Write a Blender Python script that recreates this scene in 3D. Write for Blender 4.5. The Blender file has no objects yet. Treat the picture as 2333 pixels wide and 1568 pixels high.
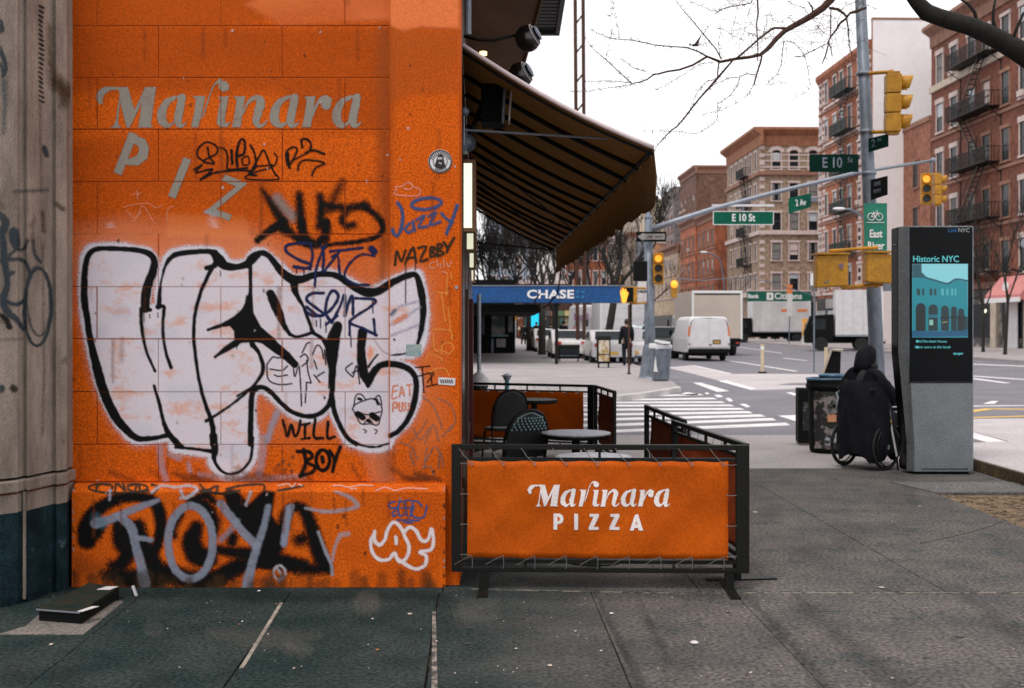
import bpy, math, random
import numpy as np
from mathutils import Vector, Matrix
random.seed(7)
rng = np.random.default_rng(11)
sc = bpy.context.scene
R = math.radians
# ------------------------------------------------------------------ camera
FL = 2592.0            # focal length in survey units (image 2333 wide)
CX, HZ, EYE = 1166.5, 742.0, 1.65
cam = bpy.data.cameras.new('camera'); cam_o = bpy.data.objects.new('camera', cam)
sc.collection.objects.link(cam_o); sc.camera = cam_o
cam.sensor_width = 36.0; cam.lens = 36.0*FL/2333.0
cam.shift_y = -(784.0-HZ)/2333.0
cam.clip_start = 0.1; cam.clip_end = 2000
cam_o.location = (0, 0, EYE); cam_o.rotation_euler = (R(90), 0, 0)
cam.dof.use_dof = True; cam.dof.focus_distance = 7.4; cam.dof.aperture_fstop = 3.6
# ------------------------------------------------------------------ world, overcast
w = bpy.data.worlds.new('World'); sc.world = w; w.use_nodes = True
nt = w.node_tree; nt.nodes.clear()
sky = nt.nodes.new('ShaderNodeTexSky'); sky.sky_type = 'NISHITA'; sky.sun_disc = False
SUN_EL, SUN_AZ = R(62), R(215)
sky.sun_elevation = SUN_EL; sky.sun_rotation = SUN_AZ
mx = nt.nodes.new('ShaderNodeMix'); mx.data_type = 'RGBA'; mx.inputs[0].default_value = 0.95
mx.inputs[7].default_value = (10.2, 10.05, 10.15, 1)
bg = nt.nodes.new('ShaderNodeBackground'); bg.inputs[1].default_value = 0.1
ow = nt.nodes.new('ShaderNodeOutputWorld')
nt.links.new(sky.outputs[0], mx.inputs[6]); nt.links.new(mx.outputs[2], bg.inputs[0]); nt.links.new(bg.outputs[0], ow.inputs[0])
sl = bpy.data.lights.new('sun', 'SUN'); sl.energy = 1.25; sl.angle = R(14); sl.color = (1, .95, .88)
so = bpy.data.objects.new('sun', sl); sc.collection.objects.link(so)
sd = Vector((math.sin(SUN_AZ)*math.cos(SUN_EL), math.cos(SUN_AZ)*math.cos(SUN_EL), math.sin(SUN_EL)))
so.rotation_euler = (-sd).to_track_quat('-Z', 'Y').to_euler()
so.location = (-4, -5, 12)
sc.view_settings.view_transform = 'Standard'; sc.view_settings.look = 'None'
sc.view_settings.exposure = 0.38; sc.view_settings.gamma = 1.0; sc.view_settings.use_curve_mapping = False
sc.cycles.transparent_max_bounces = 32
sc.cycles.max_bounces = 6
sc.render.film_transparent = False
# ------------------------------------------------------------------ survey helpers (place things where they stand)
def P(x, y, d): return Vector(((x-CX)*d/FL, d, EYE-(y-HZ)*d/FL))
def G(x, y, z=0.0):
    d = (EYE-z)*FL/(y-HZ); return Vector(((x-CX)*d/FL, d, z))
def ZZ(y, d): return EYE-(y-HZ)*d/FL
def XX(x, d): return (x-CX)*d/FL
# ------------------------------------------------------------------ mesh builder
class B:
    def __init__(s): s.v = []; s.f = []
    def add(s, vs, fs):
        n = len(s.v); s.v += [tuple(a) for a in vs]; s.f += [tuple(i+n for i in q) for q in fs]; return s
    def box(s, x0, x1, y0, y1, z0, z1, m=None):
        vs = [(x0,y0,z0),(x1,y0,z0),(x1,y1,z0),(x0,y1,z0),(x0,y0,z1),(x1,y0,z1),(x1,y1,z1),(x0,y1,z1)]
        if m is not None: vs = [m @ Vector(a) for a in vs]
        return s.add(vs, [(0,3,2,1),(4,5,6,7),(0,1,5,4),(1,2,6,5),(2,3,7,6),(3,0,4,7)])
    def cbox(s, c, sx, sy, sz, rz=0, rx=0, ry=0):
        m = Matrix.Translation(c) @ Matrix.Rotation(rz,4,'Z') @ Matrix.Rotation(rx,4,'X') @ Matrix.Rotation(ry,4,'Y')
        return s.box(-sx/2,sx/2,-sy/2,sy/2,-sz/2,sz/2,m)
    def prism(s, pts, z0, z1):
        n = len(pts); ar = sum(pts[i][0]*pts[(i+1)%n][1]-pts[(i+1)%n][0]*pts[i][1] for i in range(n))
        if ar < 0: pts = pts[::-1]
        vs = [(p[0],p[1],z0) for p in pts]+[(p[0],p[1],z1) for p in pts]
        return s.add(vs, [tuple(range(n))[::-1], tuple(range(n,2*n))]+[(i,(i+1)%n,n+(i+1)%n,n+i) for i in range(n)])
    def extr(s, prof, axis, a0, a1):
        """closed profile in the two other axes, swept along axis"""
        n = len(prof)
        def mk(p, a):
            return {'x':(a,p[0],p[1]),'y':(p[0],a,p[1]),'z':(p[0],p[1],a)}[axis]
        vs = [mk(p,a0) for p in prof]+[mk(p,a1) for p in prof]
        return s.add(vs, [tuple(range(n))[::-1], tuple(range(n,2*n))]+[(i,(i+1)%n,n+(i+1)%n,n+i) for i in range(n)])
    def tube(s, pts, r, n=8, cap=True):
        pts = [Vector(p) for p in pts]; k = len(pts)
        if not hasattr(r,'__len__'): r = [r]*k
        up = Vector((0,0,1)); vs = []; pu = None
        for i in range(k):
            t = (pts[min(i+1,k-1)]-pts[max(i-1,0)])
            if t.length < 1e-9: t = Vector((0,0,1))
            t.normalize()
            if pu is None:
                u = t.cross(up) if abs(t.z) < .95 else t.cross(Vector((1,0,0)))
            else: u = pu - t*pu.dot(t)
            if u.length < 1e-6: u = t.orthogonal()
            u.normalize(); pu = u; v = t.cross(u)
            for j in range(n):
                a = 2*math.pi*j/n; vs.append(pts[i]+(u*math.cos(a)+v*math.sin(a))*r[i])
        fs = [(i*n+j, i*n+(j+1)%n, (i+1)*n+(j+1)%n, (i+1)*n+j) for i in range(k-1) for j in range(n)]
        if cap: fs += [tuple(range(n))[::-1], tuple((k-1)*n+j for j in range(n))]
        return s.add(vs, fs)
    def cyl(s, a, b, r, n=12, r2=None): return s.tube([a,b],[r, r if r2 is None else r2],n)
    def bar(s, a, b, w_, h_=None):
        a, b = Vector(a), Vector(b); h_ = h_ or w_; t = (b-a); L = t.length; q = t.to_track_quat('Y','Z').to_matrix().to_4x4()
        m = Matrix.Translation((a+b)/2) @ q
        return s.box(-w_/2,w_/2,-L/2,L/2,-h_/2,h_/2,m)
    def lathe(s, prof, c=(0,0,0), n=24, axis='z'):
        vs = []
        for (r,z) in prof:
            for j in range(n):
                a = 2*math.pi*j/n
                if axis=='z': vs.append((c[0]+r*math.cos(a), c[1]+r*math.sin(a), c[2]+z))
                elif axis=='y': vs.append((c[0]+r*math.cos(a), c[1]+z, c[2]+r*math.sin(a)))
                else: vs.append((c[0]+z, c[1]+r*math.cos(a), c[2]+r*math.sin(a)))
        k = len(prof)
        fs = [(i*n+j, i*n+(j+1)%n, (i+1)*n+(j+1)%n, (i+1)*n+j) for i in range(k-1) for j in range(n)]
        if prof[0][0] > 1e-5: fs.append(tuple(range(n))[::-1])
        if prof[-1][0] > 1e-5: fs.append(tuple((k-1)*n+j for j in range(n)))
        return s.add(vs, fs)
    def ball(s, c, r, n=12, m=7, sc_=(1,1,1)):
        vs = []
        for i in range(m+1):
            t = math.pi*i/m
            for j in range(n):
                a = 2*math.pi*j/n
                vs.append((c[0]+r*sc_[0]*math.sin(t)*math.cos(a), c[1]+r*sc_[1]*math.sin(t)*math.sin(a), c[2]+r*sc_[2]*math.cos(t)))
        return s.add(vs, [(i*n+j,(i+1)*n+j,(i+1)*n+(j+1)%n,i*n+(j+1)%n) for i in range(m) for j in range(n)])
    def torus(s, c, Rr, r, axis='x', n=28, k=8, a0=0, a1=2*math.pi):
        full = abs(a1-a0-2*math.pi) < 1e-6; vs = []; N = n if full else n+1
        for i in range(N):
            a = a0+(a1-a0)*i/n
            for j in range(k):
                b = 2*math.pi*j/k; q = Rr+r*math.cos(b); z = r*math.sin(b)
                if axis=='x': vs.append((c[0]+z, c[1]+q*math.cos(a), c[2]+q*math.sin(a)))
                elif axis=='y': vs.append((c[0]+q*math.cos(a), c[1]+z, c[2]+q*math.sin(a)))
                else: vs.append((c[0]+q*math.cos(a), c[1]+q*math.sin(a), c[2]+z))
        return s.add(vs, [(i*k+j,((i+1)%N)*k+j,((i+1)%N)*k+(j+1)%k,i*k+(j+1)%k) for i in range(n if full else N-1) for j in range(k)])
    def xf(s, m): s.v = [tuple(m @ Vector(a)) for a in s.v]; return s
def mesh(name, b, mat, smooth=False, off=None):
    me = bpy.data.meshes.new(name)
    vs = b.v if off is None else [(a[0]-off[0],a[1]-off[1],a[2]-off[2]) for a in b.v]
    me.from_pydata(vs, [], b.f); me.update()
    if mat: me.materials.append(mat)
    if smooth:
        me.polygons.foreach_set('use_smooth', [True]*len(me.polygons))
    return me
def part(name, b, mat, parent=None, smooth=False, bevel=0, label=None, loc=None, rz=0):
    """mesh child. Builders of things made with world=True give world coordinates."""
    off = None
    if parent is not None:
        r = parent
        while r.parent: r = r.parent
        if r.get('_w'): off = r.location
    if isinstance(b, bpy.types.Mesh): me = b
    else: me = mesh(name, b, mat, smooth, off)
    o = bpy.data.objects.new(name, me); sc.collection.objects.link(o)
    if parent is not None: o.parent = parent
    if loc is not None: o.location = loc
    if rz: o.rotation_euler = (0,0,rz)
    if bevel:
        m = o.modifiers.new('bevel','BEVEL'); m.width = bevel; m.segments = 2; m.limit_method = 'ANGLE'; m.angle_limit = R(40)
    if label: o['label'] = label
    return o
def smooth_angle(o, deg=40):
    me = o.data
    me.polygons.foreach_set('use_smooth', [True]*len(me.polygons))
    try: me.set_sharp_from_angle(angle=R(deg))
    except Exception: pass
def thing(name, label, cat, loc=(0,0,0), rz=0, group=None, world=False, kind=None):
    o = bpy.data.objects.new(name, None); sc.collection.objects.link(o)
    o.location = loc; o.rotation_euler = (0,0,rz); o.empty_display_size = .1
    if kind: o['kind'] = kind
    else: o['label'] = label; o['category'] = cat
    if group: o['group'] = group
    if world: o['_w'] = 1
    return o
def single(name, b, mat, label, cat, group=None, smooth=False, bevel=0, kind=None):
    xs = [a[0] for a in b.v]; ys = [a[1] for a in b.v]; zs = [a[2] for a in b.v]
    c = ((min(xs)+max(xs))/2, (min(ys)+max(ys))/2, min(zs))
    o = bpy.data.objects.new(name, mesh(name, b, mat, smooth, c)); sc.collection.objects.link(o); o.location = c
    if cat: o['label'] = label; o['category'] = cat
    if kind: o['kind'] = kind
    if group: o['group'] = group
    if bevel:
        m = o.modifiers.new('bevel','BEVEL'); m.width = bevel; m.segments = 2; m.limit_method = 'ANGLE'; m.angle_limit = R(40)
    return o
def struct(name, b, mat, parent=None):
    if parent is None: return single(name, b, mat, None, None, kind='structure')
    return part(name, b, mat, parent)
def copy_tree(o, parent=None):
    c = o.copy(); sc.collection.objects.link(c)
    if parent is not None: c.parent = parent
    for ch in list(o.children): copy_tree(ch, c)
    return c
def text_mesh(body, size, mat, extrude=.004, bold=0, xs=1.0, spacing=1.0, align='CENTER'):
    cu = bpy.data.curves.new('text', 'FONT'); cu.body = body; cu.size = size; cu.extrude = extrude
    cu.offset = bold; cu.align_x = align; cu.align_y = 'CENTER'; cu.space_character = spacing; cu.resolution_u = 3
    o = bpy.data.objects.new('text', cu); sc.collection.objects.link(o)
    dg = bpy.context.evaluated_depsgraph_get(); me = bpy.data.meshes.new_from_object(o.evaluated_get(dg))
    bpy.data.objects.remove(o); bpy.data.curves.remove(cu)
    me.materials.clear(); me.materials.append(mat)
    me.transform(Matrix.Scale(xs,4,(1,0,0)))
    return me
def lettering(body, size, mat, loc, parent, rot=(R(90),0,0), **k):
    me = text_mesh(body, size, mat, **k)
    o = bpy.data.objects.new('lettering', me); sc.collection.objects.link(o); o.parent = parent
    r = parent
    while r.parent: r = r.parent
    if r.get('_w'): loc = Vector(loc)-r.location
    o.location = loc; o.rotation_euler = rot; return o
# ------------------------------------------------------------------ materials
def lin(r,g,b):
    f = lambda c: (c/255/12.92) if c/255 <= .04045 else ((c/255+.055)/1.055)**2.4
    return (f(r),f(g),f(b))
def pm(name, base, base2=None, rough=.7, metal=0, scale=6, detail=6, bump=0, bscale=60, grain=0, gscale=120, spec=.4, emis=None, estr=0, contrast=(.35,.65), stretch=(1,1,1), spots=None, coat=0):
    m = bpy.data.materials.new(name); m.use_nodes = True; t = m.node_tree; n = t.nodes; l = t.links
    b = n['Principled BSDF']; b.inputs['Roughness'].default_value = rough; b.inputs['Metallic'].default_value = metal
    b.inputs['Specular IOR Level'].default_value = spec
    if coat: b.inputs['Coat Weight'].default_value = coat
    geo = n.new('ShaderNodeNewGeometry'); mp = n.new('ShaderNodeMapping'); mp.inputs['Scale'].default_value = stretch
    l.new(geo.outputs['Position'], mp.inputs[0])
    if base2 is None: base2 = tuple(c*.82 for c in base)
    nz = n.new('ShaderNodeTexNoise'); nz.inputs['Scale'].default_value = scale; nz.inputs['Detail'].default_value = detail; nz.inputs['Roughness'].default_value = .62
    l.new(mp.outputs[0], nz.inputs['Vector'])
    mr = n.new('ShaderNodeMapRange'); mr.inputs[1].default_value = contrast[0]; mr.inputs[2].default_value = contrast[1]
    l.new(nz.outputs[0], mr.inputs[0])
    mix = n.new('ShaderNodeMix'); mix.data_type = 'RGBA'; mix.inputs[6].default_value = (*base,1); mix.inputs[7].default_value = (*base2,1)
    l.new(mr.outputs[0], mix.inputs[0]); col = mix.outputs[2]
    if spots:
        sp_scale, sp_thr, sp_col, sp_mix = spots
        v = n.new('ShaderNodeTexNoise'); v.inputs['Scale'].default_value = sp_scale; v.inputs['Detail'].default_value = 3
        l.new(geo.outputs['Position'], v.inputs['Vector'])
        r2 = n.new('ShaderNodeMapRange'); r2.inputs[1].default_value = sp_thr; r2.inputs[2].default_value = sp_thr+.05; r2.inputs[4].default_value = sp_mix
        l.new(v.outputs[0], r2.inputs[0])
        mm = n.new('ShaderNodeMix'); mm.data_type = 'RGBA'; l.new(r2.outputs[0], mm.inputs[0]); l.new(col, mm.inputs[6]); mm.inputs[7].default_value = (*sp_col,1); col = mm.outputs[2]
    if grain:
        g = n.new('ShaderNodeTexNoise'); g.inputs['Scale'].default_value = gscale; g.inputs['Detail'].default_value = 1.5
        l.new(geo.outputs['Position'], g.inputs['Vector'])
        r3 = n.new('ShaderNodeMapRange'); r3.inputs[1].default_value = .3; r3.inputs[2].default_value = .7; r3.inputs[3].default_value = 1-grain; r3.inputs[4].default_value = 1+grain
        l.new(g.outputs[0], r3.inputs[0])
        vm = n.new('ShaderNodeVectorMath'); vm.operation = 'SCALE'; l.new(col, vm.inputs[0]); l.new(r3.outputs[0], vm.inputs['Scale']); col = vm.outputs[0]
    l.new(col, b.inputs['Base Color'])
    if bump:
        bn = n.new('ShaderNodeTexNoise'); bn.inputs['Scale'].default_value = bscale; bn.inputs['Detail'].default_value = 5
        l.new(mp.outputs[0], bn.inputs['Vector'])
        bb = n.new('ShaderNodeBump'); bb.inputs['Strength'].default_value = bump; bb.inputs['Distance'].default_value = .01
        l.new(bn.outputs[0], bb.inputs['Height']); l.new(bb.outputs[0], b.inputs['Normal'])
    if emis is not None:
        b.inputs['Emission Color'].default_value = (*emis,1); b.inputs['Emission Strength'].default_value = estr
    return m
M = {}
ORA = (.57,.094,.0025); ORA2 = (.62,.115,.010)
M['orange'] = pm('painted_orange_block', ORA, (.52,.083,.002), .75, spec=.12, scale=2.2, grain=.30, gscale=75, bump=.35, bscale=90, contrast=(.3,.7))
M['orange_base'] = pm('painted_orange_base', (.58,.10,.0025), (.46,.072,.002), .72, spec=.12, scale=3, grain=.30, gscale=75, bump=.2, bscale=60)
M['mortar'] = pm('dark_mortar', (.28,.05,.006), (.12,.02,.004), .9)
M['stone'] = pm('weathered_stone', (.335,.272,.225), (.175,.142,.115), .85, scale=3.5, stretch=(1.5,1.5,.5), grain=.22, gscale=120, bump=.6, bscale=40, spots=(5,.63,(.09,.06,.03),.55))
M['stone_blue'] = pm('blue_black_painted_stone', (.014,.034,.044), (.005,.013,.017), .75, spec=.1, scale=5, grain=.5, gscale=110, bump=.3, spots=(9,.66,(.09,.13,.15),.5))
M['facade'] = pm('dark_brown_facade', (.075,.03,.014), (.03,.012,.006), .6, scale=4)
M['soffit'] = pm('brown_soffit', (.23,.12,.055), (.14,.07,.03), .6, scale=3, stretch=(1,.3,1), grain=.2, gscale=60)
M['black'] = pm('black_metal', (.0035,.0045,.004), (.007,.0065,.005), .5, metal=0, scale=9, spec=.22)
M['black_matte'] = pm('black_matte', (.005,.006,.0055), None, .8, scale=9, spec=.15)
M['steel'] = pm('galvanised_steel', (.30,.325,.37), (.2,.22,.26), .45, metal=.55, scale=14, contrast=(.3,.7))
M['pole'] = pm('grey_pole_paint', (.19,.215,.255), (.10,.12,.15), .5, metal=.35, scale=9, stretch=(1,1,.5), grain=.15, gscale=60)
M['white'] = pm('white_paint', (.66,.64,.66), (.56,.54,.555), .45, scale=3)
M['rail'] = pm('awning_white_edge', (.66,.55,.56), (.55,.46,.46), .6, scale=8)
M['cream'] = pm('cream_stone', (.55,.47,.38), (.42,.35,.28), .8, scale=1.5, grain=.15, gscale=8)
M['glass'] = pm('window_glass', (.015,.02,.025), (.008,.01,.013), .25, spec=.25, scale=2)
M['glass_light'] = pm('window_blind', (.50,.53,.57), (.32,.36,.40), .4, scale=1.2)
M['frame_dark'] = pm('window_frame', (.05,.045,.045), None, .6)
def mort():
    pass
M['fabric'] = pm('brown_awning_canvas', (.115,.066,.030), (.08,.045,.02), .9, scale=5, grain=.45, gscale=45)
_t = M['fabric'].node_tree; _p = _t.nodes['Principled BSDF']; _o = [n for n in _t.nodes if n.type=='OUTPUT_MATERIAL'][0]
_tr = _t.nodes.new('ShaderNodeBsdfTranslucent'); _tr.inputs[0].default_value = (.52,.34,.17,1); _mx = _t.nodes.new('ShaderNodeMixShader'); _mx.inputs[0].default_value = .30
_t.links.new(_p.outputs[0], _mx.inputs[1]); _t.links.new(_tr.outputs[0], _mx.inputs[2]); _t.links.new(_mx.outputs[0], _o.inputs[0])
M['screen_glass'] = pm('kiosk_black_glass', (.004,.005,.006), None, .3, spec=.12)
M['alu'] = pm('kiosk_aluminium', (.20,.218,.232), (.165,.182,.194), .5, metal=.35, scale=5, grain=.25, gscale=60)
M['yellow'] = pm('signal_yellow', (.50,.24,.012), (.36,.16,.008), .5, scale=6, grain=.2, gscale=40)
M['green_sign'] = pm('street_sign_green', (.0,.105,.06), (.0,.075,.045), .6, spec=.15, scale=3)
M['green_dark'] = pm('street_sign_green_dull', (.0,.022,.014), (.0,.014,.010), .7, spec=.1, scale=3)
M['letter'] = pm('letter_white', (.75,.75,.75), (.7,.7,.7), .5)
M['asphalt'] = pm('road_asphalt', (.19,.178,.198), (.14,.134,.152), .8, scale=.5, grain=.22, gscale=25, bump=.2, bscale=80)
M['mark'] = pm('road_marking_white', (.80,.76,.77), (.62,.58,.59), .7, scale=2.5, grain=.1, gscale=30)
M['mark_y'] = pm('road_marking_yellow', (.75,.47,.10), (.6,.37,.09), .7, scale=2.5)
M['pale'] = pm('pale_concrete', (.50,.45,.46), (.42,.38,.385), .85, scale=.8, grain=.15, gscale=25)
M['farwalk'] = pm('far_sidewalk', (.36,.32,.325), (.27,.24,.245), .85, scale=.5, grain=.2, gscale=20)
M['kerb'] = pm('kerb_stone', (.52,.49,.49), (.4,.37,.37), .8, scale=2)
M['walk_mid'] = pm('sidewalk_grey', (.150,.138,.130), (.094,.094,.094), .8, scale=1.6, grain=.5, gscale=42, bump=.5, bscale=70, spots=(3.2,.60,(.07,.085,.09),.55))
M['walk_light'] = pm('sidewalk_light', (.33,.295,.295), (.26,.235,.238), .8, scale=.9, grain=.28, gscale=34, bump=.3)
M['walk_warm'] = pm('sidewalk_warm_grey', (.175,.16,.142), (.11,.112,.108), .8, scale=2.2, grain=.55, gscale=42, bump=.5, bscale=70, spots=(3.4,.58,(.045,.06,.065),.6))
M['walk_dark'] = pm('sidewalk_dark_teal', (.026,.055,.055), (.016,.032,.033), .72, scale=1.8, grain=.6, gscale=45, bump=.45, bscale=60, spots=(2.1,.62,(.10,.10,.095),.45))
M['walk_dark2'] = pm('sidewalk_dark_mixed', (.048,.073,.074), (.028,.045,.047), .72, scale=1.8, grain=.6, gscale=45, bump=.45, bscale=60, spots=(2.4,.58,(.12,.115,.11),.5))
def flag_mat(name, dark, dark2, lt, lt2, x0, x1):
    # one concrete, darker and greener toward the wall side
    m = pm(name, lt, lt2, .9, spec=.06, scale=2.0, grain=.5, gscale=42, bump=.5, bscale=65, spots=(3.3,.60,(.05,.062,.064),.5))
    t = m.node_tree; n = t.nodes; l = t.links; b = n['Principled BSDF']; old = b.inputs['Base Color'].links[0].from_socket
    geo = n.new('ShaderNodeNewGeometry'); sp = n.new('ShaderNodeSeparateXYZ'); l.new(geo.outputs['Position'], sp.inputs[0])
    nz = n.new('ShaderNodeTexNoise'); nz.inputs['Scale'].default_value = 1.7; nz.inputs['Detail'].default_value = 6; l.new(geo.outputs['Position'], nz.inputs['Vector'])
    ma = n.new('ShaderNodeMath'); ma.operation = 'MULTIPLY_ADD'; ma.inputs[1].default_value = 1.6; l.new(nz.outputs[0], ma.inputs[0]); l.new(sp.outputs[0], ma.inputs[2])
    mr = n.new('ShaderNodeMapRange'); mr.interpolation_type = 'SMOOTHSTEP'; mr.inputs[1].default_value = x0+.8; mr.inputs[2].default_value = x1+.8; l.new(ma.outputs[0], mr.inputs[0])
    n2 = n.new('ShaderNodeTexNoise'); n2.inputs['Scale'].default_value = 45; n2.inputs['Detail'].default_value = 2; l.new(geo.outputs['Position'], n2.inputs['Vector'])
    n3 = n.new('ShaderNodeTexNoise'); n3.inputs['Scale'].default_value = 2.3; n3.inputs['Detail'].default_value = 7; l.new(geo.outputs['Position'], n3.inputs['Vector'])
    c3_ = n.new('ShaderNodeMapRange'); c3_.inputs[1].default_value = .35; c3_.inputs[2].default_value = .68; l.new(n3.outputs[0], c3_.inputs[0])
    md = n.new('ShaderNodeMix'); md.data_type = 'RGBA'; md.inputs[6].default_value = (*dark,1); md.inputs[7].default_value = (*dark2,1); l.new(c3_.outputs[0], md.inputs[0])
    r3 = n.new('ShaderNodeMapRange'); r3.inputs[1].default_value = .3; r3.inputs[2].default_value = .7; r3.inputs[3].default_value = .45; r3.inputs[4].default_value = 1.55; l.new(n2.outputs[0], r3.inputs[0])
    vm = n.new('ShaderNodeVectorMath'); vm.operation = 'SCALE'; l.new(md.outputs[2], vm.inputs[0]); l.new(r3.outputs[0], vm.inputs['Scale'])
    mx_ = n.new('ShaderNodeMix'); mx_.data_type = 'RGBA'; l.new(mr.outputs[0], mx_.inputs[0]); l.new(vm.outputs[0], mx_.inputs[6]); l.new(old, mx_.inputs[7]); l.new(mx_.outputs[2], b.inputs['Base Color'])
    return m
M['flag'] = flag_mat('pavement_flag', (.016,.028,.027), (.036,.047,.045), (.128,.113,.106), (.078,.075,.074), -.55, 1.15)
M['joint'] = pm('joint_sand', (.26,.22,.185), (.05,.05,.047), .9, scale=14, contrast=(.42,.56))
M['soil'] = pm('tree_pit_soil', (.22,.15,.085), (.09,.06,.04), .95, scale=9, grain=.5, gscale=40, bump=1, bscale=25)
M['bark'] = pm('tree_bark_dark', (.014,.011,.009), (.006,.005,.004), .9, scale=14, bump=.8, bscale=35)
M['bark_red'] = pm('twig_bark', (.085,.034,.022), (.035,.018,.012), .9, scale=14)
M['bark_far'] = pm('far_tree_bark', (.022,.018,.015), (.012,.011,.01), .9, scale=4)
M['cloth_dark'] = pm('dark_coat', (.004,.005,.008), (.008,.009,.014), .85, spec=.2, scale=14, bump=.5, bscale=12)
M['cloth_navy'] = pm('navy_coat', (.02,.03,.06), (.012,.018,.03), .85, scale=14)
M['skin'] = pm('skin', (.42,.24,.17), None, .6)
M['hair'] = pm('dark_hair', (.02,.013,.01), None, .7)
M['rubber'] = pm('tyre_rubber', (.012,.012,.013), None, .75)
M['hub'] = pm('wheel_hub', (.45,.45,.46), None, .5, metal=.5)
M['amber'] = pm('lit_amber', (.9,.35,.03), None, .5, emis=(1,.33,.03), estr=1.1)
M['lens_off'] = pm('dark_lens', (.01,.01,.01), None, .3)
M['mortar_dark'] = pm('crack_dark', (.02,.022,.022), None, .9)
M['white_dull'] = pm('dull_white_truck', (.62,.60,.61), (.50,.48,.49), .6, scale=.9)
for _k in ('white',): pass
M['trunk_brown'] = pm('brown_wool', (.09,.05,.03), None, .9)
# ------------------------------------------------------------------ paint raster: thin sprayed or brushed coats lying on a wall
def catmull(pts, r, k=7):
    pts = np.array(pts, float); n = len(pts)
    r = np.full(n, r, float) if not hasattr(r,'__len__') else np.interp(np.linspace(0,1,n), np.linspace(0,1,len(r)), r)
    if n < 3: return pts, r
    P0 = np.vstack([2*pts[0]-pts[1], pts, 2*pts[-1]-pts[-2]]); out = []; ro = []
    for i in range(n-1):
        a,b,c,d = P0[i],P0[i+1],P0[i+2],P0[i+3]
        for t in np.linspace(0,1,k,endpoint=False):
            out.append(.5*((2*b)+(-a+c)*t+(2*a-5*b+4*c-d)*t*t+(-a+3*b-3*c+d)*t**3)); ro.append(r[i]*(1-t)+r[i+1]*t)
    out.append(pts[-1]); ro.append(r[-1]); return np.array(out), np.array(ro)
def vnoise(shape, sx, sy, seed):
    g = np.random.default_rng(seed); h, w_ = shape
    a = g.random((int(h/sy)+3, int(w_/sx)+3))
    yy = np.arange(h)/sy; xx = np.arange(w_)/sx; yi = yy.astype(int); xi = xx.astype(int); fy = (yy-yi)[:,None]; fx = (xx-xi)[None,:]
    fy = fy*fy*(3-2*fy); fx = fx*fx*(3-2*fx)
    A = a[np.ix_(yi,xi)]; Bb = a[np.ix_(yi,xi+1)]; C = a[np.ix_(yi+1,xi)]; D = a[np.ix_(yi+1,xi+1)]
    return (A*(1-fx)+Bb*fx)*(1-fy)+(C*(1-fx)+D*fx)*fy
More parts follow.
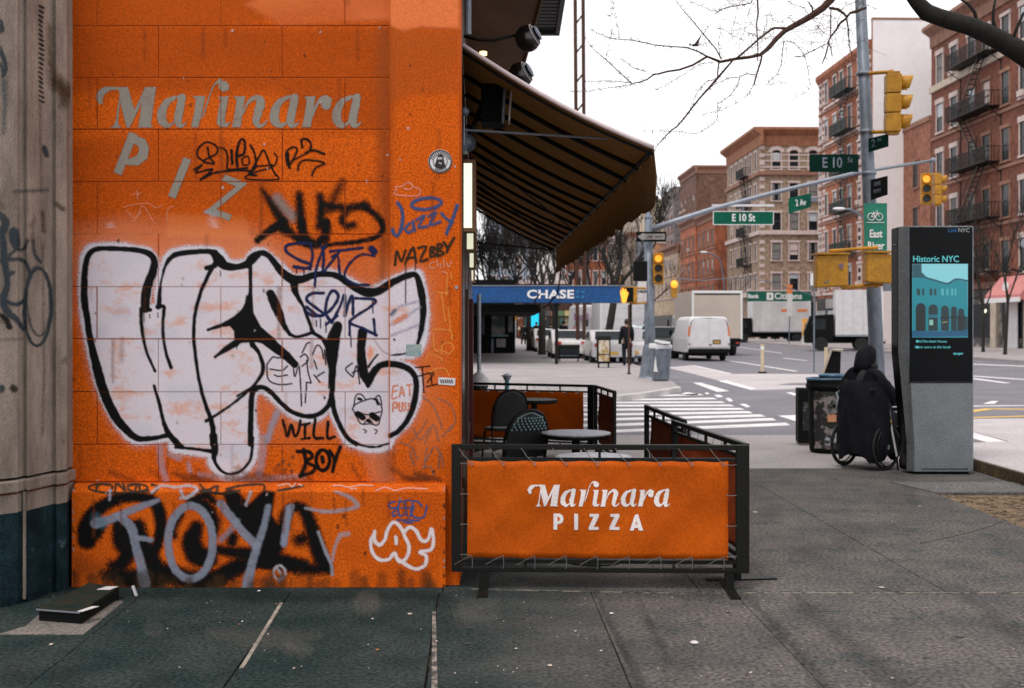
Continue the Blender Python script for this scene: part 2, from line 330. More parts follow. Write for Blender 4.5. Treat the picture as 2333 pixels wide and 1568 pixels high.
class Paint:
    def __init__(s, x0, x1, y0, y1, step=2.0):
        s.x = np.arange(x0, x1+step, step); s.y = np.arange(y0, y1+step, step); s.st = step
        s.rgb = np.zeros((len(s.y),len(s.x),3)); s.a = np.zeros((len(s.y),len(s.x)))
        s.T = lambda p: p
    def comp(s, sl, al, col):
        a0 = s.a[sl]; c0 = s.rgb[sl]; na = al+a0*(1-al); k = np.where(na>1e-6, al/np.maximum(na,1e-6), 0)[...,None]
        s.rgb[sl] = np.array(col)*k + c0*(1-k); s.a[sl] = na
    def crs(s, lo, hi):
        i0 = max(0,int((lo[0]-s.x[0])/s.st)-1); i1 = min(len(s.x), int((hi[0]-s.x[0])/s.st)+3)
        j0 = max(0,int((lo[1]-s.y[0])/s.st)-1); j1 = min(len(s.y), int((hi[1]-s.y[0])/s.st)+3)
        return (slice(j0,max(j0,j1)), slice(i0,max(i0,i1)))
    def sdist(s, pts, r, sl):
        X, Y = np.meshgrid(s.x[sl[1]], s.y[sl[0]]); d = np.full(X.shape, 1e9)
        for i in range(max(1,len(pts)-1)):
            a = pts[i]; b = pts[min(i+1,len(pts)-1)]; ra = r[i]; rb = r[min(i+1,len(pts)-1)]
            m = max(ra,rb)+s.pad; 
            i0 = np.searchsorted(s.x[sl[1]], min(a[0],b[0])-m); i1 = np.searchsorted(s.x[sl[1]], max(a[0],b[0])+m)
            j0 = np.searchsorted(s.y[sl[0]], min(a[1],b[1])-m); j1 = np.searchsorted(s.y[sl[0]], max(a[1],b[1])+m)
            if i1<=i0 or j1<=j0: continue
            q = (slice(j0,j1),slice(i0,i1)); vx,vy = b-a; L = vx*vx+vy*vy
            t = np.clip(((X[q]-a[0])*vx+(Y[q]-a[1])*vy)/L,0,1) if L>1e-9 else 0
            dd = np.hypot(X[q]-a[0]-t*vx, Y[q]-a[1]-t*vy)-(ra+(rb-ra)*t)
            d[q] = np.minimum(d[q], dd)
        return d
    def _n(s):
        if not hasattr(s,'_nz'): s._nz = vnoise(s.a.shape, 4.5, 4.5, 77)-.5; s._rn = np.random.default_rng(9).random(s.a.shape)-.5
        return s._nz, s._rn
    def stroke(s, pts, r, col, soft=1.5, op=1.0, T=None, curve=True, noise=0):
        T = T or s.T; k = T[2] if isinstance(T,tuple) else 1.0
        if isinstance(T,tuple): pts = [(p[0]*k+T[0], p[1]*k+T[1]) for p in pts]
        pts = np.array(pts, float)
        rr = (np.array(r, float) if hasattr(r,'__len__') else float(r))*k
        if curve: pp, ra = catmull(pts, rr)
        else: pp = pts; ra = np.full(len(pts), rr) if not hasattr(rr,'__len__') else rr
        s.pad = soft+1.0; m = ra.max()+soft+2
        sl = s.crs(pp.min(0)-m, pp.max(0)+m)
        if sl[0].stop<=sl[0].start or sl[1].stop<=sl[1].start: return
        d = s.sdist(pp, ra, sl)
        n1, n2 = s._n()
        if ra.max()>2.2: d = d+n1[sl]*1.5
        al = np.clip(.5-d/(2*soft),0,1); al = al*al*(3-2*al)
        if soft>2.8: al = np.clip(al+n2[sl]*1.6*al*(1-al)*2,0,1)
        al = al*op
        if noise: al = al*(1-noise*vnoise(al.shape, 5, 3, 5))
        s.comp(sl, al, col)
    def ellipse(s, c, rx, ry, r, col, rot=0, a0=0, a1=360, **k):
        pts = [(c[0]+rx*math.cos(R(a))*math.cos(rot)-ry*math.sin(R(a))*math.sin(rot), c[1]+rx*math.cos(R(a))*math.sin(rot)+ry*math.sin(R(a))*math.cos(rot)) for a in np.linspace(a0,a1,22)]
        s.stroke(pts, r, col, **k)
    def poly(s, pts, col, soft=1.2, op=1.0, T=None, mod=None):
        T = T or s.T
        if isinstance(T,tuple): pts = [(p[0]*T[2]+T[0], p[1]*T[2]+T[1]) for p in pts]
        p = np.array(pts, float); sl = s.crs(p.min(0)-soft-2, p.max(0)+soft+2)
        X, Y = np.meshgrid(s.x[sl[1]], s.y[sl[0]]); ins = np.zeros(X.shape, bool); n = len(p)
        for i in range(n):
            a = p[i]; b = p[(i+1)%n]
            if a[1]==b[1]: continue
            c = ((a[1]>Y)!=(b[1]>Y)) & (X < (b[0]-a[0])*(Y-a[1])/(b[1]-a[1])+a[0]); ins ^= c
        s.pad = soft+2; d = s.sdist(np.vstack([p,p[:1]]), np.zeros(n+1), sl)
        d = np.where(ins,-1,1)*np.minimum(np.abs(d),1e3)
        al = np.clip(.5-d/(2*soft),0,1)*op
        if mod is not None: al = al*mod(X,Y)
        s.comp(sl, al, col)
    def build(s, name, depth, off, parent, label=None, rough=.62, joints=None):
        X, Y = np.meshgrid(s.x, s.y); A = s.a.copy()
        if joints is not None: A = A*joints(X,Y)
        q = (A[:-1,:-1]>.015)|(A[1:,:-1]>.015)|(A[:-1,1:]>.015)|(A[1:,1:]>.015)
        jj, ii = np.nonzero(q); nx = len(s.x)
        quads = np.stack([jj*nx+ii, (jj+1)*nx+ii, (jj+1)*nx+ii+1, jj*nx+ii+1], 1)
        used, inv = np.unique(quads, return_inverse=True); quads = inv.reshape(quads.shape)
        D = depth(X,Y)-off
        V = np.stack([(X-CX)*D/FL, D, EYE-(Y-HZ)*D/FL], -1).reshape(-1,3)[used]
        r = parent
        while r.parent: r = r.parent
        if r.get('_w'): V = V-np.array(r.location)
        C = np.concatenate([s.rgb, A[...,None]],-1).reshape(-1,4)[used]
        me = bpy.data.meshes.new(name); me.vertices.add(len(V)); me.vertices.foreach_set('co', V.ravel())
        nq = len(quads); me.loops.add(nq*4); me.loops.foreach_set('vertex_index', quads.ravel().astype(np.int32))
        me.polygons.add(nq); me.polygons.foreach_set('loop_start', np.arange(0,nq*4,4,dtype=np.int32)); me.polygons.foreach_set('loop_total', np.full(nq,4,dtype=np.int32))
        me.update(calc_edges=True); me.validate()
        at = me.color_attributes.new('coat','FLOAT_COLOR','POINT'); at.data.foreach_set('color', C.astype(np.float32).ravel())
        me.materials.append(coat_mat(rough))
        o = bpy.data.objects.new(name, me); sc.collection.objects.link(o); o.parent = parent
        if label: o['label'] = label
        return o
_cm = {}
def coat_mat(rough=.62):
    if rough in _cm: return _cm[rough]
    m = bpy.data.materials.new('paint_coat'); m.use_nodes = True; t = m.node_tree; n = t.nodes; l = t.links; b = n['Principled BSDF']
    b.inputs['Roughness'].default_value = rough; b.inputs['Specular IOR Level'].default_value = .12
    at = n.new('ShaderNodeAttribute'); at.attribute_name = 'coat'
    geo = n.new('ShaderNodeNewGeometry'); g = n.new('ShaderNodeTexNoise'); g.inputs['Scale'].default_value = 150; g.inputs['Detail'].default_value = 1.5
    l.new(geo.outputs['Position'], g.inputs['Vector'])
    r3 = n.new('ShaderNodeMapRange'); r3.inputs[1].default_value = .3; r3.inputs[2].default_value = .7; r3.inputs[3].default_value = .84; r3.inputs[4].default_value = 1.16
    l.new(g.outputs[0], r3.inputs[0]); vm = n.new('ShaderNodeVectorMath'); vm.operation = 'SCALE'
    l.new(at.outputs['Color'], vm.inputs[0]); l.new(r3.outputs[0], vm.inputs['Scale']); l.new(vm.outputs[0], b.inputs['Base Color'])
    l.new(at.outputs['Alpha'], b.inputs['Alpha'])
    _cm[rough] = m; return m
R1=(0,0,.3358); R2=(554.2,0,.3358); R3=(0,484.9,.3358); R4=(554.2,484.9,.3358); R5=(0,997.5,.3640); R6=(623.4,997.5,.3640)
# ================================================================== THE ORANGE BUILDING
WY, PY, BY = 7.27, 7.225, 7.16
XS = 888.0
WROT = 0.0
bld = thing('corner_building', 'orange painted corner building covered in graffiti, brown awning over its side', 'building', (XX(600,WY), WY, 0), world=True)
ft = 2.5   # joint lines tilt very slightly
rows = [-182,-60,59,177,295,414,534,653,772,893,1013,1098]
bj = {0:[361,643],1:[221,503,786]}
nb = 0
xl, xr = 161.0, 889.0
for i in range(len(rows)-1):
    ztop, zbot = ZZ(rows[i],WY), ZZ(rows[i+1],WY)
    js = [xl]+bj[(i)%2]+[xr]
    for a,b_ in zip(js[:-1],js[1:]):
        g_ = .0025
        X0, X1 = XX(a,WY)+g_, XX(b_,WY)-g_
        pr = random.uniform(-.0012,.0012)
        o = part('block', B().box(X0,X1,WY+pr,WY+.12,zbot+g_,ztop-g_), M['orange'], bld, bevel=.0038)
part('mortar', B().box(XX(158,WY),XX(xr,WY),WY+.006,WY+.3,0,ZZ(-182,WY)), M['mortar'], bld)
part('upper_wall', B().box(XX(-600,WY),XX(1047,WY)-.002,WY+.003,WY+.35,ZZ(-182,WY)+.002,9.0), M['orange'], bld)
part('side_wall', B().box(XX(-600,WY)-4,XX(158,WY),WY+.05,WY+.4,0,ZZ(-182,WY)), M['stone'], bld)
part('pilaster', B().box(XX(XS,PY),XX(1047,PY),PY,WY+.3,0,ZZ(-182,WY)), M['orange'], bld, bevel=.004)
zt, zb = ZZ(1098,WY), ZZ(1121,BY)
part('base_course', B().extr([(BY,0),(BY,zb),(PY-.012,zt-.003),(WY+.2,zt-.003),(WY+.2,0)],'x',XX(163,BY),XX(1015,BY)), M['orange_base'], bld, bevel=.004)
part('corner_stud', B().cyl(P(1040,655,PY)-Vector((0,.004,0)), P(1040,655,PY)+Vector((0,.01,0)), .011, 12), M['steel'], bld)
def wall_d(X,Y): return np.where(X<XS, WY-.0016, PY-.001)
def base_d(X,Y):
    # front face and sloping top of the base course
    z_at = EYE-(Y-HZ)*BY/FL
    t = np.clip((1121-Y)/(1121-1099.0),0,1)
    return BY+(PY-.012-BY)*t
def jt(X,Y):
    d = np.full(X.shape, 9.0)
    for yy in rows: d = np.minimum(d, np.abs(Y-yy))
    for i in range(len(rows)-1):
        inr = (Y>rows[i])&(Y<rows[i+1])
        for v in bj[i%2]: d = np.where(inr, np.minimum(d, np.abs(X-v)), d)
    return np.where((d<1.3)&(X<XS), .30, 1.0)
# faded repaint patches, plus shade painted beside the pilaster
p = Paint(161, 1047, -20, 1098, 4)
BR = (.43,.07,.003); PK = (.72,.175,.05)
def nz(X,Y,s=1): return .55+.45*vnoise(X.shape, 26, 16, 3+s)
p.poly([(161,60),(888,62),(888,296),(700,300),(640,210),(225,212),(161,205)], BR, 18, .5, mod=lambda X,Y: nz(X,Y))
p.poly([(161,-30),(660,-30),(720,20),(500,62),(161,60)], (.52,.09,.004), 12, .5)
p.poly([(640,-30),(890,-30),(890,45),(640,58),(560,10)], PK, 7, .75, mod=lambda X,Y: nz(X,Y,2))
p.poly([(888,-30),(1047,-30),(1047,66),(960,62),(918,72),(888,60)], PK, 4, .95)
p.poly([(888,66),(1047,66),(1047,205),(930,215),(888,240)], (.50,.10,.012), 14, .6, mod=lambda X,Y: nz(X,Y,3))
p.poly([(161,330),(330,300),(520,320),(640,430),(600,540),(161,520)], BR, 16, .35, mod=lambda X,Y: nz(X,Y,4))
p.poly([(380,485),(560,492),(570,545),(380,540)], (.72,.17,.03), 6, .45)
p.poly([(161,520),(300,500),(560,520),(700,600),(560,640),(161,640)], (.80,.27,.12), 22, .6, mod=lambda X,Y: nz(X,Y,5))
p.poly([(800,560),(1010,620),(1020,1000),(940,1060),(930,700)], (.80,.20,.05), 22, .45)
p.poly([(280,560),(600,520),(900,620),(940,900),(700,1010),(330,950)], (.8,.25,.1), 30, .3)
p.poly([(862,60),(888,60),(888,1098),(866,1098)], (.30,.07,.015), 14, .5)  # painted shade: dark strip in the corner left of the pilaster
p.stroke([(820,980),(845,1010),(870,1090)], 26, (.8,.3,.15), 16, .3)
p.build('repaint_and_shade_strip', wall_d, .0004, bld, joints=jt)
# --- stencilled name lettering
GR = (.25,.225,.19)
def glyph_marinara(P_, T, col, soft=1.0, op=.95):
    k = dict(soft=soft, op=op, T=T)
    P_.poly([(775,592),(868,590),(912,745),(985,592),(1060,590),(1024,845),(1040,866),(932,866),(940,850),(962,700),(880,866),(858,866),(815,690),(800,830),(806,852),(825,866),(745,870),(765,858),(785,820),(812,640),(800,605)], col, **k)
    P_.stroke([(800,600),(745,602),(700,622),(676,655),(684,695)],[8,14,24,26,14],col,**k)
    for ox in (1065,1830,2252):
        d = ox-1065
        P_.stroke([(1185+d,668),(1135+d,690),(1100+d,755),(1100+d,815),(1130+d,850),(1170+d,838),(1190+d,800)],[10,22,30,32,20,8,5],col,**k)
        P_.stroke([(1235+d,662),(1222+d,730),(1208+d,800),(1212+d,845),(1240+d,852),(1262+d,830)],[26,28,28,22,10,4],col,**k)
        P_.stroke([(1165+d,664),(1200+d,656),(1235+d,668)],[8,9,12],col,**k)
    P_.poly([(1312,652),(1392,652),(1385,700),(1365,790),(1345,864),(1296,864),(1318,760),(1330,668),(1310,660)], col, **k)
    P_.stroke([(1372,800),(1400,720),(1425,640),(1455,575),(1495,548)],[5,5,5,6,14],col,**k)
    P_.stroke([(1518,585),(1519,586)],[36,36],col,curve=False,**k)
    P_.poly([(1482,655),(1552,652),(1538,730),(1526,800),(1530,838),(1566,825),(1545,862),(1490,862),(1470,835),(1480,760),(1496,672),(1480,668)], col, **k)
    P_.poly([(1590,655),(1664,652),(1650,740),(1632,864),(1572,864),(1592,770),(1606,672),(1590,668)], col, **k)
    P_.stroke([(1650,770),(1680,700),(1730,664),(1765,680),(1768,720)],[6,9,18,28,28],col,**k)
    P_.stroke([(1766,700),(1752,760),(1738,820),(1755,856),(1790,845),(1812,815)],[28,28,24,14,7,4],col,**k)
    P_.poly([(2068,655),(2140,652),(2128,740),(2108,864),(2048,864),(2068,770),(2082,672),(2068,668)], col, **k)
    P_.stroke([(2122,790),(2150,710),(2195,665),(2230,680)],[6,9,16,22],col,**k)
    P_.stroke([(2212,712),(2213,713)],[34,34],col,curve=False,**k)
p = Paint(212, 836, 175, 300, 1.6)
glyph_marinara(p, R1, GR)
p.a *= .72+.28*np.clip((vnoise(p.a.shape,5,5,41)*.5+vnoise(p.a.shape,14,30,42)*.5)*2,0,1)
p.build('painted_lettering', wall_d, .0008, bld, label='faded grey stencilled name Marinara', joints=jt)
p = Paint(250, 580, 296, 510, 1.8)
def bpoly(P_, pts, r, col, T, soft=1.0, op=.92):
    """butt-ended bar strokes"""
    a, b = np.array(pts[0],float), np.array(pts[1],float); t = (b-a)/np.linalg.norm(b-a); n_ = np.array([-t[1],t[0]])*r
    P_.poly([tuple(a+n_),tuple(b+n_),tuple(b-n_),tuple(a-n_)], col, soft, op, T=T)
bpoly(p, [(905,905),(797,1180)], 29, GR, R1)
p.poly([(880,902),(985,945),(1012,1000),(1000,1075),(940,1125),(860,1120),(838,1090),(895,1070),(930,1055),(945,1010),(930,985),(880,960)], GR, 1, .92, T=R1)
bpoly(p, [(1272,1075),(1165,1340)], 27, GR, R1)
p.poly([(1530,1185),(1680,1245),(1470,1420),(1572,1458),(1555,1500),(1392,1435),(1600,1265),(1500,1225)], GR, 1, .92, T=R1)
p.build('painted_lettering', wall_d, .0008, bld, label='slanting faded grey letters P I Z', joints=jt)
# --- the big white and black piece
p = Paint(165, 1005, 530, 1098, 1.9)
BK = (.002,.002,.002); WH = (.60,.535,.585)
def c3(L): return [(x*.3358, y*.3358+484.9) for x,y in L]
def c4(L): return [(x*.3358+554.2, y*.3358+484.9) for x,y in L]
def c5(L): return [(x*.364, y*.364+997.5) for x,y in L]
def c6(L): return [(x*.364+623.4, y*.364+997.5) for x,y in L]
sil = c3([(1000,275),(850,245),(650,245),(590,290),(572,450),(580,680),(630,950),(700,1210),(770,1360),(840,1460),(930,1535),(1140,1515),(1190,1560)])+c5([(1100,60),(1310,90),(1335,150),(1370,200),(1420,228),(1500,215),(1570,130),(1585,0)])+c4([(50,1400),(55,1240),(130,1185),(250,1280),(330,1350),(420,1385),(500,1375),(590,1300),(620,1350),(700,1520)])+c6([(510,31),(600,55),(700,45)])+c4([(1000,1510),(1110,1400),(1165,1270),(1175,1150),(1140,1070),(1000,1020),(940,1025),(1000,965),(1110,955),(1180,930),(1215,830),(1225,640),(1190,450),(1150,420),(1000,480),(850,540),(700,470),(560,415),(400,450),(330,450),(220,350),(120,275),(60,300)])+c3([(1700,335),(1620,360),(1540,350),(1460,270),(1190,280),(1120,380),(1085,520),(1080,640),(985,640),(1010,460),(1048,350)])
halo = sil+[sil[0]]
p.stroke(halo, 12, (.78,.42,.34), 22, .55)
p.stroke(halo, 13.5, (.60,.57,.64), 5.5, .92)
p.poly(sil, WH, 2, 1.0)
# brushed streaks where the orange shows through
ns = vnoise(p.a.shape, 30, 13, 21)*.5+vnoise(p.a.shape, 13, 6, 22)*.3+vnoise(p.a.shape, 4, 3, 23)*.2
sm = np.clip((ns-.58)/.2,0,1)*.62; inside = np.zeros_like(p.a)
q_ = Paint(165,1005,530,1098,1.9); q_.poly(sil,(1,1,1),8,1.0); msk = q_.a*sm
k_ = msk[...,None]; p.rgb = p.rgb*(1-k_)+np.array((.62,.27,.16))*k_
ns2 = np.clip((vnoise(p.a.shape, 30, 24, 31)-.62)/.3,0,1)*q_.a*.35
p.rgb = p.rgb*(1-ns2[...,None])+np.array((.42,.43,.52))*ns2[...,None]
S = lambda pts, r, T, soft=1.6, **k: p.stroke(pts, r, BK, soft, 1.0, T=T, **k)
S([(985,650),(990,560),(1010,470),(1038,400),(1046,330),(1020,285),(950,257),(850,248),(740,243),(655,247),(605,280),(582,350),(572,450),(573,600),(592,720),(610,850),(640,980),(670,1100),(710,1230),(775,1370),(850,1465),(930,1530),(1040,1530),(1140,1510)],[30,34,30,26,22,18,18,18,20,22,26,22,24,34,34,32,26,18,16],R3)
S([(958,650),(958,740),(975,860),(1000,960),(1052,1075)],[14,13,12,11,10],R3)
S([(960,655),(1020,660)],14,R3)
S([(1045,1175),(1080,1290),(1110,1420),(1145,1500),(1200,1565)],[10,13,14,20,22],R3)
S([(1080,625),(1085,520),(1100,440),(1130,345),(1190,285),(1300,268),(1400,262),(1460,272)],[18,12,8,14,20,18,18,22],R3)
S([(1455,275),(1485,320),(1530,360),(1610,368),(1690,340),(1745,290)],[26,38,30,22,26,24],R3)
S([(1070,640),(1112,640),(1105,740),(1110,860),(1130,960),(1160,1050)],[18,14,12,12,12,13],R3)
S([(1460,340),(1405,440),(1355,560),(1322,700),(1315,850),(1330,1000),(1355,1150),(1390,1290),(1430,1400),(1445,1480),(1442,1568)],[16,14,14,13,13,13,13,13,18,20,22],R3)
S([(1400,375),(1460,360)],16,R3)
S([(1335,-10),(1345,80),(1340,130),(1365,185),(1420,225),(1500,213),(1560,150),(1578,70),(1583,0)],[26,24,14,10,9,9,10,10,10],R5)
S([(1100,60),(1200,68),(1300,82),(1345,90)],[10,10,12,20],R5)
S([(1190,1545),(1240,1590)],14,R3)
S([(1700,350),(1700,450),(1697,540),(1680,640),(1610,720),(1500,765),(1412,795)],[14,14,14,30,30,15,10],R3)
p.poly([(1668,560),(1712,560),(1722,680),(1775,780),(1857,845),(1900,900),(1857,905),(1740,880),(1640,885),(1560,935),(1500,965),(1455,985),(1520,910),(1590,860),(1585,800),(1535,745),(1610,700),(1660,630)], BK, 1.6, 1, T=R3)
S([(1600,890),(1530,925),(1460,978)],[22,15,10],R3)
S([(1710,890),(1760,960),(1785,1060),(1740,1150),(1660,1230),(1560,1310),(1470,1370),(1400,1412)],[20,13,16,12,11,10,11,14],R3)
S([(30,740),(120,830),(200,900),(280,960),(350,1030)],[40,40,36,32,26],R4)
S([(30,350),(60,300),(120,272),(170,290),(220,350),(270,410),(330,450),(400,450),(470,425),(560,415),(640,430),(700,470),(780,520),(850,540),(920,530),(1000,480),(1080,440),(1140,420),(1172,425),(1192,470),(1212,560),(1220,660),(1214,760),(1198,840),(1180,900)],[28,24,20,20,24,28,34,28,24,22,22,24,28,34,30,26,24,22,20,24,26,24,20,16,12],R4)
S([(340,450),(350,520),(370,570),(410,640),(440,720),(472,815)],[30,26,16,12,12,14],R4)
S([(1180,925),(1100,955),(1000,967)],[10,8,7],R4)
S([(185,550),(215,620),(245,690),(280,770),(315,825)],[30,34,30,18,13],R4)
S([(315,825),(360,842),(420,830),(475,810)],[13,12,12,14],R4)
S([(470,815),(530,850),(570,900),(605,960),(612,1040),(608,1130),(600,1230),(570,1320),(500,1372),(420,1380),(330,1350),(250,1285),(185,1215),(130,1185),(85,1195),(58,1240),(52,1400),(48,1568)],[12,13,20,26,20,18,18,18,18,16,16,16,18,18,20,20,20,20],R4)
S([(640,770),(612,860),(600,960),(603,1060),(600,1180),(612,1320),(650,1430),(700,1520),(765,1570)],[34,46,46,26,18,18,17,16,16],R4)
S([(500,24),(560,50),(640,58),(720,36)],[9,9,8,7],R6)
S([(1000,1512),(1060,1475),(1120,1395),(1160,1290),(1175,1170),(1150,1085),(1080,1040),(1000,1025),(930,1035),(895,1075),(850,1130)],[18,18,20,22,20,20,22,24,22,22,20],R4)
S([(810,810),(800,920),(805,1020),(820,1100),(848,1180)],[34,30,34,34,10],R4)
S([(848,1175),(862,1120),(895,1060)],[14,30,22],R4)
S([(850,1045),(880,1000),(912,962)],8,R4)
S([(60,1190),(0,1220),(-40,1245)],[12,10,8],R4)
p.stroke([(890,860),(925,915),(960,948),(1000,965)],6,(.3,.3,.33),2,.8,T=R4)
p.poly([(862,900),(888,960),(850,1010),(840,960)],(.66,.22,.09),3,.8,T=R4)
# black drips
for (x,y,L,TT) in [(1495,395,35,R3),(975,680,60,R3),(1015,690,25,R3),(1605,900,25,R3),(1700,900,14,R3),(1070,680,30,R3)]:
    p.stroke([(x,y),(x+2,y+L)],4,BK,1.2,.9,T=TT)
p.build('graffiti', wall_d, .0013, bld, label='huge white bubble letters with thick black outline', joints=jt)
# --- tags
NV = (.008,.014,.06)
p = Paint(560, 900, 405, 800, 1.8)
def K(pts,r,T,soft=9,op=.95): p.stroke(pts,r,BK,soft,op,T=T)
p.stroke([(230,1350),(270,1400),(330,1470)],34,(.22,.23,.22),10,.6,T=R2)
K([(130,1290),(170,1350),(220,1430),(270,1510),(290,1560)],[12,18,26,32,34],R2)
K([(270,60),(200,110),(140,150),(95,188)],[34,26,22,20],R4,5)
K([(190,100),(280,110),(340,150),(390,190),(450,215)],[18,24,24,28,26],R4,6)
K([(380,1320),(386,1420),(392,1510)],[22,28,30],R2)
K([(395,60),(405,130),(435,190),(500,210),(545,150),(560,60)],[30,32,34,30,22,22],R4,6)
K([(520,1530),(530,1420),(522,1330)],[28,28,22],R2)
K([(560,60),(570,120),(560,210)],[26,24,16],R4,7)
K([(680,1190),(655,1260),(620,1340),(585,1420)],[10,18,24,26],R2,14,.7)
K([(540,1390),(600,1400),(700,1410),(835,1390)],[20,24,24,24],R2)
K([(700,1440),(672,1490),(700,1530),(750,1525)],[18,22,22,18],R2,8)
K([(820,1400),(890,1450),(935,1500)],[20,20,18],R2,7)
K([(935,56),(945,110),(910,160),(800,190),(700,205),(600,215),(540,235)],[18,18,16,14,14,12,10],R4,4)
def N(pts,r=9,T=R4): p.stroke(pts,r,NV,1.6,.95,T=T)
N([(430,205),(340,210),(288,228),(300,270),(380,320),(455,350),(430,378),(340,365)],10)
N([(455,205),(470,290),(452,385)],9); N([(560,220),(520,300),(492,400),(486,500)],9)
N([(530,225),(545,290),(540,400)],9); N([(655,260),(600,330),(545,405)],8); N([(600,300),(640,290),(655,420)],8)
N([(590,262),(700,250),(810,238)],9); N([(890,292),(800,285),(730,335),(690,405),(700,450),(760,485),(855,490)],8)
N([(870,245),(885,262)],24)
N([(545,545),(460,550),(430,590),(500,650),(545,690),(480,700),(425,672)],10)
N([(430,640),(520,700),(600,650),(645,570),(610,528),(572,580),(560,680),(600,745)],10)
N([(600,745),(655,640),(688,560),(690,700)],9); N([(690,700),(720,600),(742,568),(745,690)],9)
N([(762,580),(890,590),(872,632),(725,735),(800,780),(905,830)],9); N([(885,722),(896,830)],8); N([(722,735),(722,830)],8)
N([(640,700),(560,760)],8)
for (x,y,L) in [(523,720,60),(560,740,70),(495,730,40),(730,840,70),(878,600,80),(360,375,30),(410,385,35),(742,640,60)]: N([(x,y),(x+2,y+L)],3.5)
p.build('graffiti', wall_d, .0018, bld, label='black spray tag and two navy marker tags above it', joints=jt)
p = Paint(430, 890, 312, 420, 1.8)
def K2(pts,r=5.5,T=R1): p.stroke(pts,r,BK,1.3,.95,T=T)
K2([(1380,1095),(1340,1060),(1345,1010),(1400,965),(1465,990),(1470,1040),(1400,1080),(1380,1098),(1450,1112)],6); K2([(1408,1000),(1420,1060),(1450,1105)],6)
K2([(1490,1000),(1530,1020),(1545,1080),(1540,1140),(1570,1150),(1680,1140)],6); K2([(1570,1020),(1575,1110)],9); K2([(1610,1130),(1605,1040),(1630,950),(1660,960),(1655,1040),(1610,1060)],9)
K2([(1640,1080),(1680,1060),(1690,1110),(1650,1120),(1640,1080)],5); K2([(1700,985),(1730,1050),(1735,1130),(1690,1180),(1740,1190)],7)
K2([(1700,1170),(1760,1060),(1790,1020),(1830,1110),(1870,1190)],6); K2([(1730,1130),(1850,1120)],5)
K2([(1860,1040),(1880,1070),(1850,1130),(1700,1180),(1675,1215),(1880,1218),(1870,1180)],5)
K2([(1320,1150),(1370,1120),(1330,1170),(1440,1150),(1360,1220),(1450,1175),(1600,1155),(1700,1160)],7)
K2([(300,1120),(290,1040),(330,1000),(365,1010),(350,1060),(310,1130),(320,1140)],6,R2); K2([(310,1120),(300,1040)],9,R2); K2([(370,1155),(380,1110),(430,1085),(550,1105),(490,1140),(465,1190)],6,R2)
K2([(400,1000),(395,950),(430,945),(460,980),(450,1025),(425,1035),(480,1020),(550,1045)],7,R2); K2([(330,1090),(430,1040)],5,R2)
p.build('graffiti', wall_d, .0011, bld, label='thin black marker tag under the faded name', joints=jt)
p = Paint(600, 1046, 880, 1095, 1.8)
def K3(pts,r,T=R4,soft=1.6,col=BK,op=.95): p.stroke(pts,r,col,soft,op,T=T)
# WILL BOY
K3([(268,1408),(282,1460),(300,1515),(325,1440),(350,1515),(375,1480),(388,1410)],9); K3([(385,1440),(450,1430)],8); K3([(420,1440),(418,1530)],9); K3([(395,1535),(450,1528)],8)
K3([(488,1400),(480,1520),(540,1528)],9); K3([(575,1420),(572,1525),(620,1520)],9)
K3([(188,75),(200,160),(168,240)],12,R6); K3([(150,85),(225,90),(240,120),(205,150),(255,180),(240,215),(165,240)],11,R6)
p.ellipse((308,140),42,64,11,BK,soft=1.6,T=R6); K3([(305,120),(308,150)],12,R6)
K3([(352,80),(378,130),(385,140)],10,R6); K3([(418,55),(385,140),(368,210)],11,R6)
for (x,y) in [(60,150),(95,170),(120,120),(70,200),(30,170),(110,210)]: K3([(x-10,y),(x+12,y-6)],3,R6,1.5,(.06,.05,.03),.6); K3([(x,y-12),(x+3,y+14)],3,R6,1.5,(.06,.05,.03),.6)
p.build('graffiti', wall_d, .0018, bld, label='black WILL BOY tag under the bubble letters', joints=jt)
p = Paint(790, 890, 880, 1000, 1.6)
# animal face doodle
for L in [[(740,1330),(762,1300),(820,1275),(880,1262),(925,1295),(942,1335),(930,1390),(912,1440),(860,1432),(800,1432),(770,1385),(740,1330)],[(750,1310),(765,1240),(800,1232),(832,1268)],[(885,1268),(922,1240),(940,1300)],[(780,1350),(840,1370),(930,1350)],[(820,1430),(850,1400),(880,1430)]]: K3(L,3.6)
K3([(775,1365),(810,1390)],20); K3([(875,1375),(905,1395)],22); K3([(845,1412),(858,1418)],10); K3([(782,1262),(798,1268)],10); K3([(905,1270),(915,1300)],8)
K3([(815,1470),(835,1480),(825,1495)],3); K3([(890,1470),(910,1480),(895,1500)],3)
p.build('graffiti', wall_d, .0018, bld, label='small masked animal face doodle', joints=jt)
p = Paint(600, 1046, 400, 1098, 1.9)
for L in [[(400,950),(430,890),(450,880)],[(385,980),(420,960),(440,1000),(400,1040)],[(470,960),(500,900),(530,920),(545,990)],[(550,930),(560,1030)],[(380,1040),(390,1180),(395,1310)],[(430,1000),(440,1080),(460,1150)],[(430,1150),(420,1290)],[(430,1150),(460,1155)],[(160,1030),(200,980),(240,985),(300,975)],[(160,1030),(170,1130),(240,1165),(330,1160)],[(180,1060),(260,1070),(300,1040)],[(210,1100),(240,1110),(300,1100)],[(340,1060),(350,1110),(370,1050)],[(480,1000),(500,1060)],[(480,1100),(520,1150)],[(500,1110),(550,1080)],[(740,1020),(695,1060),(740,1112)],[(745,1112),(770,1040),(790,1160)],[(740,1085),(800,1060)],[(585,1110),(580,1190)],[(1170,1050),(1265,1040)],[(1215,1050),(1225,1220)],[(1180,1110),(1290,1085),(1250,1150)],[(1240,1180),(1330,1160)],[(1270,1080),(1280,1160)]]:
    p.stroke(L, 4.2, BK, 1.1, .9, T=R4)
OG=(.72,.17,.03)
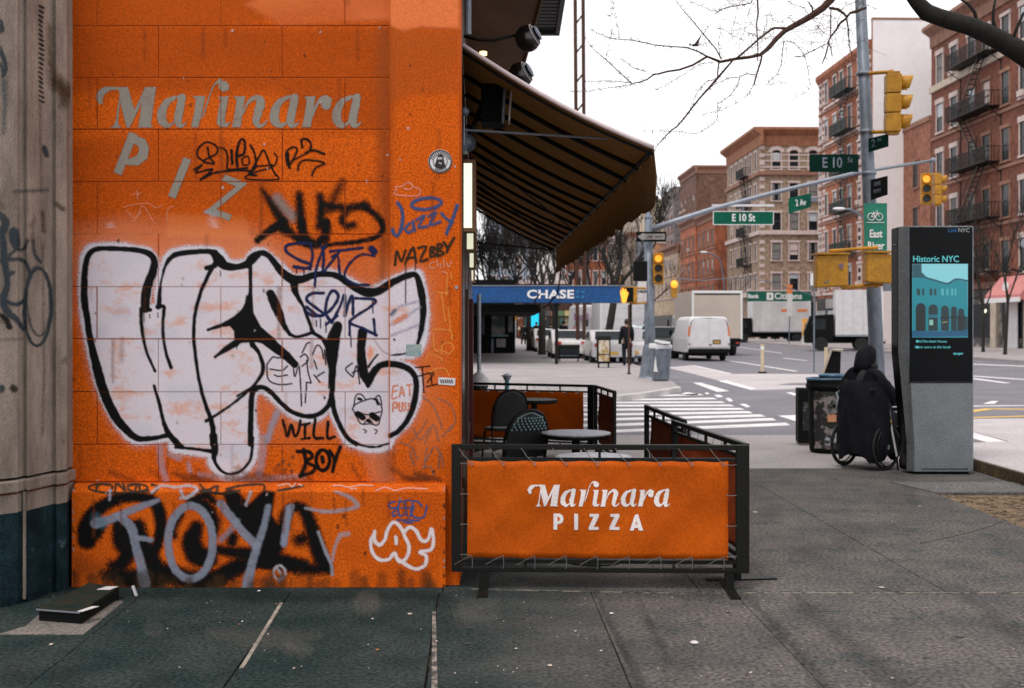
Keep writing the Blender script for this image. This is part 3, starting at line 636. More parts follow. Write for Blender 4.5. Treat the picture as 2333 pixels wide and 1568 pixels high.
for L in [[(1018,1175),(1010,1260),(1045,1250)],[(1020,1215),(1045,1205)],[(1018,1178),(1050,1170)],[(1060,1250),(1075,1180),(1092,1245)],[(1062,1225),(1090,1220)],[(1110,1170),(1140,1165)],[(1126,1168),(1130,1240)],[(1015,1350),(1018,1290),(1045,1295),(1040,1320),(1018,1325)],[(1058,1290),(1058,1340),(1078,1340),(1080,1288)],[(1105,1290),(1090,1300),(1105,1325),(1088,1345)],[(1135,1290),(1118,1300),(1130,1325),(1112,1345)]]:
    p.stroke(L, 3.6, OG, 1.2, .85, T=R4)
BL=(.03,.075,.19)
def Bl(L,r=11,c=BL,soft=2.2,op=.9): p.stroke(L,r,c,soft,op,T=R4)
p.ellipse((1242,-62),100,38,11,BL,soft=2.4,op=.9,T=R4,rot=-.1)
Bl([(1048,-66),(1072,-30),(1082,40),(1070,110),(1045,155),(1020,140),(1014,112)]); Bl([(1130,70),(1100,110),(1125,135),(1155,100),(1150,60),(1165,125)],9)
Bl([(1175,50),(1228,22),(1190,95),(1250,92)],9); Bl([(1255,25),(1305,0),(1268,80),(1335,62)],9); Bl([(1345,5),(1385,45),(1420,60)],9); Bl([(1452,-50),(1420,40),(1378,140)],11)
for L in [[(1030,352),(1042,262),(1072,325),(1102,252)],[(1098,345),(1150,238),(1172,335)],[(1110,310),(1165,300)],[(1188,238),(1240,232),(1200,325),(1252,315)],[(1268,300),(1272,235),(1300,240),(1280,265),(1310,285),(1268,300)],[(1318,295),(1322,215),(1350,225),(1330,250),(1360,275),(1318,295)],[(1362,200),(1385,240)],[(1432,168),(1395,230),(1380,270)]]: p.stroke(L,8,(.02,.018,.01),1.6,.92,T=R4)
for (x,y,L_) in [(1103,350,260),(1170,330,60)]: p.stroke([(x,y),(x-2,y+L_)],3.4,(.03,.02,.02),1.2,.85,T=R4)
PKK=(.80,.34,.26)
for L in [[(1030,1270),(1080,1262),(1120,1238),(1150,1262),(1130,1285),(1090,1280)],[(1040,1280),(1035,1320),(1180,1328),(1200,1290),(1160,1270)]]: p.stroke(L,3.5,PKK,1.2,.8,T=R2)
for L in [[(1300,335),(1270,345),(1268,375),(1300,375)],[(1315,320),(1320,370)],[(1335,345),(1340,375)],[(1360,310),(1362,370)],[(1380,340),(1395,370),(1415,325)],[(1350,400),(1375,405)]]: p.stroke(L,3,(.72,.40,.28),1.2,.7,T=R4)
YE=(.86,.33,.06)
for L in [[(1385,410),(1380,560)],[(1410,410),(1415,450)],[(1310,540),(1390,545)],[(1345,550),(1370,740)],[(1285,790),(1400,800),(1415,860),(1390,640)],[(1290,830),(1300,930),(1340,935)],[(1350,960),(1350,900),(1390,880),(1425,910),(1400,955),(1360,940)],[(1240,1010),(1260,960),(1330,980),(1355,1010)],[(1270,1080),(1300,1060),(1370,1060),(1400,1110)]]: p.stroke(L,4.5,YE,1.6,.6,T=R4)
GN=(.16,.15,.13)
for L in [[(1220,1250),(1280,1300),(1330,1400),(1350,1470)],[(1320,1260),(1400,1300),(1440,1400),(1400,1480)],[(1130,1560),(1200,1480),(1250,1400)],[(1230,1568),(1290,1440),(1330,1550)],[(1150,1460),(1200,1540),(1260,1460)],[(1350,1520),(1420,1440)]]: p.stroke(L,4,GN,1.6,.6,T=R4)
for L in [[(800,30),(860,60),(900,130)],[(850,90),(880,170)],[(960,60),(940,190)],[(930,190),(980,180),(1005,235)],[(1020,60),(1050,110),(1060,180)],[(1000,60),(950,150)],[(1040,100),(1030,190)]]: p.stroke(L,4,GN,1.4,.65,T=R6)
GS=(.33,.33,.40)
p.stroke([(232,1355),(200,1430),(165,1540)],22,GS,5,.6,T=R4)
for L in [[(1010,700),(1060,640),(1150,610),(1190,600)],[(1005,760),(1080,720),(1200,640)],[(1010,830),(1090,800),(1190,760)]]: p.stroke(L,7,(.36,.36,.46),4,.55,T=R4)
p.stroke([(1030,740),(1100,700)],14,(.72,.2,.05),6,.7,T=R4)
p.stroke([(1000,690),(1030,660)],8,(.05,.08,.16),3,.7,T=R4)
# pinkish chalk scribble upper left
for L in [[(840,1410),(880,1395),(1000,1380),(1060,1410),(1100,1390)],[(930,1290),(935,1360)],[(890,1320),(960,1315)],[(860,1430),(920,1480),(970,1400),(1040,1500)],[(900,1500),(960,1440)],[(1130,1500),(1140,1420),(1180,1400)]]: p.stroke([(x-1650,y) for x,y in L],3,(.78,.32,.2),1.3,.5,T=R2)
# round sticker is separate geometry
p.build('graffiti', wall_d, .0023, bld, label='scattered thin blue, black and yellow marker tags', joints=jt)
p = Paint(165, 640, 290, 520, 2)
for L in [[(840,1410),(880,1395),(1000,1380),(1060,1410),(1100,1390)],[(930,1290),(935,1360)],[(890,1320),(960,1315)],[(860,1430),(920,1480),(970,1400),(1040,1500)],[(900,1500),(960,1440)],[(1130,1500),(1140,1420),(1180,1400)]]: p.stroke(L,3,(.78,.32,.2),1.3,.55,T=R1)
p.stroke([(1400,1440),(1480,1460)],12,(.4,.45,.5),5,.5,T=R1); p.stroke([(1440,1500),(1470,1568)],22,(.82,.5,.42),12,.5,T=R1)
p.stroke([(750,1540),(770,1568)],16,(.82,.5,.45),12,.6,T=R1)
p.build('graffiti', wall_d, .0010, bld, label='faint pink chalk scribble', joints=jt)
# --- tags on the base course
p = Paint(165, 1014, 1100, 1338, 1.9)
def H(pts,r,T=R5,soft=9,op=.96): p.stroke(pts,r,BK,soft,op,T=T)
p.stroke([(500,800),(900,900),(1700,900)],40,(.2,.05,.01),30,.4,T=R5)
H([(545,640),(540,560),(600,460),(720,390),(860,370),(960,400),(1000,480),(1005,580),(980,690)],[58,50,44,36,30,36,40,36,30],soft=7)
H([(760,545),(770,640),(800,720),(760,790)],[56,66,50,46]); H([(700,800),(740,860),(850,880),(1000,850)],[30,46,60,60],soft=12)
H([(940,700),(960,800),(990,880)],[44,60,60]); H([(1050,850),(1200,890),(1350,880),(1480,810)],[60,60,56,50],soft=12)
H([(1190,395),(1290,430),(1340,520),(1345,600)],[26,34,34,20]); H([(1130,480),(1085,560),(1090,620)],[22,26,16])
H([(620,560),(600,600)],40); H([(860,560),(880,640),(900,700)],50,soft=10); H([(660,860),(800,900),(950,900)],[26,34,40],soft=14); H([(1400,860),(1520,800),(1640,770)],[40,44,40],soft=12); H([(1230,560),(1200,650),(1230,730),(1300,760)],[40,60,66,60]); H([(1230,380),(1290,360),(1340,400)],[24,28,20])
p.poly([(1395,345),(1440,320),(1480,330),(1560,415),(1650,330),(1720,340),(1700,480),(1745,560),(1750,740),(1700,830),(1560,800),(1620,680),(1440,480)], BK, 4, .96, T=R5)
H([(1360,700),(1480,720),(1600,740),(1760,770),(1900,800)],[26,36,50,44,36]); H([(1460,620),(1450,650)],30)
H([(60,560),(75,480),(130,435),(185,450),(230,540),(265,660),(300,760),(340,820)],[34,34,28,36,42,48,48,30],R6)
H([(50,560),(30,650),(40,700)],[30,36,20],R6); H([(30,790),(150,812),(260,822),(330,815)],[40,40,36,28],R6,12); H([(160,640),(185,630)],34,R6,14)
def Q(pts,r,T=R5,soft=3,op=.88,c=(.215,.235,.30)): p.stroke(pts,r,c,soft,op,T=T,noise=.25)
Q([(600,535),(690,510),(830,450),(990,392)],[34,26,24,14]); Q([(745,490),(820,560),(850,680),(880,790),(905,910)],[26,28,26,28,36]); Q([(860,625),(945,640)],16); Q([(600,500),(650,540)],30,R5,8,.5,(.05,.13,.18))
p.ellipse((1192,655),140,228,24,(.215,.235,.30),soft=3,op=.88,T=R5,noise=.2)
Q([(1382,415),(1450,500),(1530,600),(1600,670)],[26,24,26,28]); Q([(1680,435),(1650,560),(1610,680),(1575,800),(1545,930)],[20,20,24,26,34]); Q([(1380,640),(1440,580),(1490,520)],18,op=.5)
Q([(1825,430),(1795,550),(1778,670)],[20,20,18]); Q([(95,440),(60,660)],[20,18],R6)
Q([(200,440),(300,460),(400,458),(500,440),(525,420),(480,375),(380,335)],[8,12,12,12,16,14,7],R6,2.5,.7,(.36,.33,.36)); Q([(280,590),(320,700),(360,790),(368,860)],[9,11,10,10],R6,2.5,.75,(.33,.33,.38)); Q([(470,600),(420,612),(385,680),(368,770)],[14,16,11,9],R6,3,.6,(.4,.36,.38))
LW=(.70,.60,.60)
def W_(pts,r=11,T=R6,c=LW,soft=1.7,op=.95): p.stroke(pts,r,c,soft,op,T=T)
W_([(633,585),(632,640),(660,672),(695,640),(712,580),(750,528),(795,560),(822,620),(848,680),(835,745),(795,778),(775,760),(757,722),(720,760),(660,762),(618,715),(608,650),(628,600)])
W_([(815,590),(850,560),(890,580),(925,640),(965,640),(985,570)]); W_([(992,575),(1000,640),(985,700),(915,715),(955,740),(945,800),(890,822),(820,790),(780,760)]); W_([(765,622),(768,662)],10)
BB=(.02,.09,.26)
for L in [[(760,400),(725,410),(730,440),(775,440),(745,470),(750,492),(770,480)],[(790,390),(780,440),(790,490),(830,470)],[(785,400),(830,395),(850,390)],[(800,440),(850,440)],[(820,400),(835,490)],[(860,395),(900,400),(930,430)],[(870,410),(860,470),(890,500),(940,495),(960,425)],[(850,500),(880,430)],[(775,515),(910,518)],[(815,530),(870,532)]]: W_(L,5,R6,BB,1.3,.9)
def Z_(L,r=5,c=(.03,.02,.012)): p.stroke(L,r,c,1.4,.9,T=R5)
p.ellipse((740,312),185,34,6,(.03,.02,.012),soft=1.4,op=.9,T=R5)
for L in [[(600,330),(620,290),(700,300),(690,340)],[(720,340),(730,285),(780,330),(770,290)],[(800,300),(850,290),(840,340),(800,320)],[(870,290),(880,335),(930,330)],[(950,290),(990,310),(960,345)],[(1250,290),(1290,330),(1360,300),(1350,350)],[(1420,320),(1500,300),(1640,290),(1655,330)],[(1250,330),(1400,350),(1500,330)],[(1740,330),(1900,300)]]: Z_(L,7)
for L in [[(950,340),(1010,300),(1100,310),(1180,300),(1235,320),(1200,360),(1130,380)],[(1130,330),(1160,380),(1230,330)],[(1540,420),(1570,340)]]: W_(L,9,R5,(.42,.36,.38),3,.7)
for L in [[(1740,300),(1790,290)],[(1800,285),(1830,305),(1850,285)],[(1870,290),(1890,300)]]: W_(L,4,R5,(.62,.45,.4),1.4,.6)
for L in [[(370,300),(420,298),(470,310),(540,296),(620,300)],[(480,320),(520,318)],[(640,330),(700,310),(760,330),(830,315),(960,320)]]: W_(L,4,R6,(.72,.42,.35),1.4,.6)
p.ellipse((1750,845),36,44,7,(.45,.42,.45),soft=3,op=.8,T=R5); W_([(1735,820),(1760,860),(1745,905)],7,R5,(.45,.42,.45),3,.7)
p.stroke([(690,330),(685,390)],8,(.4,.4,.5),3,.6,T=R5)
p.build('graffiti', base_d, .0009, bld, label='black and grey TOYA tag, white bubble throw-up and blue tag on the base')
# grey smears above the base
p = Paint(330, 880, 900, 1097, 2.2)
for L,r in [([(1000,60),(1010,160),(1035,260)],20),([(1650,0),(1640,120),(1620,220)],26),([(1060,100),(1120,130)],18),([(1180,160),(1190,210)],14)]: p.stroke(L,r,(.40,.36,.42),5,.5,T=R5,noise=.3)
p.stroke([(1250,230),(1500,262),(1900,240)],14,(.6,.42,.42),6,.5,T=R5)
p.build('graffiti', wall_d, .0006, bld, label='faint grey smears of overspray', joints=jt)
# weathering: splash dirt at the foot, chips and drips
p = Paint(165, 1014, 1100, 1340, 2.4)
gk = np.random.default_rng(3)
for i in range(46):
    x = gk.uniform(165,1014); h_ = gk.uniform(6,34); p.stroke([(x,1340),(x+gk.uniform(-3,3),1340-h_)], gk.uniform(4,13), (.06,.03,.012), 7, gk.uniform(.15,.45))
for i in range(40):
    x = gk.choice([167,1012]) if i<26 else gk.uniform(170,1010); y = gk.uniform(1105,1335); p.stroke([(x,y),(x+gk.uniform(-2,2),y+gk.uniform(1,7))], gk.uniform(.8,2.2), (.45,.34,.30) if i%2 else (.03,.02,.015), 1.2, .8)
for i in range(16):
    x = gk.uniform(180,1000); y = gk.uniform(1118,1150); p.stroke([(x,y),(x+1,y+gk.uniform(20,110))], gk.uniform(1.5,4), (.22,.05,.012), 3, .3)
p.build('paint_weathering', base_d, .0014, bld)['kind']='stuff'
p = Paint(161, 1046, -10, 1096, 2.6)
for i in range(70):
    x = gk.uniform(165,1044); y = gk.uniform(0,1095); p.stroke([(x,y),(x+gk.uniform(-2,2),y+gk.uniform(0,4))], gk.uniform(.9,2.4), [(.03,.015,.008),(.62,.5,.45),(.2,.05,.015)][i%3], 1.4, .75)
for i in range(34):
    x = gk.uniform(165,1044); y = gk.choice(rows[1:-1])+2; p.stroke([(x,y),(x+gk.uniform(-2,2),y+gk.uniform(25,120))], gk.uniform(1.5,5), (.20,.045,.012), 4, gk.uniform(.12,.3))
for i in range(26):
    x = gk.uniform(180,1000); p.stroke([(x,gk.uniform(1060,1092)),(x+gk.uniform(20,60),1094)], gk.uniform(3,7), (.10,.03,.01), 6, .3)
p.build('paint_weathering', wall_d, .0027, bld, joints=jt)['kind']='stuff'
# stickers
def disc(c, r, n=28, y=0.0):
    b = B(); vs = [(c[0]+r*math.cos(2*math.pi*i/n), c[1]-y, c[2]+r*math.sin(2*math.pi*i/n)) for i in range(n)]
    vs2 = [(a[0],a[1]+.0015,a[2]) for a in vs]
    b.add(vs+vs2, [tuple(range(n)), tuple(range(2*n-1,n-1,-1))]+[(i,n+i,n+(i+1)%n,(i+1)%n) for i in range(n)]); return b
c = P(1003,368,PY); st = part('sticker', disc(c,.0755,y=.004), M['white'], bld, label='round black and white sticker with a bearded figure')
p = Paint(974, 1033, 338, 399, 1.0)
p.ellipse((1003,368),25,25,1.3,(.03,.03,.03),soft=.8); p.ellipse((1003,368),16,16,.7,(.05,.05,.05),soft=.8)
for a in list(range(200,345,14))+list(range(50,132,14)):
    aa = R(a); x,y = 1003+20.5*math.cos(aa), 368+20.5*math.sin(aa); p.stroke([(x-1.3,y-1.6),(x+1.2,y+1.8)],1.1,(.03,.03,.03),.8,.9)
p.poly([(998,354),(1004,350),(1010,355),(1012,370),(1016,380),(1006,386),(996,384),(990,378),(994,366)],(.03,.03,.03),1,.95); p.stroke([(1000,361),(1006,361)],2.6,(.6,.56,.55),1,.8); p.stroke([(1001,371),(1005,373)],1.6,(.5,.46,.45),1,.8)
p.build('sticker_print', wall_d, .0055, st)
b = B(); a_ = P(928,785,PY); 
st = part('sticker', B().box(XX(925,PY),XX(960,PY),PY-.003,PY+.001,ZZ(812,PY),ZZ(785,PY)), pm('teal_sticker',(.16,.26,.29),(.3,.34,.3),.5,scale=30), bld, label='small teal rectangular sticker')
st = part('sticker', B().cbox(P(1018,869,PY)-Vector((0,.003,0)),.108,.003,.046,ry=R(4)), M['white'], bld, label='small white name sticker')
p = Paint(998,1038,858,880,1.0); 
for x in range(1004,1034,5): p.stroke([(x,866),(x+2,872)],1.3,(.03,.03,.03),.7,.9)
p.build('sticker_print', wall_d, .0058, st)
# ------------------------------------------------------------------ building side: awning, lamps, soffit
AV = -.0295
def sx(Y): return XX(1047,WY)+AV*(Y-WY)     # plane of the side facade
b = B().prism([(sx(WY)-.004,WY+.31),(sx(22),22),(sx(22)-8,22),(sx(WY)-4,WY+.45)],0,9.0)
part('side_facade', b, M['facade'], bld)
for Y0_,Y1_ in ((7.75,9.25),(9.6,12.1),(13.2,15.2),(15.6,18.4)):
    part('shop_window', B().prism([(sx(Y0_)-.01,Y0_),(sx(Y0_)+.012,Y0_),(sx(Y1_)+.012,Y1_),(sx(Y1_)-.01,Y1_)],.62,2.25), M['glass'], bld)
    part('window_sill', B().prism([(sx(Y0_)-.01,Y0_-.04),(sx(Y0_)+.03,Y0_-.04),(sx(Y1_)+.03,Y1_+.04),(sx(Y1_)-.01,Y1_+.04)],.55,.62), M['facade'], bld)
part('shop_door', B().prism([(sx(12.3)-.01,12.3),(sx(12.3)+.014,12.3),(sx(12.9)+.014,12.9),(sx(12.9)-.01,12.9)],.05,2.15), M['black'], bld)
b = B()
for Y in (9.4,12.2,15.4,18.6): b.box(sx(Y)-.02,sx(Y)+.03,Y-.07,Y+.07,0,1.95)
part('door_post', B().box(sx(9.4),sx(9.4)+.038,9.3,9.44,0,1.95), M['facade'], bld)
part('door_post', B().box(sx(13),sx(13)+.06,12.9,13.1,0,1.95), pm('red_door',(.10,.012,.01),None,.5), bld)
part('pipe', B().cyl((sx(20)+.13,20.0,.3),(sx(20)+.13,20.0,2.2),.035), M['steel'], bld)
part('conduit', B().cyl((sx(7.7)+.05,7.7,3.62),(sx(7.7)+.05,7.7,4.4),.022), M['pole'], bld)
part('soffit', B().prism([(sx(8.0),8.0),(.38,8.0),(.05,14.2),(sx(14.2),14.2)],4.6,4.95), M['soffit'], bld)
part('fascia_board', B().prism([(.38,8.0),(.40,8.0),(.07,14.2),(.05,14.2)],4.57,5.5), M['soffit'], bld)
part('downlight', B().lathe([(.035,-.012),(.035,.02)],P(1101,123,10.9)+Vector((0,0,-.0)),16), pm('downlight',(1,.8,.4),None,.5,emis=(1,.72,.28),estr=2.2), bld)
# fire escape balcony high on the side
fe = B(); Z0 = 5.85
for i in range(12):
    y = 14.2+i*.17; fe.box(sx(y),.66,y,y+.10,Z0,Z0+.03)
fe.box(sx(14.2),.66,14.15,14.2,Z0-.05,Z0+.05); fe.box(.62,.68,14.15,16.3,Z0-.05,Z0+.06); fe.box(sx(14.2),.66,16.2,16.3,Z0-.05,Z0+.05)
for i in range(10):
    fe.box(.64,.66,14.2+i*.22,14.22+i*.22,Z0,Z0+.95)
for i in range(7):
    x = sx(14.2)+i*.16; fe.box(x,x+.016,14.16,14.18,Z0,Z0+.95)
fe.box(sx(14.2),.67,14.15,14.19,Z0+.93,Z0+.97); fe.box(.64,.68,14.15,16.3,Z0+.93,Z0+.97)
part('fire_escape', fe, M['black'], bld)
# lantern boxes along the facade
LIT = pm('lit_sign_glass', (.9,.9,.8), None, .4, emis=(.93,1.0,.80), estr=.75)
LIT2 = pm('lit_sign_glass_warm', (.9,.9,.8), None, .4, emis=(.93,.95,.68), estr=.58)
lf = pm('brass_box_frame',(.42,.22,.10),(.3,.15,.07),.5)
for i,(Y,nm) in enumerate([(9.0,'nearest and largest in view'),(11.5,'second along the wall'),(15.1,'third along the wall'),(19.5,'farthest and smallest in view')]):
    x0 = sx(Y)+.0; x1 = XX(1084,Y) if i==0 else XX([0,1085,1084,1082][i],Y)
    t = thing('wall_lantern', 'glowing cream box lantern on the side wall under the awning, '+nm, 'lantern', (x0,Y,2.4), group='lit box lanterns on the side wall', world=True)
    z0,z1 = 2.42,2.93; fr = .03*(Y/9)
    zb_ = [z0,z0,z0,z0][i]
    b = B().box(x0,x1,Y-.04,Y+.14,z0-.03,z0).box(x0,x1,Y-.04,Y+.14,z1,z1+.03).box(x1-.028,x1,Y-.04,Y+.14,z0,z1).box(x0,x0+.006,Y-.04,Y+.14,z0,z1)
    part('frame', b, lf, t, bevel=.003)
    part('lamp_glass', B().box(x0+.006,x1-.028,Y-.03,Y+.13,z0,z1), LIT if i==0 else LIT2, t)
# globe gooseneck lamps over the awning
for i,(Y,xg,yg,rr) in enumerate([(9.0,1202,88,31),(10.0,1185,172,30)]):
    c = P(xg,yg,Y); r = rr*Y/FL
    t = thing('gooseneck_lamp', ['black dome gooseneck lamp above the awning, the upper one','lower black dome gooseneck lamp half behind the awning edge'][i], 'lamp', (sx(Y),Y,c.z), group='gooseneck lamps on the side wall', world=True)
    sh = B(); prof = [(r*math.cos(a),r*.95*math.sin(a)) for a in np.linspace(0,math.pi/2*.98,8)]
    sh.lathe([(a,b_) for a,b_ in prof]); 
    mt = Matrix.Translation(c) @ Matrix.Rotation(R(-20),4,'Z') @ Matrix.Rotation(R(-115),4,'Y')
    sh2 = B().ball((0,0,0),r,20,12,(1,1,.92)).xf(mt)
    part('shade', sh2, pm('black_gloss_shade',(.008,.008,.008),None,.22,spec=.7), t, smooth=True)
    part('rim', B().torus((0,0,-.60*r),r*.80,.004,'z',28,6).xf(mt), M['rail'], t, smooth=True)
    part('lens', B().lathe([(r*.60,-.86*r),(r*.45,-.93*r),(.001,-.985*r)]).xf(mt), M['pole'], t, smooth=True)
    part('arm', B().tube([(sx(Y),Y,c.z+.02+.02*i),(sx(Y)+.12,Y,c.z-.01),(sx(Y)+.24,Y,c.z-.015),(c.x-r*.8,Y,c.z+.03)],.012,8), M['black'], t, smooth=True)
# awning
t = thing('awning', 'large brown canvas awning with black ribs projecting over the café terrace', 'awning', (sx(8),8,2.9), world=True)
Ya, Yb = 7.95, 18.2; XO = lambda Y: 1.0+AV*(Y-Ya)-.01
ZWt, ZFt, ZV = 3.60, 2.885, 2.49
nx_, ny_ = 10, 40
def awn(u, v):   # u along depth 0..1, v out 0..1
    Y = Ya+(Yb-Ya)*u; x = sx(Y)+.01+(XO(Y)-sx(Y)-.01)*v; z = ZWt+(ZFt-ZWt)*v-.05*math.sin(math.pi*v)*(.6+.4*math.cos(2*math.pi*u*11))
    return (x,Y,z)
vs = [awn(u/ny_*1.0, v/nx_) for u in range(ny_+1) for v in range(nx_+1)]
fs = [(i*(nx_+1)+j,i*(nx_+1)+j+1,(i+1)*(nx_+1)+j+1,(i+1)*(nx_+1)+j) for i in range(ny_) for j in range(nx_)]
cv = part('canvas', B().add(vs,fs), M['fabric'], t, smooth=True)
s_ = cv.modifiers.new('solid','SOLIDIFY'); s_.thickness = .006
# valance with scalloped edge
vs = []; nn = 120
for i in range(nn+1):
    Y = Ya+(Yb-Ya)*i/nn; x = XO(Y)+.012+.012*math.sin(i*.9); sc_ = abs(math.sin(math.pi*i/nn*14))
    vs += [(x-.01,Y,ZFt+.005),(x+.012,Y,(ZFt+ZV)/2),(x,Y,ZV+.02-.035*sc_)]
fs = []
for i in range(nn):
    for j in (0,1): fs.append((i*3+j,i*3+j+1,(i+1)*3+j+1,(i+1)*3+j))
va = part('valance', B().add(vs,fs), M['fabric'], t, smooth=True)
s_ = va.modifiers.new('solid','SOLIDIFY'); s_.thickness = .006
for i in range(15):
    Y = Ya+.02+(Yb-Ya-.04)*i/14
    q = [awn((Y-Ya)/(Yb-Ya),v/6) for v in range(7)]
    part('rib', B().tube([(a[0],a[1],a[2]-.035) for a in q],.021 if 0<i else .012,6), M['black'], t)
for v,zo in ((.985,-.03),):
    a_, b_ = awn(0.004,v), awn(.996,v); part('purlin', B().cyl((a_[0],a_[1],a_[2]+zo),(b_[0],b_[1],b_[2]+zo),.017,8), M['black'], t)
for (u0,u1) in ((.42,.60),(.66,.84)):
    a_, b_ = awn(u0,.05), awn(u1,.93); part('brace', B().cyl((a_[0],a_[1],a_[2]-.06),(b_[0],b_[1],b_[2]-.06),.009,6), M['black'], t)
q = [awn(0,v/8) for v in range(9)]
part('edge_tube', B().tube([(a[0],a[1]-.012,a[2]+.006) for a in q],.017,8), M['rail'], t, smooth=True)
a_ = P(1050,296,8.35); b_ = P(1408,318,8.35); part('support_rod', B().cyl((sx(8.35),8.35,a_.z),b_,.0095,8), M['steel'], t)
a_, b_ = awn(1,0.05), awn(1,.97); part('support_rod', B().cyl((sx(18),18.15,2.98),(b_[0],18.15,b_[2]-.05),.014,6), M['black'], t)
q=awn(1,.98); part('scroll_bracket', B().tube([(q[0],18.15,q[2]),(q[0]+.02,18.15,q[2]-.15),(q[0]+.12,18.15,q[2]-.42),(q[0]+.06,18.15,q[2]-.75),(q[0]-.1,18.15,q[2]-.93),(q[0]-.22,18.15,q[2]-.98),(q[0]-.30,18.15,q[2]-.85),(q[0]-.22,18.15,q[2]-.74)],.014,6), M['black'], t, smooth=True)
# loudspeaker and small fittings under the awning
t = thing('loudspeaker', 'black loudspeaker box hanging under the near end of the awning', 'speaker', (sx(8.6),8.6,2.9), world=True)
part('cabinet', B().box(XX(1097,8.6),XX(1150,8.6),8.5,8.8,ZZ(283,8.6),ZZ(196,8.6)), M['black_matte'], t, bevel=.012)
part('side_panel', B().cbox(P(1163,236,8.55),.012,.16,.29,ry=R(4)), M['white'], t)
part('grille', B().cbox(P(1148,236,8.5),.022,.02,.30,ry=R(3)), M['pole'], t, bevel=.004)
part('bracket', B().cyl((sx(8.6),8.7,2.98),P(1100,235,8.7),.02,8), M['black'], t)
t = thing('dome_camera', 'pale grey dome fitting on the wall above the first lantern', 'camera', (sx(8.5),8.5,3.0), world=True)
part('dome', B().ball(P(1062,326,8.5),.072,16,10,(1.05,1,.98)), M['pole'], t, smooth=True)
part('mount', B().box(sx(8.5),sx(8.5)+.04,8.42,8.58,ZZ(348,8.5),ZZ(306,8.5)), M['pole'], t)
t = thing('pull_switch', 'small grey fitting with a hanging rod near the wall', 'fixture', (sx(8.2),8.2,3.0), world=True)
part('rod', B().cyl(P(1057,262,8.2),P(1057,330,8.2),.006,6), M['steel'], t); part('knob', B().ball(P(1059,344-4,8.2)+Vector((0,0,.27)),.035,10,6), M['pole'], t, smooth=True)
# ------------------------------------------------------------------ stone pier at the left
t = thing('stone_pier', 'weathered tan stone pier with blue-black painted foot at the far left', 'pier', (-2.9,6.7,0), world=True)
PX = [(170,7.30),(158,7.22),(152,7.12),(128,7.04),(122,7.06),(98,6.96),(92,6.93),(62,6.80),(56,6.82),(44,6.77),(40,6.74),(0,6.66),(-60,6.60),(-160,6.58)]
def prof(o=0):
    q = [(XX(x,Y)+.6*o,Y-o) for x,Y in PX]; return q+[(-4.6,6.5),(-4.6,7.6),(-2.70,7.6)]
part('shaft', B().prism(prof(0),ZZ(1075,7.0)+.0,5.2), M['stone'], t)
zr0, zr1 = .665,.735
part('ring_moulding', B().prism(prof(.03),zr0,zr1), M['stone'], t, bevel=.012)
part('plinth', B().prism(prof(.006),.545,zr0-.012), M['stone'], t)
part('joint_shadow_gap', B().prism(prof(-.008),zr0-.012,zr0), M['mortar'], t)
part('painted_foot', B().prism(prof(.012),0,.545), M['stone_blue'], t)
part('mortar_line', B().box(XX(57,6.80)-.003,XX(57,6.80)+.010,6.775,6.86,.02,.66), M['stone'], t)
pxs = np.array([q[0] for q in PX][::-1],float); pys = np.array([q[1] for q in PX][::-1],float)
def pier_d(X,Y): return np.interp(X,pxs,pys)
p = Paint(0,160,0,1100,1.9)
GK=(.035,.05,.06)
def U(L,r=8,T=R3,soft=3,op=.85,c=GK): p.stroke(L,r,c,soft,op,T=T)
p.ellipse((258,640),92,262,9,GK,soft=2.5,op=.9,T=R3,rot=.03); p.ellipse((262,600),80,235,7,GK,soft=3,op=.6,T=R3,rot=-.03)
U([(95,135),(100,180),(110,225)],[34,34,24]); U([(60,290),(110,250),(160,245),(190,190)],10,op=.7); U([(225,190),(235,280),(275,335)],10,op=.7)
U([(0,330),(80,315),(160,325),(200,400),(190,470)],12,op=.75); U([(0,100),(20,200),(30,320),(50,480),(20,600),(60,680),(110,720),(160,790)],[16,24,22,20,24,22,16,12],op=.85)
U([(50,420),(90,405)],12); U([(0,560),(60,610),(120,620),(160,600)],12); U([(0,690),(40,720),(65,775)],[12,18,18],c=(.01,.01,.012)); U([(0,20),(40,60),(30,120)],26,op=.7)
U([(10,1190),(0,1200)],22); U([(90,1190),(100,1196)],22,c=(.03,.03,.015)); U([(0,860),(150,855)],10,op=.3,c=(.12,.12,.12))
for a in range(40,690,32):
    s2=(.02,.02,.018); p.stroke([(268,a),(290+6*math.sin(a),a+14)],7,s2,2,.85,T=R1)
U([(340,180),(345,430),(380,560),(440,620)],[8,14,40,50],R1,14,.55,(.10,.05,.02)); U([(400,560),(440,640),(430,700)],30,R1,14,.5,(.05,.03,.015))
U([(0,150),(10,200)],20,R1); U([(0,330),(40,450),(20,520)],[16,12,8],R1); U([(0,430),(30,500)],8,R1); U([(30,560),(35,700),(25,900)],[14,10,8],R1,8,.6,(.05,.08,.1))
U([(300,1000),(315,1050)],[14,18],R1,3,.8); U([(270,700),(280,1300)],6,R1,5,.4,(.1,.08,.06)); U([(385,1385),(430,1420)],14,R1,5,.6,(.08,.06,.03)); U([(290,1440),(295,1568)],10,R1,6,.7,(.1,.07,.05))
U([(290,220),(300,1000),(290,1500)],5,R3,5,.45,(.10,.08,.06))
U([(100,1300),(320,1290)],8,R1,6,.5)
p.build('graffiti', pier_d, .004, t, label='grey and black looping scrawl with oval on the stone')
# ------------------------------------------------------------------ ground
def gp(pts, z=0): return [tuple(G(x,y,z))[:2] for x,y in pts]
road = single('road', B().box(-400,400,12,900,-.5,-.012), M['asphalt'], None, None, kind='structure')
base = struct('ground', B().box(-30,5.45,-12,17.1,-.4,-.030), M['joint'])
struct('ground_far_right', B().box(5.45,60,-12,12.0,-.4,-.013), M['asphalt'])
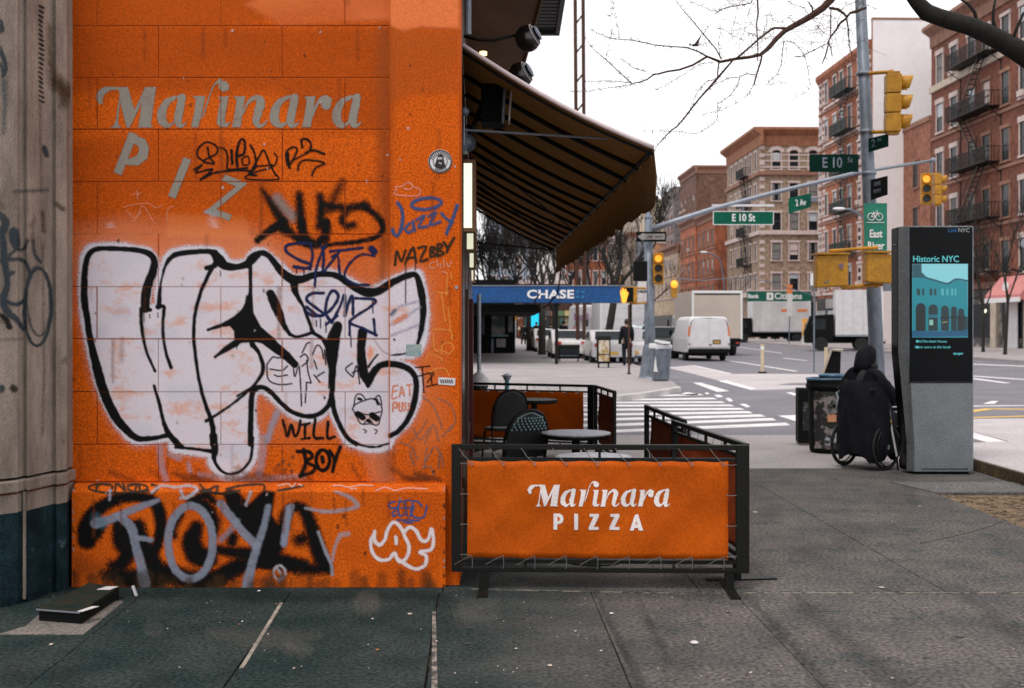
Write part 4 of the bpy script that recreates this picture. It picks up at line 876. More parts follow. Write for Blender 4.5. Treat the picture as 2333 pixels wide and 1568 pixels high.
# pavement flags, near strip
sj = [-6.2,-4.1,-2.24,-1.34,-.42,.52,1.40,2.32,3.25,4.2]
A_ = -.0295
def jx(x,Y): return x+A_*(Y-6)
walk = thing('sidewalk', None, None, (0,0,0), kind='structure')
mats = ['flag']*9
gaps = [.004,.004,.004,.009,.012,.006,.004,.004,.004]
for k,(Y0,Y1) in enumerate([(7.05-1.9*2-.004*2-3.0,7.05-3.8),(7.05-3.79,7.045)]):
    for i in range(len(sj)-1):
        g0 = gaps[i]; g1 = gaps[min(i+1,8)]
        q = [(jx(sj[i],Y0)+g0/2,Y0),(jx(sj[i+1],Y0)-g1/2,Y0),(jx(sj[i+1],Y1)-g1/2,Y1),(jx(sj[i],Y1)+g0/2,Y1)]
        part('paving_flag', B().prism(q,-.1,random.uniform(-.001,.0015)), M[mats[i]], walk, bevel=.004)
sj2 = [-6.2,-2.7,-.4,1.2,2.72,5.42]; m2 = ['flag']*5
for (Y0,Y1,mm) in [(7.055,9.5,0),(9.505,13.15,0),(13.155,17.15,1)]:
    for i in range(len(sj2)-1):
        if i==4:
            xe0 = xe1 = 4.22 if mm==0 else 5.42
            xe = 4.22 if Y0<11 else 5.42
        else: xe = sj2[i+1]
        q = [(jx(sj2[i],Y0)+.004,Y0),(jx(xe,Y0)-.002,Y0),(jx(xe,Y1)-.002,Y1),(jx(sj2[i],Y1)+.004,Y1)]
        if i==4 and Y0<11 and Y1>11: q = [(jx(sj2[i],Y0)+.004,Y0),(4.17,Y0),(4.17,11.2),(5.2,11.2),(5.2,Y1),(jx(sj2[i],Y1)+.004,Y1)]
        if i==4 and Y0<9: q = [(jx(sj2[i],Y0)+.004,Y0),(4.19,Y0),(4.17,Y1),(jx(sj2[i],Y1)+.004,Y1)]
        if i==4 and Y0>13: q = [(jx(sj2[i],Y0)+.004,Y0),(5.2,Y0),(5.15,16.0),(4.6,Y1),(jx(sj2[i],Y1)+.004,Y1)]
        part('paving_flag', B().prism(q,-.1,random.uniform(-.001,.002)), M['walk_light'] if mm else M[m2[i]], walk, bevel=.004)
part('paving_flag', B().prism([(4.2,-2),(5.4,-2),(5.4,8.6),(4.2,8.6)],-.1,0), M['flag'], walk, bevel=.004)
struct('pit_soil', B().box(4.18,5.3,8.6,11.2,-.2,-.018), M['soil'])
# soil crumbs
b = B()
for i in range(420):
    x,y = random.uniform(4.2,5.25), random.uniform(8.7,11.15); r = random.uniform(.01,.035)
    b.ball((x,y,-.018),r,5,3,(1,random.uniform(.5,1),random.uniform(.3,.7)))
o = single('soil_crumbs', b, M['soil'], None, None, kind='stuff')
part('stone_edging', B().prism([(3.98,11.95),(4.17,11.22),(5.25,11.22),(5.25,11.95)],-.05,.010), M['walk_mid'], walk, bevel=.004)
# raised kerb slab by the right edge
t = struct('kerb', B().prism([(5.33,9.0),(5.30,13.2),(5.32,14.6),(7.2,15.2),(7.4,9.0)],-.1,.125), M['pale'])
part('kerb_face', B().prism([(5.305,9.0),(5.325,9.0),(5.295,13.2),(5.275,13.2)],-.05,.116), pm('stained_kerb_face',(.12,.085,.035),(.05,.035,.02),.9,scale=5,grain=.4,gscale=30), t)
for o_ in t.children: o_.location = -t.location
# sandy light joint fill, cover plate patch
def gsheet(pts, z, h=.002): return B().prism(gp(pts),z-h,z)
part('joint_fill', B().prism([tuple(G(x,y))[:2] for x,y in [(637,1375),(645,1375),(556,1522),(545,1524)]],.001,.004), pm('pale_joint_fill',(.36,.31,.26),(.16,.14,.12),.9,scale=16), walk)
part('joint_fill', B().prism([tuple(G(x,y))[:2] for x,y in [(985,1395),(993,1395),(997,1568),(996,1600),(982,1600),(983,1568)]],.0005,.0035), M['joint'], walk)
part('joint_fill', B().prism([tuple(G(x,y))[:2] for x,y in [(1072,1341),(1150,1343.5),(1500,1351),(2600,1351),(2600,1353),(1500,1353),(1150,1346),(1072,1344)]],.0005,.0035), M['joint'], walk)
part('concrete_patch', B().prism(gp([(-4,1447),(190,1447),(282,1372),(212,1368),(100,1392),(60,1428)]),-.01,.005), pm('patch_concrete',(.19,.165,.145),(.13,.12,.11),.85,scale=5,grain=.35,gscale=50,bump=.4), walk)
stain = lambda pts,m: None
# litter
lm = [M['white'], pm('paper_scrap',(.5,.42,.36),None,.8), pm('leaf_scrap',(.45,.15,.05),None,.8)]
for (x,y,r,m_) in [(1582,1466,.026,0),(1393,1399,.013,0),(117,1470,.012,1),(1370,1485,.008,1),(2033,1548,.010,1),(1710,1535,.009,1),(1253,1518,.014,1),(934,1401,.016,1),(848,1412,.010,1),(552,1418,.006,0),(545,1425,.006,2),(590,1348,.012,0),(1176,1480,.008,1),(1312,1440,.007,1),(2007,1340,.018,1),(860,1483,.009,2),(630,1378,.006,2),(1720,1168,.02,1),(2095,1155,.015,1)]:
    c = G(x,y); b = B(); n=7
    b.add([(c.x+r*random.uniform(.7,1.3)*math.cos(2*math.pi*i/n), c.y+1.2*r*random.uniform(.7,1.3)*math.sin(2*math.pi*i/n), .004+random.uniform(0,.004)) for i in range(n)]+[(c.x,c.y,.010)], [(i,(i+1)%n,n) for i in range(n)])
    lit = part('litter_scrap', b, lm[m_], walk)
b = B()
for i in range(330):
    x = random.uniform(-3.5,5.0); y = random.uniform(4.9,7.1) if random.random()<.75 else random.uniform(7.1,11)
    if x<-.3 and y>7: continue
    r = random.uniform(.0015,.0055)*(1.6 if random.random()<.1 else 1); a=random.uniform(0,6)
    b.add([(x+r*math.cos(a+k*1.57),y+r*1.6*math.sin(a+k*1.57),.0035) for k in range(4)]+[(x,y,.0035+r*.6)],[(0,1,4),(1,2,4),(2,3,4),(3,0,4)])
single('grit', b, lm[1], None, None, kind='stuff')
gs_ = B(); rg_ = random.Random(8)
for i in range(70):
    x,y = rg_.uniform(-2.6,4.2), rg_.uniform(5.0,12.5)
    if x<-.2 and y>7: continue
    r = rg_.uniform(.010,.024); n=9; gs_.add([(x+r*rg_.uniform(.8,1.2)*math.cos(2*math.pi*k/n),y+r*rg_.uniform(.8,1.2)*math.sin(2*math.pi*k/n),.0042) for k in range(n)]+[(x,y,.0048)],[(k,(k+1)%n,n) for k in range(n)])
single('gum_spots', gs_, pm('gum_spot',(.035,.04,.04),(.07,.07,.068),.7,scale=9), None, None, kind='stuff')
for pts in ([(3.1,8.6),(3.9,9.3),(4.15,9.6)],):
    q=[]; 
    for a,b2 in zip(pts[:-1],pts[1:]):
        for k in range(5): u=k/5; q.append((a[0]+(b2[0]-a[0])*u+rg_.uniform(-.02,.02),a[1]+(b2[1]-a[1])*u,.0035))
    b=B(); b.tube(q,.0022,4); part('crack', b, M['mortar_dark'], walk)
# soft coats on the flags: grime, and dark strips along wall foot and barrier
def gr_d(X,Y): return EYE*FL/(Y-HZ)
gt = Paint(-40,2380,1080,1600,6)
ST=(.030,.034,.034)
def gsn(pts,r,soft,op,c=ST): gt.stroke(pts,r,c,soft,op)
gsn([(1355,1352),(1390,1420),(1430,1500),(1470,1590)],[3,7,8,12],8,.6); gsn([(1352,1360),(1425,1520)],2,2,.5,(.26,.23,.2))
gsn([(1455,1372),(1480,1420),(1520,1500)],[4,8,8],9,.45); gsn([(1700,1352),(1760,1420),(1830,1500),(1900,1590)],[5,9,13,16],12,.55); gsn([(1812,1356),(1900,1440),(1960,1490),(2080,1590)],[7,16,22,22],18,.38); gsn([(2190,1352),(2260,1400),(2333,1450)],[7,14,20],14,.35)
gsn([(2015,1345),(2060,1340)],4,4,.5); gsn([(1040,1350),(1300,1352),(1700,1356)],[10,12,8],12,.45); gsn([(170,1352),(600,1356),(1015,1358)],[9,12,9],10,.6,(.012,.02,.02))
for i in range(60):
    x=gk.uniform(0,2333); y=gk.uniform(1100,1568)
    if x<1050 and y<1360: continue
    gsn([(x,y),(x+gk.uniform(-70,70),y+gk.uniform(-6,6))],gk.uniform(5,26),gk.uniform(10,24),gk.uniform(.08,.3), ST if gk.random()<.7 else (.24,.21,.19))
gsn([(480,1440),(560,1452),(650,1455),(720,1450)],[10,20,20,8],16,.35,(.16,.14,.125)); gsn([(1250,1440),(1330,1450)],[22,26],22,.25,(.17,.16,.15)); gsn([(1530,1180),(1650,1150),(1800,1170)],[10,22,14],16,.2,(.26,.23,.21))
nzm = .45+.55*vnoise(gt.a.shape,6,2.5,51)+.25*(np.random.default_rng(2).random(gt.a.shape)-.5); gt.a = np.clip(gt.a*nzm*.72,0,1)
o = gt.build('pavement_grime_and_strips', gr_d, .022, walk, rough=.85)
# metal standpipe cover on the ground
t = thing('cellar_hatch', 'low dark metal box with bright chipped edges on the ground beside the pier', 'metal box', tuple(G(150,1390)), world=True)
z0=.13
q = [G(95,1385,z0), G(192,1397,z0), G(302,1331,z0), G(255,1322,z0)]
def dp(c,z): return (c.x,c.y,z)
q4 = [P(102,1372,6.60), P(186,1393,6.50), P(288,1338,7.0), P(230,1322,7.05)]
hb = .012
pl = [(a.x,a.y) for a in (G(88,1416),G(186,1424),G(272,1364),G(206,1354))]
part('box_body', B().prism([(a[0],a[1]) for a in pl],0,.062), M['black_matte'], t, bevel=.004)
part('lid', B().prism([(a[0]-.005,a[1]-.02) for a in pl],.062,.076), pm('hatch_lid',(.008,.022,.018),(.03,.026,.018),.7,spec=.1,scale=12), t, bevel=.003)
a0,a1,a2 = pl[0],pl[1],pl[2]
part('chipped_edge', B().bar((a0[0],a0[1]-.03,.074),(a1[0],a1[1]-.028,.074),.006,.008), M['steel'], t)
part('chipped_edge', B().prism([(a1[0]-.02,a1[1]-.012),(a1[0]+.01,a1[1]-.02),(a1[0]+.06,a1[1]+.10),(a1[0]+.02,a1[1]+.10)],.0765,.079), M['white'], t)
part('chipped_edge', B().prism([(a2[0]-.10,a2[1]-.10),(a2[0]-.02,a2[1]-.10),(a2[0]+.0,a2[1]-.02),(a2[0]-.07,a2[1]-.02)],.0765,.079), M['white'], t)
part('white_tag', B().cbox(G(307,1358)+Vector((0,0,.03)),.012,.02,.07,ry=R(-20)), M['white'], t)
# ------------------------------------------------------------------ café barriers
def mk_barrier(label, A0, A1, H=.90, zlo=.16, lettered=False, pale=False, banner_m=None, mid=True):
    """A0, A1: ground points of the two ends. local x runs A0->A1, facing -y"""
    A0, A1 = Vector(A0), Vector(A1); d = A1-A0; L = d.length; rz = math.atan2(d.y,d.x)
    t = thing('barrier', label, 'barrier', (A0.x,A0.y,0), rz, 'café barriers round the terrace')
    th = .036
    part('end_post', B().box(0,th*1.7,-th/2,th/2,zlo-.06,H), M['black'], t, bevel=.003)
    part('end_post', B().box(L-th*2.2,L,-th/2,th/2,zlo-.06,H), M['black'], t, bevel=.003)
    part('top_rail', B().box(th*1.7,L-th*2.2,-th/2,th/2,H-.033,H), M['black'], t, bevel=.003)
    part('upper_rail', B().box(th*1.7,L-th*2.2,-.011,.011,H-.105,H-.083), M['black'], t)
    part('lower_rail', B().box(th*1.7,L-th*2.2,-.011,.011,zlo-.005,zlo+.017), M['black'], t)
    part('bottom_rail', B().box(th*1.7,L-th*2.2,-th/2,th/2,zlo-.06,zlo-.03), M['black'], t, bevel=.003)
    n = max(2,int(L/.42))
    for i in range(1,n):
        x = L*i/n; part('spacer', B().box(x-.008,x+.008,-.010,.010,H-.083,H-.033), M['black'], t); part('spacer', B().box(x-.008,x+.008,-.010,.010,zlo-.03,zlo-.005), M['black'], t)
    for x,w_ in ((.22*L*.5,.06),(L-.12,.055)):
        part('leg', B().box(x-w_/2,x+w_/2,-.02,.02,.012,zlo-.06), M['black'], t)
        part('foot', B().box(x-.03,x+.03,-.26,.20,0,.012), M['black'], t)
    # canvas banner, a little slack
    bx0,bx1,bz0,bz1 = .10,L-.13,zlo+.03,H-.10
    nu,nv = 44,16; vs=[]
    def slack(u,v): return .0022*math.sin(u*31+v*14)*math.sin(math.pi*v)**.5+.0014*math.sin(u*47-v*17)+.010*math.sin(u*7+v*3)*math.sin(math.pi*v)+.006*math.sin(u*19-v*9)*(.3+.7*v)*(1-v)*2
    for j in range(nv+1):
        for i in range(nu+1):
            u=i/nu; v=j/nv
            ez = .0035*math.sin(u*math.pi*9)**2
            vs.append((bx0+(bx1-bx0)*u, -.024+slack(u,v), bz0+ez*(1-v)+(bz1-bz0-ez)*v - (ez if v>.9 else 0)))
    fs=[(j*(nu+1)+i,j*(nu+1)+i+1,(j+1)*(nu+1)+i+1,(j+1)*(nu+1)+i) for j in range(nv) for i in range(nu)]
    bn = part('banner', B().add(vs,fs), banner_m or M['banner'], t, smooth=True)
    s_=bn.modifiers.new('s','SOLIDIFY'); s_.thickness=.002
    # lacing
    lac=[]
    m_ = int((bx1-bx0)/.185)
    for i in range(m_+1):
        x = bx0+.03+(bx1-bx0-.06)*i/m_
        part('lace', B().tube([(x,-.036,bz1-.018),(x-.05,-.035,H-.07),(x-.085,-.030,H-.02)],.0021,5), M['lace'], t)
        part('lace', B().tube([(x,-.036,bz0+.018),(x+.004,-.035,zlo-.0),(x-.0,-.030,zlo-.035)],.0021,5), M['lace'], t)
        part('lace', B().tube([(x,-.036,bz0+.018),(x-.05,-.036,bz0-.005),(x-.11,-.032,zlo-.01)],.0017,5), M['lace'], t)
        part('grommet', B().torus((x,-.034,bz1-.018),.008,.002,'y',10,5), M['steel'], t)
    for i in range(4):
        z = bz0+.02+(bz1-bz0-.04)*i/3
        part('lace', B().tube([(bx0+.015,-.036,z),(bx0-.02,-.036,z+.003),(bx0-.045,-.03,z)],.0021,5), M['lace'], t)
        part('lace', B().tube([(bx1-.015,-.036,z),(bx1+.02,-.036,z-.003),(bx1+.05,-.03,z)],.0021,5), M['lace'], t)
    return t, L, rz
M['banner'] = pm('orange_vinyl', (.50,.088,.002), (.40,.066,.002), .65, scale=2.4, grain=.17, gscale=80, spec=.1)
M['banner_dark'] = pm('orange_vinyl_back', (.30,.05,.008), (.2,.035,.006), .6, scale=3, grain=.25, gscale=60)
M['lace'] = pm('clear_cable_tie', (.16,.16,.145), None, .4)
t, L, rz = mk_barrier('front orange café barrier with white Marinara Pizza lettering', (XX(1029,7.155),7.155,0), (XX(1704,7.12),7.10,0), H=.905, zlo=.165)
# lettering printed on the banner: raster in wall survey coordinates, shifted to the banner plane
p = Paint(1195,1535,1096,1215,.9)
sxk = 324/606.; TB = (1203-220*sxk, 1154-291*sxk, .3358*sxk)
LWH=(.74,.68,.66)
glyph_marinara(p, TB, LWH, soft=.6, op=1)
p1_ = p; p = Paint(1195,1535,1160,1215,.9)
ZB = (0,0,1)
p.poly([(1261,1170),(1275,1170),(1282,1174),(1284,1182),(1282,1190),(1275,1194),(1270,1194),(1270,1207),(1261,1207)],LWH,.6,1,T=ZB); p.poly([(1270,1177),(1274,1178),(1276,1182),(1274,1187),(1270,1187)],(.50,.088,.002),.5,1,T=ZB)
p.poly([(1308,1170),(1317,1170),(1317,1207),(1308,1207)],LWH,.6,1,T=ZB)
for zx in (1342,1389): p.poly([(zx+1,1170),(zx+22,1170),(zx+22,1177),(zx+11,1200),(zx+22,1200),(zx+22,1207),(zx-1,1207),(zx-1,1201),(zx+10,1177),(zx+1,1177)],LWH,.6,1,T=ZB)
p.poly([(1446,1173),(1453,1170),(1465,1208),(1455,1208),(1453,1202),(1445,1202),(1443,1208),(1434,1208)],LWH,.6,1,T=ZB); p.poly([(1449,1185),(1451.5,1194),(1447,1194)],(.50,.088,.002),.5,1,T=ZB)
def put_banner(p):
    lt = bpy.data.objects.new('tmp',None); sc.collection.objects.link(lt)
    o = p.build('lettering', lambda X,Y: 7.128+0*X, .022, lt, label=None, rough=.5)
    o.parent = t; Minv = (Matrix.Translation(t.location) @ Matrix.Rotation(rz,4,'Z')).inverted(); o.data.transform(Minv)
    bpy.data.objects.remove(lt)
    bx0,bx1,bz0,bz1 = .10,L-.13,.195,.805
    for v in o.data.vertices:
        u=(v.co.x-bx0)/(bx1-bx0); w_=(v.co.z-bz0)/(bz1-bz0); v.co.y = -.0275+.0022*math.sin(u*31+w_*14)*math.sin(math.pi*w_)**.5+.0014*math.sin(u*47-w_*17)+.010*math.sin(u*7+w_*3)*math.sin(math.pi*w_)+.006*math.sin(u*19-w_*9)*(.3+.7*w_)*(1-w_)*2
put_banner(p1_); put_banner(p)
mk_barrier('side barrier running back from the front right corner', (XX(1700,7.2)+.0,7.18,0), (1.275,9.0,0), H=.905, banner_m=M['banner_dark'])
mk_barrier('side barrier farther back, ending at the terrace opening', (1.37,9.03,0), (1.262,10.72,0), H=.905, banner_m=M['banner_dark'])
mk_barrier('short side barrier at the back right corner of the terrace', (1.175,13.0,0), (1.045,14.3,0), H=.905, banner_m=M['banner_dark'])
mk_barrier('back orange barrier of the terrace behind the bistro chairs', (-.64,15.0,0), (1.03,14.33,0), H=.905)
# ------------------------------------------------------------------ café tables and chairs
ttop = pm('grey_table_top', (.38,.38,.42), (.25,.25,.29), .35, scale=14, grain=.3, gscale=90)
def table(label, x, y, h, r, top=None, square=False):
    t = thing('cafe_table', label, 'table', (x,y,0), 0, 'round café tables on the terrace')
    part('table_top', B().lathe([(r*.98,h-.03),(r,h-.022),(r,h-.004),(r*.99,h)],n=40), top or ttop, t, smooth=False)
    part('table_edge', B().lathe([(r*.96,h-.045),(r*1.005,h-.03),(r*1.005,h-.012),(r*.96,h-.011)],n=40), M['black'], t)
    part('pedestal', B().cyl((0,0,.03),(0,0,h-.045),.035,12), M['black'], t)
    part('base_plate', B().lathe([(.22,0),(.22,.012),(.05,.04),(.035,.05)],n=24), M['black'], t)
    return t
table('round grey café table nearest the front barrier, its top level with the rail', XX(1352,8.0), 8.0, .73, .27)
table('round grey café table in the middle of the terrace', XX(1312,9.8), 9.8, .73, .30)
table('dark café table seen edge-on before the back barrier', XX(1217,13.75), 13.75, .76, .28, top=M['black'])
def catm3(p,k=5):
    a,_=catmull([(q[0],q[1]) for q in p],1,k); c,_=catmull([(q[2],0) for q in p],1,k); return [(x[0],x[1],z[0]) for x,z in zip(a,c)]
rat = pm('rattan_weave_black', (.012,.012,.012), (.03,.03,.03), .5, scale=60)
ratt = pm('rattan_weave_teal', (.16,.26,.26), None, .5)
def chair(label, x, y, rz, patt):
    t = thing('bistro_chair', label, 'chair', (x,y,0), rz, 'black bistro chairs on the terrace')
    # faces local +y ; backrest at y=-.2
    w_=.21
    part('seat', B().lathe([(.20,.44),(.215,.45),(.215,.465),(.19,.475)],n=24), rat, t)
    arch=[(-w_,-.16,.46),(-w_-.01,-.19,.65),(-w_*.92,-.225,.78),(-w_*.6,-.25,.875),(0,-.262,.915),(w_*.6,-.25,.875),(w_*.92,-.225,.78),(w_+.01,-.19,.65),(w_,-.16,.46)]
    part('back_frame', B().tube(catm3(arch),.014,8), M['black'], t, smooth=True)
    # woven back panel
    vs=[];fs=[];nu,nv=18,26
    for j in range(nv+1):
        v=j/nv; z=.50+.40*v; hw=w_*(1.0 if v<.5 else math.sqrt(max(0,1-((v-.5)/.52)**2)))
        for i in range(nu+1): vs.append((-hw*.97+2*hw*.97*i/nu, -.17-.09*v-.02*math.sin(math.pi*i/nu), z))
    fs=[(j*(nu+1)+i,j*(nu+1)+i+1,(j+1)*(nu+1)+i+1,(j+1)*(nu+1)+i) for j in range(nv) for i in range(nu)]
    o=part('back_panel', B().add(vs,fs), rat, t, smooth=True); s_=o.modifiers.new('s','SOLIDIFY'); s_.thickness=.012
    if patt:
        b=B()
        for r_ in range(5):
            for c_ in range(17):
                if (r_+c_)%2: continue
                v=.62+r_*.062; z=.50+.40*v; hw=w_*(1.0 if v<.5 else math.sqrt(max(0,1-((v-.5)/.52)**2))); x_=-hw*.86+2*hw*.86*c_/16
                b.cbox((x_,-.17-.09*v-.02*math.sin(math.pi*c_/16)-.012,z),.015,.006,.015,ry=R(45))
                b.cbox((x_,-.17-.09*v-.02*math.sin(math.pi*c_/16)+.010,z),.015,.006,.015,ry=R(45))
        o=part('weave_pattern', b, ratt, t); o['kind']='stuff'
        part('back_trim', B().tube([(a[0]*.9,a[1]-.012,a[2]-.02) for a in arch[2:7]],.006,6), ratt, t, smooth=True)
    for sx_ in (-1,1):
        part('leg', B().tube([(sx_*w_,-.16,.46),(sx_*(w_+.02),-.24,0)],[.013,.011],8), M['black'], t)
        part('leg', B().tube([(sx_*.16,.15,.44),(sx_*.19,.20,0)],[.013,.011],8), M['black'], t)
    part('leg_brace', B().tube([(-w_-.01,-.2,.22),(0,.02,.24),(w_+.01,-.2,.22)],.008,6), M['black'], t)
    return t
chair('black bistro chair with teal and white chequered back edge, behind the front barrier', XX(1172,9.9), 10.1, R(32), True)
chair('plain dark bistro chair farther back by the orange barrier', XX(1146,13.2), 13.2, R(25), False)
# hydrant behind the terrace
hx,hy = XX(1092,16.6),16.6
t = thing('fire_hydrant','black fire hydrant with silver bonnet behind the terrace','hydrant',(hx,hy,0))
part('barrel', B().lathe([(.15,0),(.15,.05),(.10,.06),(.095,.72),(.13,.74),(.13,.78)],n=20), M['black'], t)
part('bonnet', B().lathe([(.15,.78),(.15,.81),(.12,.90),(.06,.96),(.035,.97),(.035,1.01)],n=20), M['white'], t, smooth=False)
part('outlet', B().cyl((-.16,-.02,.6),(.16,-.02,.6),.05,12), M['black'], t)
t = thing('standpipe','small teal standpipe post behind the terrace','standpipe',(XX(1155,17.0),17.0,0))
part('post', B().cyl((0,0,0),(0,0,.86),.035,10), pm('teal_paint',(.05,.22,.26),None,.5), t)
part('cap', B().lathe([(.05,.84),(.06,.88),(.09,.90),(.02,.93)],n=12), M['steel'], t)
# ------------------------------------------------------------------ far ground
far = struct('far_sidewalk', B().prism([( -40,28.6)]+gp([(1250,903),(1401,901),(1479,892),(1547,881),(1532,868),(1508,852),(1440,828),(1330,812),(1280,800),(1235,789),(1190,775),(1165,764)],.12)+[(-4,400),(-40,400)],-.1,.115), M['farwalk'])
part('kerb_edge', B().prism([(-40,28.45)]+gp([(1250,905),(1401,903.5),(1479,894.5),(1552,882.5),(1547,880),(1479,891),(1401,900),(1250,902)],.12)+[(-40,28.75)],-.1,.119), M['kerb'], far)
for o_ in far.children: o_.location = -far.location
K_ = [(22.9,112),(22.6,50.3)]
struct('right_sidewalk', B().prism([(22.3,18),(22.3,45),(22.9,112),(22,260),(60,260),(80,18)],-.1,.12), M['farwalk'])
def z5(L): return [(x*.2078+1385.4, y*.2078+796.6) for x,y in L]
def z2(L): return [(x*.2474+1773.3, y*.2474+748.1) for x,y in L]
rc = [0]
def mark(name, pts, mat=None, lev=1):
    b = B().prism(gp(pts), -.012, -.012+.004*lev)
    o = part(name, b, mat or M['mark'], road); o.location = -road.location; rc[0]+=1; return o
def line(name, a, b_, wd, mat=None, lev=2):
    A0 = Vector(G(*a)); A1 = Vector(G(*b_)); d = (A1-A0).normalized(); n_ = Vector((-d.y,d.x,0))*wd/2
    o = part(name, B().prism([tuple((q)[:2]) for q in (A0+n_,A1+n_,A1-n_,A0-n_)], -.012, -.012+.004*lev), mat or M['mark'], road); o.location = -road.location
mark('pale_buffer', z5([(640,195),(930,262),(1220,340),(1600,442),(2170,425),(2170,392),(1830,385),(2000,365),(2600,352),(2600,272),(1700,262),(1350,266),(930,172)]), M['pale'])
for i,(yl,xr,yr,th) in enumerate([(518,1000,488,13),(548,1150,533,15),(578,1240,573,15),(612,1340,609,16),(655,1450,647,19),(708,1540,683,21),(760,1680,720,23),(822,1800,760,25),(890,1950,812,28)]):
    s_ = (yr-yl)/(xr-75); x0=-1300; y0 = yl-s_*1375*.35
    mark('crosswalk_stripe', z5([(x0,y0-th/2),(75,yl-th/2),(xr,yr-th/2),(xr+45,yr+th/2),(75,yl+th/2),(x0,y0+th/2)]), lev=2)
for L in [[(930,362),(1020,362),(1325,452),(1200,462)],[(1060,470),(1100,470),(1110,484),(1070,484)],[(1165,495),(1225,493),(1262,515),(1200,522)],[(1285,532),(1335,530),(1372,560),(1330,568)],[(1440,595),(1500,592),(1562,622),(1520,632)],[(1950,470),(2010,466),(2120,496),(2060,505)],[(1865,722),(2130,712),(2130,805)],[(780,492),(860,465),(1000,485),(960,500)],[(1215,345),(1290,335),(1620,425),(1570,440)]]: mark('road_bar', z5(L), lev=2)
for a,b_,w_ in [((1300,115),(2060,236),.16),((-300,-60),(1300,115),.13),((930,172),(1340,262),.14),((1930,92),(2170,120),.16),((640,202),(930,172),.1),((1300,-50),(1900,40),.12)]: line('lane_line', z5([a])[0], z5([b_])[0], w_)
line('lane_line', z2([(1700,325)])[0], z2([(2600,362)])[0], .5); line('lane_line', z2([(1700,432)])[0], z2([(2600,492)])[0], .30); line('lane_line', z2([(1700,448)])[0], z2([(2100,502)])[0], .24)
line('lane_line', z2([(1700,714)])[0], z2([(2600,704)])[0], .14); mark('road_arrow', z2([(1890,692),(1960,668),(2025,668),(1990,690)]), lev=2)
line('yellow_line', z2([(1700,772)])[0], z2([(1950,738)])[0], .2, M['mark_y']); line('yellow_line', z2([(1950,738)])[0], z2([(2600,748)])[0], .16, M['mark_y']); line('yellow_line', z2([(1700,822)])[0], z2([(2600,796)])[0], .14, M['mark_y'])
mark('pale_buffer', z2([(1700,832),(2600,822),(2600,1190),(2262,1072),(1700,925)]), M['pale']); mark('road_bar', z2([(1700,930),(2262,1085),(2262,1140),(1700,985)]), lev=2)
mark('asphalt_patch', z2([(1700,1010),(2230,1148),(1880,1180),(1700,1100)]), M['asphalt'], lev=3)
for (x,y) in [(540,1180),(700,700)]: pass
# ------------------------------------------------------------------ information kiosk
KG = 12.60
t = thing('information_kiosk','tall slim grey and black digital kiosk with a glowing blue screen','kiosk',(4.75,12.8,0), world=True)
zk = lambda y: ZZ(y,KG)
xl0,xr0 = XX(2071,KG),XX(2216,KG); xlb = XX(2087,KG)
H_ = zk(515)
kxx = lambda px,py: P(px,py,KG)+Vector((0,-.001,0))
def kpoly(xl_, xs, yb): return [(xl_,KG),(xr0,KG),(xr0+.02,KG+.03),(xr0+.02,KG+.30),(xs,KG+.32),(xs,KG+.10)]
lo, hi = kpoly(XX(2083,KG),XX(2066,KG+.1)+.0,0), kpoly(xl0,XX(2047,KG+.1),1)
mid_z = 1.35
b = B()
def loft(b, sects):
    n = len(sects[0][0]); vs=[]; 
    for q,z in sects: vs += [(a[0],a[1],z) for a in q]
    fs = [tuple(range(n))[::-1], tuple(range((len(sects)-1)*n,len(sects)*n))]
    for k in range(len(sects)-1): fs += [(k*n+i,k*n+(i+1)%n,(k+1)*n+(i+1)%n,(k+1)*n+i) for i in range(n)]
    return b.add(vs,fs)
loft(b, [(lo,.03),(lo,.35),(hi,mid_z),(hi,H_)])
part('body', b, M['alu'], t, bevel=.006)
part('foot_plinth', B().box(XX(2095,KG),xr0-.03,KG+.03,KG+.27,0,.03), M['black_matte'], t)
part('screen_panel', B().box(xl0+.004,xr0-.004,KG-.012,KG+.002,zk(870),zk(518)), M['screen_glass'], t, bevel=.003)
# side face with tablet recess
b = B(); xs_hi, xs_lo = hi[4][0], lo[4][0]
def sidep(z0,z1,o=.006):
    def xa(z): 
        k = min(1,max(0,(z-.35)/(mid_z-.35))); return (lo[5][0]+(hi[5][0]-lo[5][0])*k)
    v=[(xa(z0)-o,KG+.112,z0),(xa(z0)-o,KG+.318,z0),(xa(z1)-o,KG+.318,z1),(xa(z1)-o,KG+.112,z1)]
    return v
for (a,c) in ((.04,.35),(.35,mid_z),(mid_z,H_-.01)): 
    v = sidep(a,c); n=len(b.v); b.add(v+[(q[0]+.008,q[1],q[2]) for q in v],[(0,1,2,3),(0,3,7,4),(1,5,6,2),(0,4,5,1),(3,2,6,7)])
part('side_panel', b, M['screen_glass'], t)
part('top_edge', B().box(xr0-.006,xr0+.002,KG-.014,KG-.011,zk(868),zk(516)), M['steel'], t)
part('panel_seam', B().box(xl0,xr0,KG-.002,KG+.001,zk(873),zk(871)), M['black_matte'], t)
for (x_,y_,w_2,h_2) in ((2110,930,.05,.004),(2160,1012,.09,.003),(2185,955,.012,.02),(2128,1050,.07,.004),(2200,1066,.03,.012)): part('scuff', B().cbox(kxx(x_,y_),w_2,.0015,h_2,ry=R(x_%23-10)), M['pole'], t)
part('vent_slot', B().box(XX(2100,KG),xr0-.05,KG-.0015,KG+.001,zk(1070),zk(1068)), M['black_matte'], t)
part('sensor_dot', B().ball(P(2040,560,KG+.2)+Vector((-.005,0,0)),.02,10,6), M['pole'], t)
def emat(n_,c,s=1.0): return pm(n_,tuple(min(1,x*.2) for x in c),tuple(min(1,x*.2) for x in c),.4,emis=c,estr=s,spec=.2)
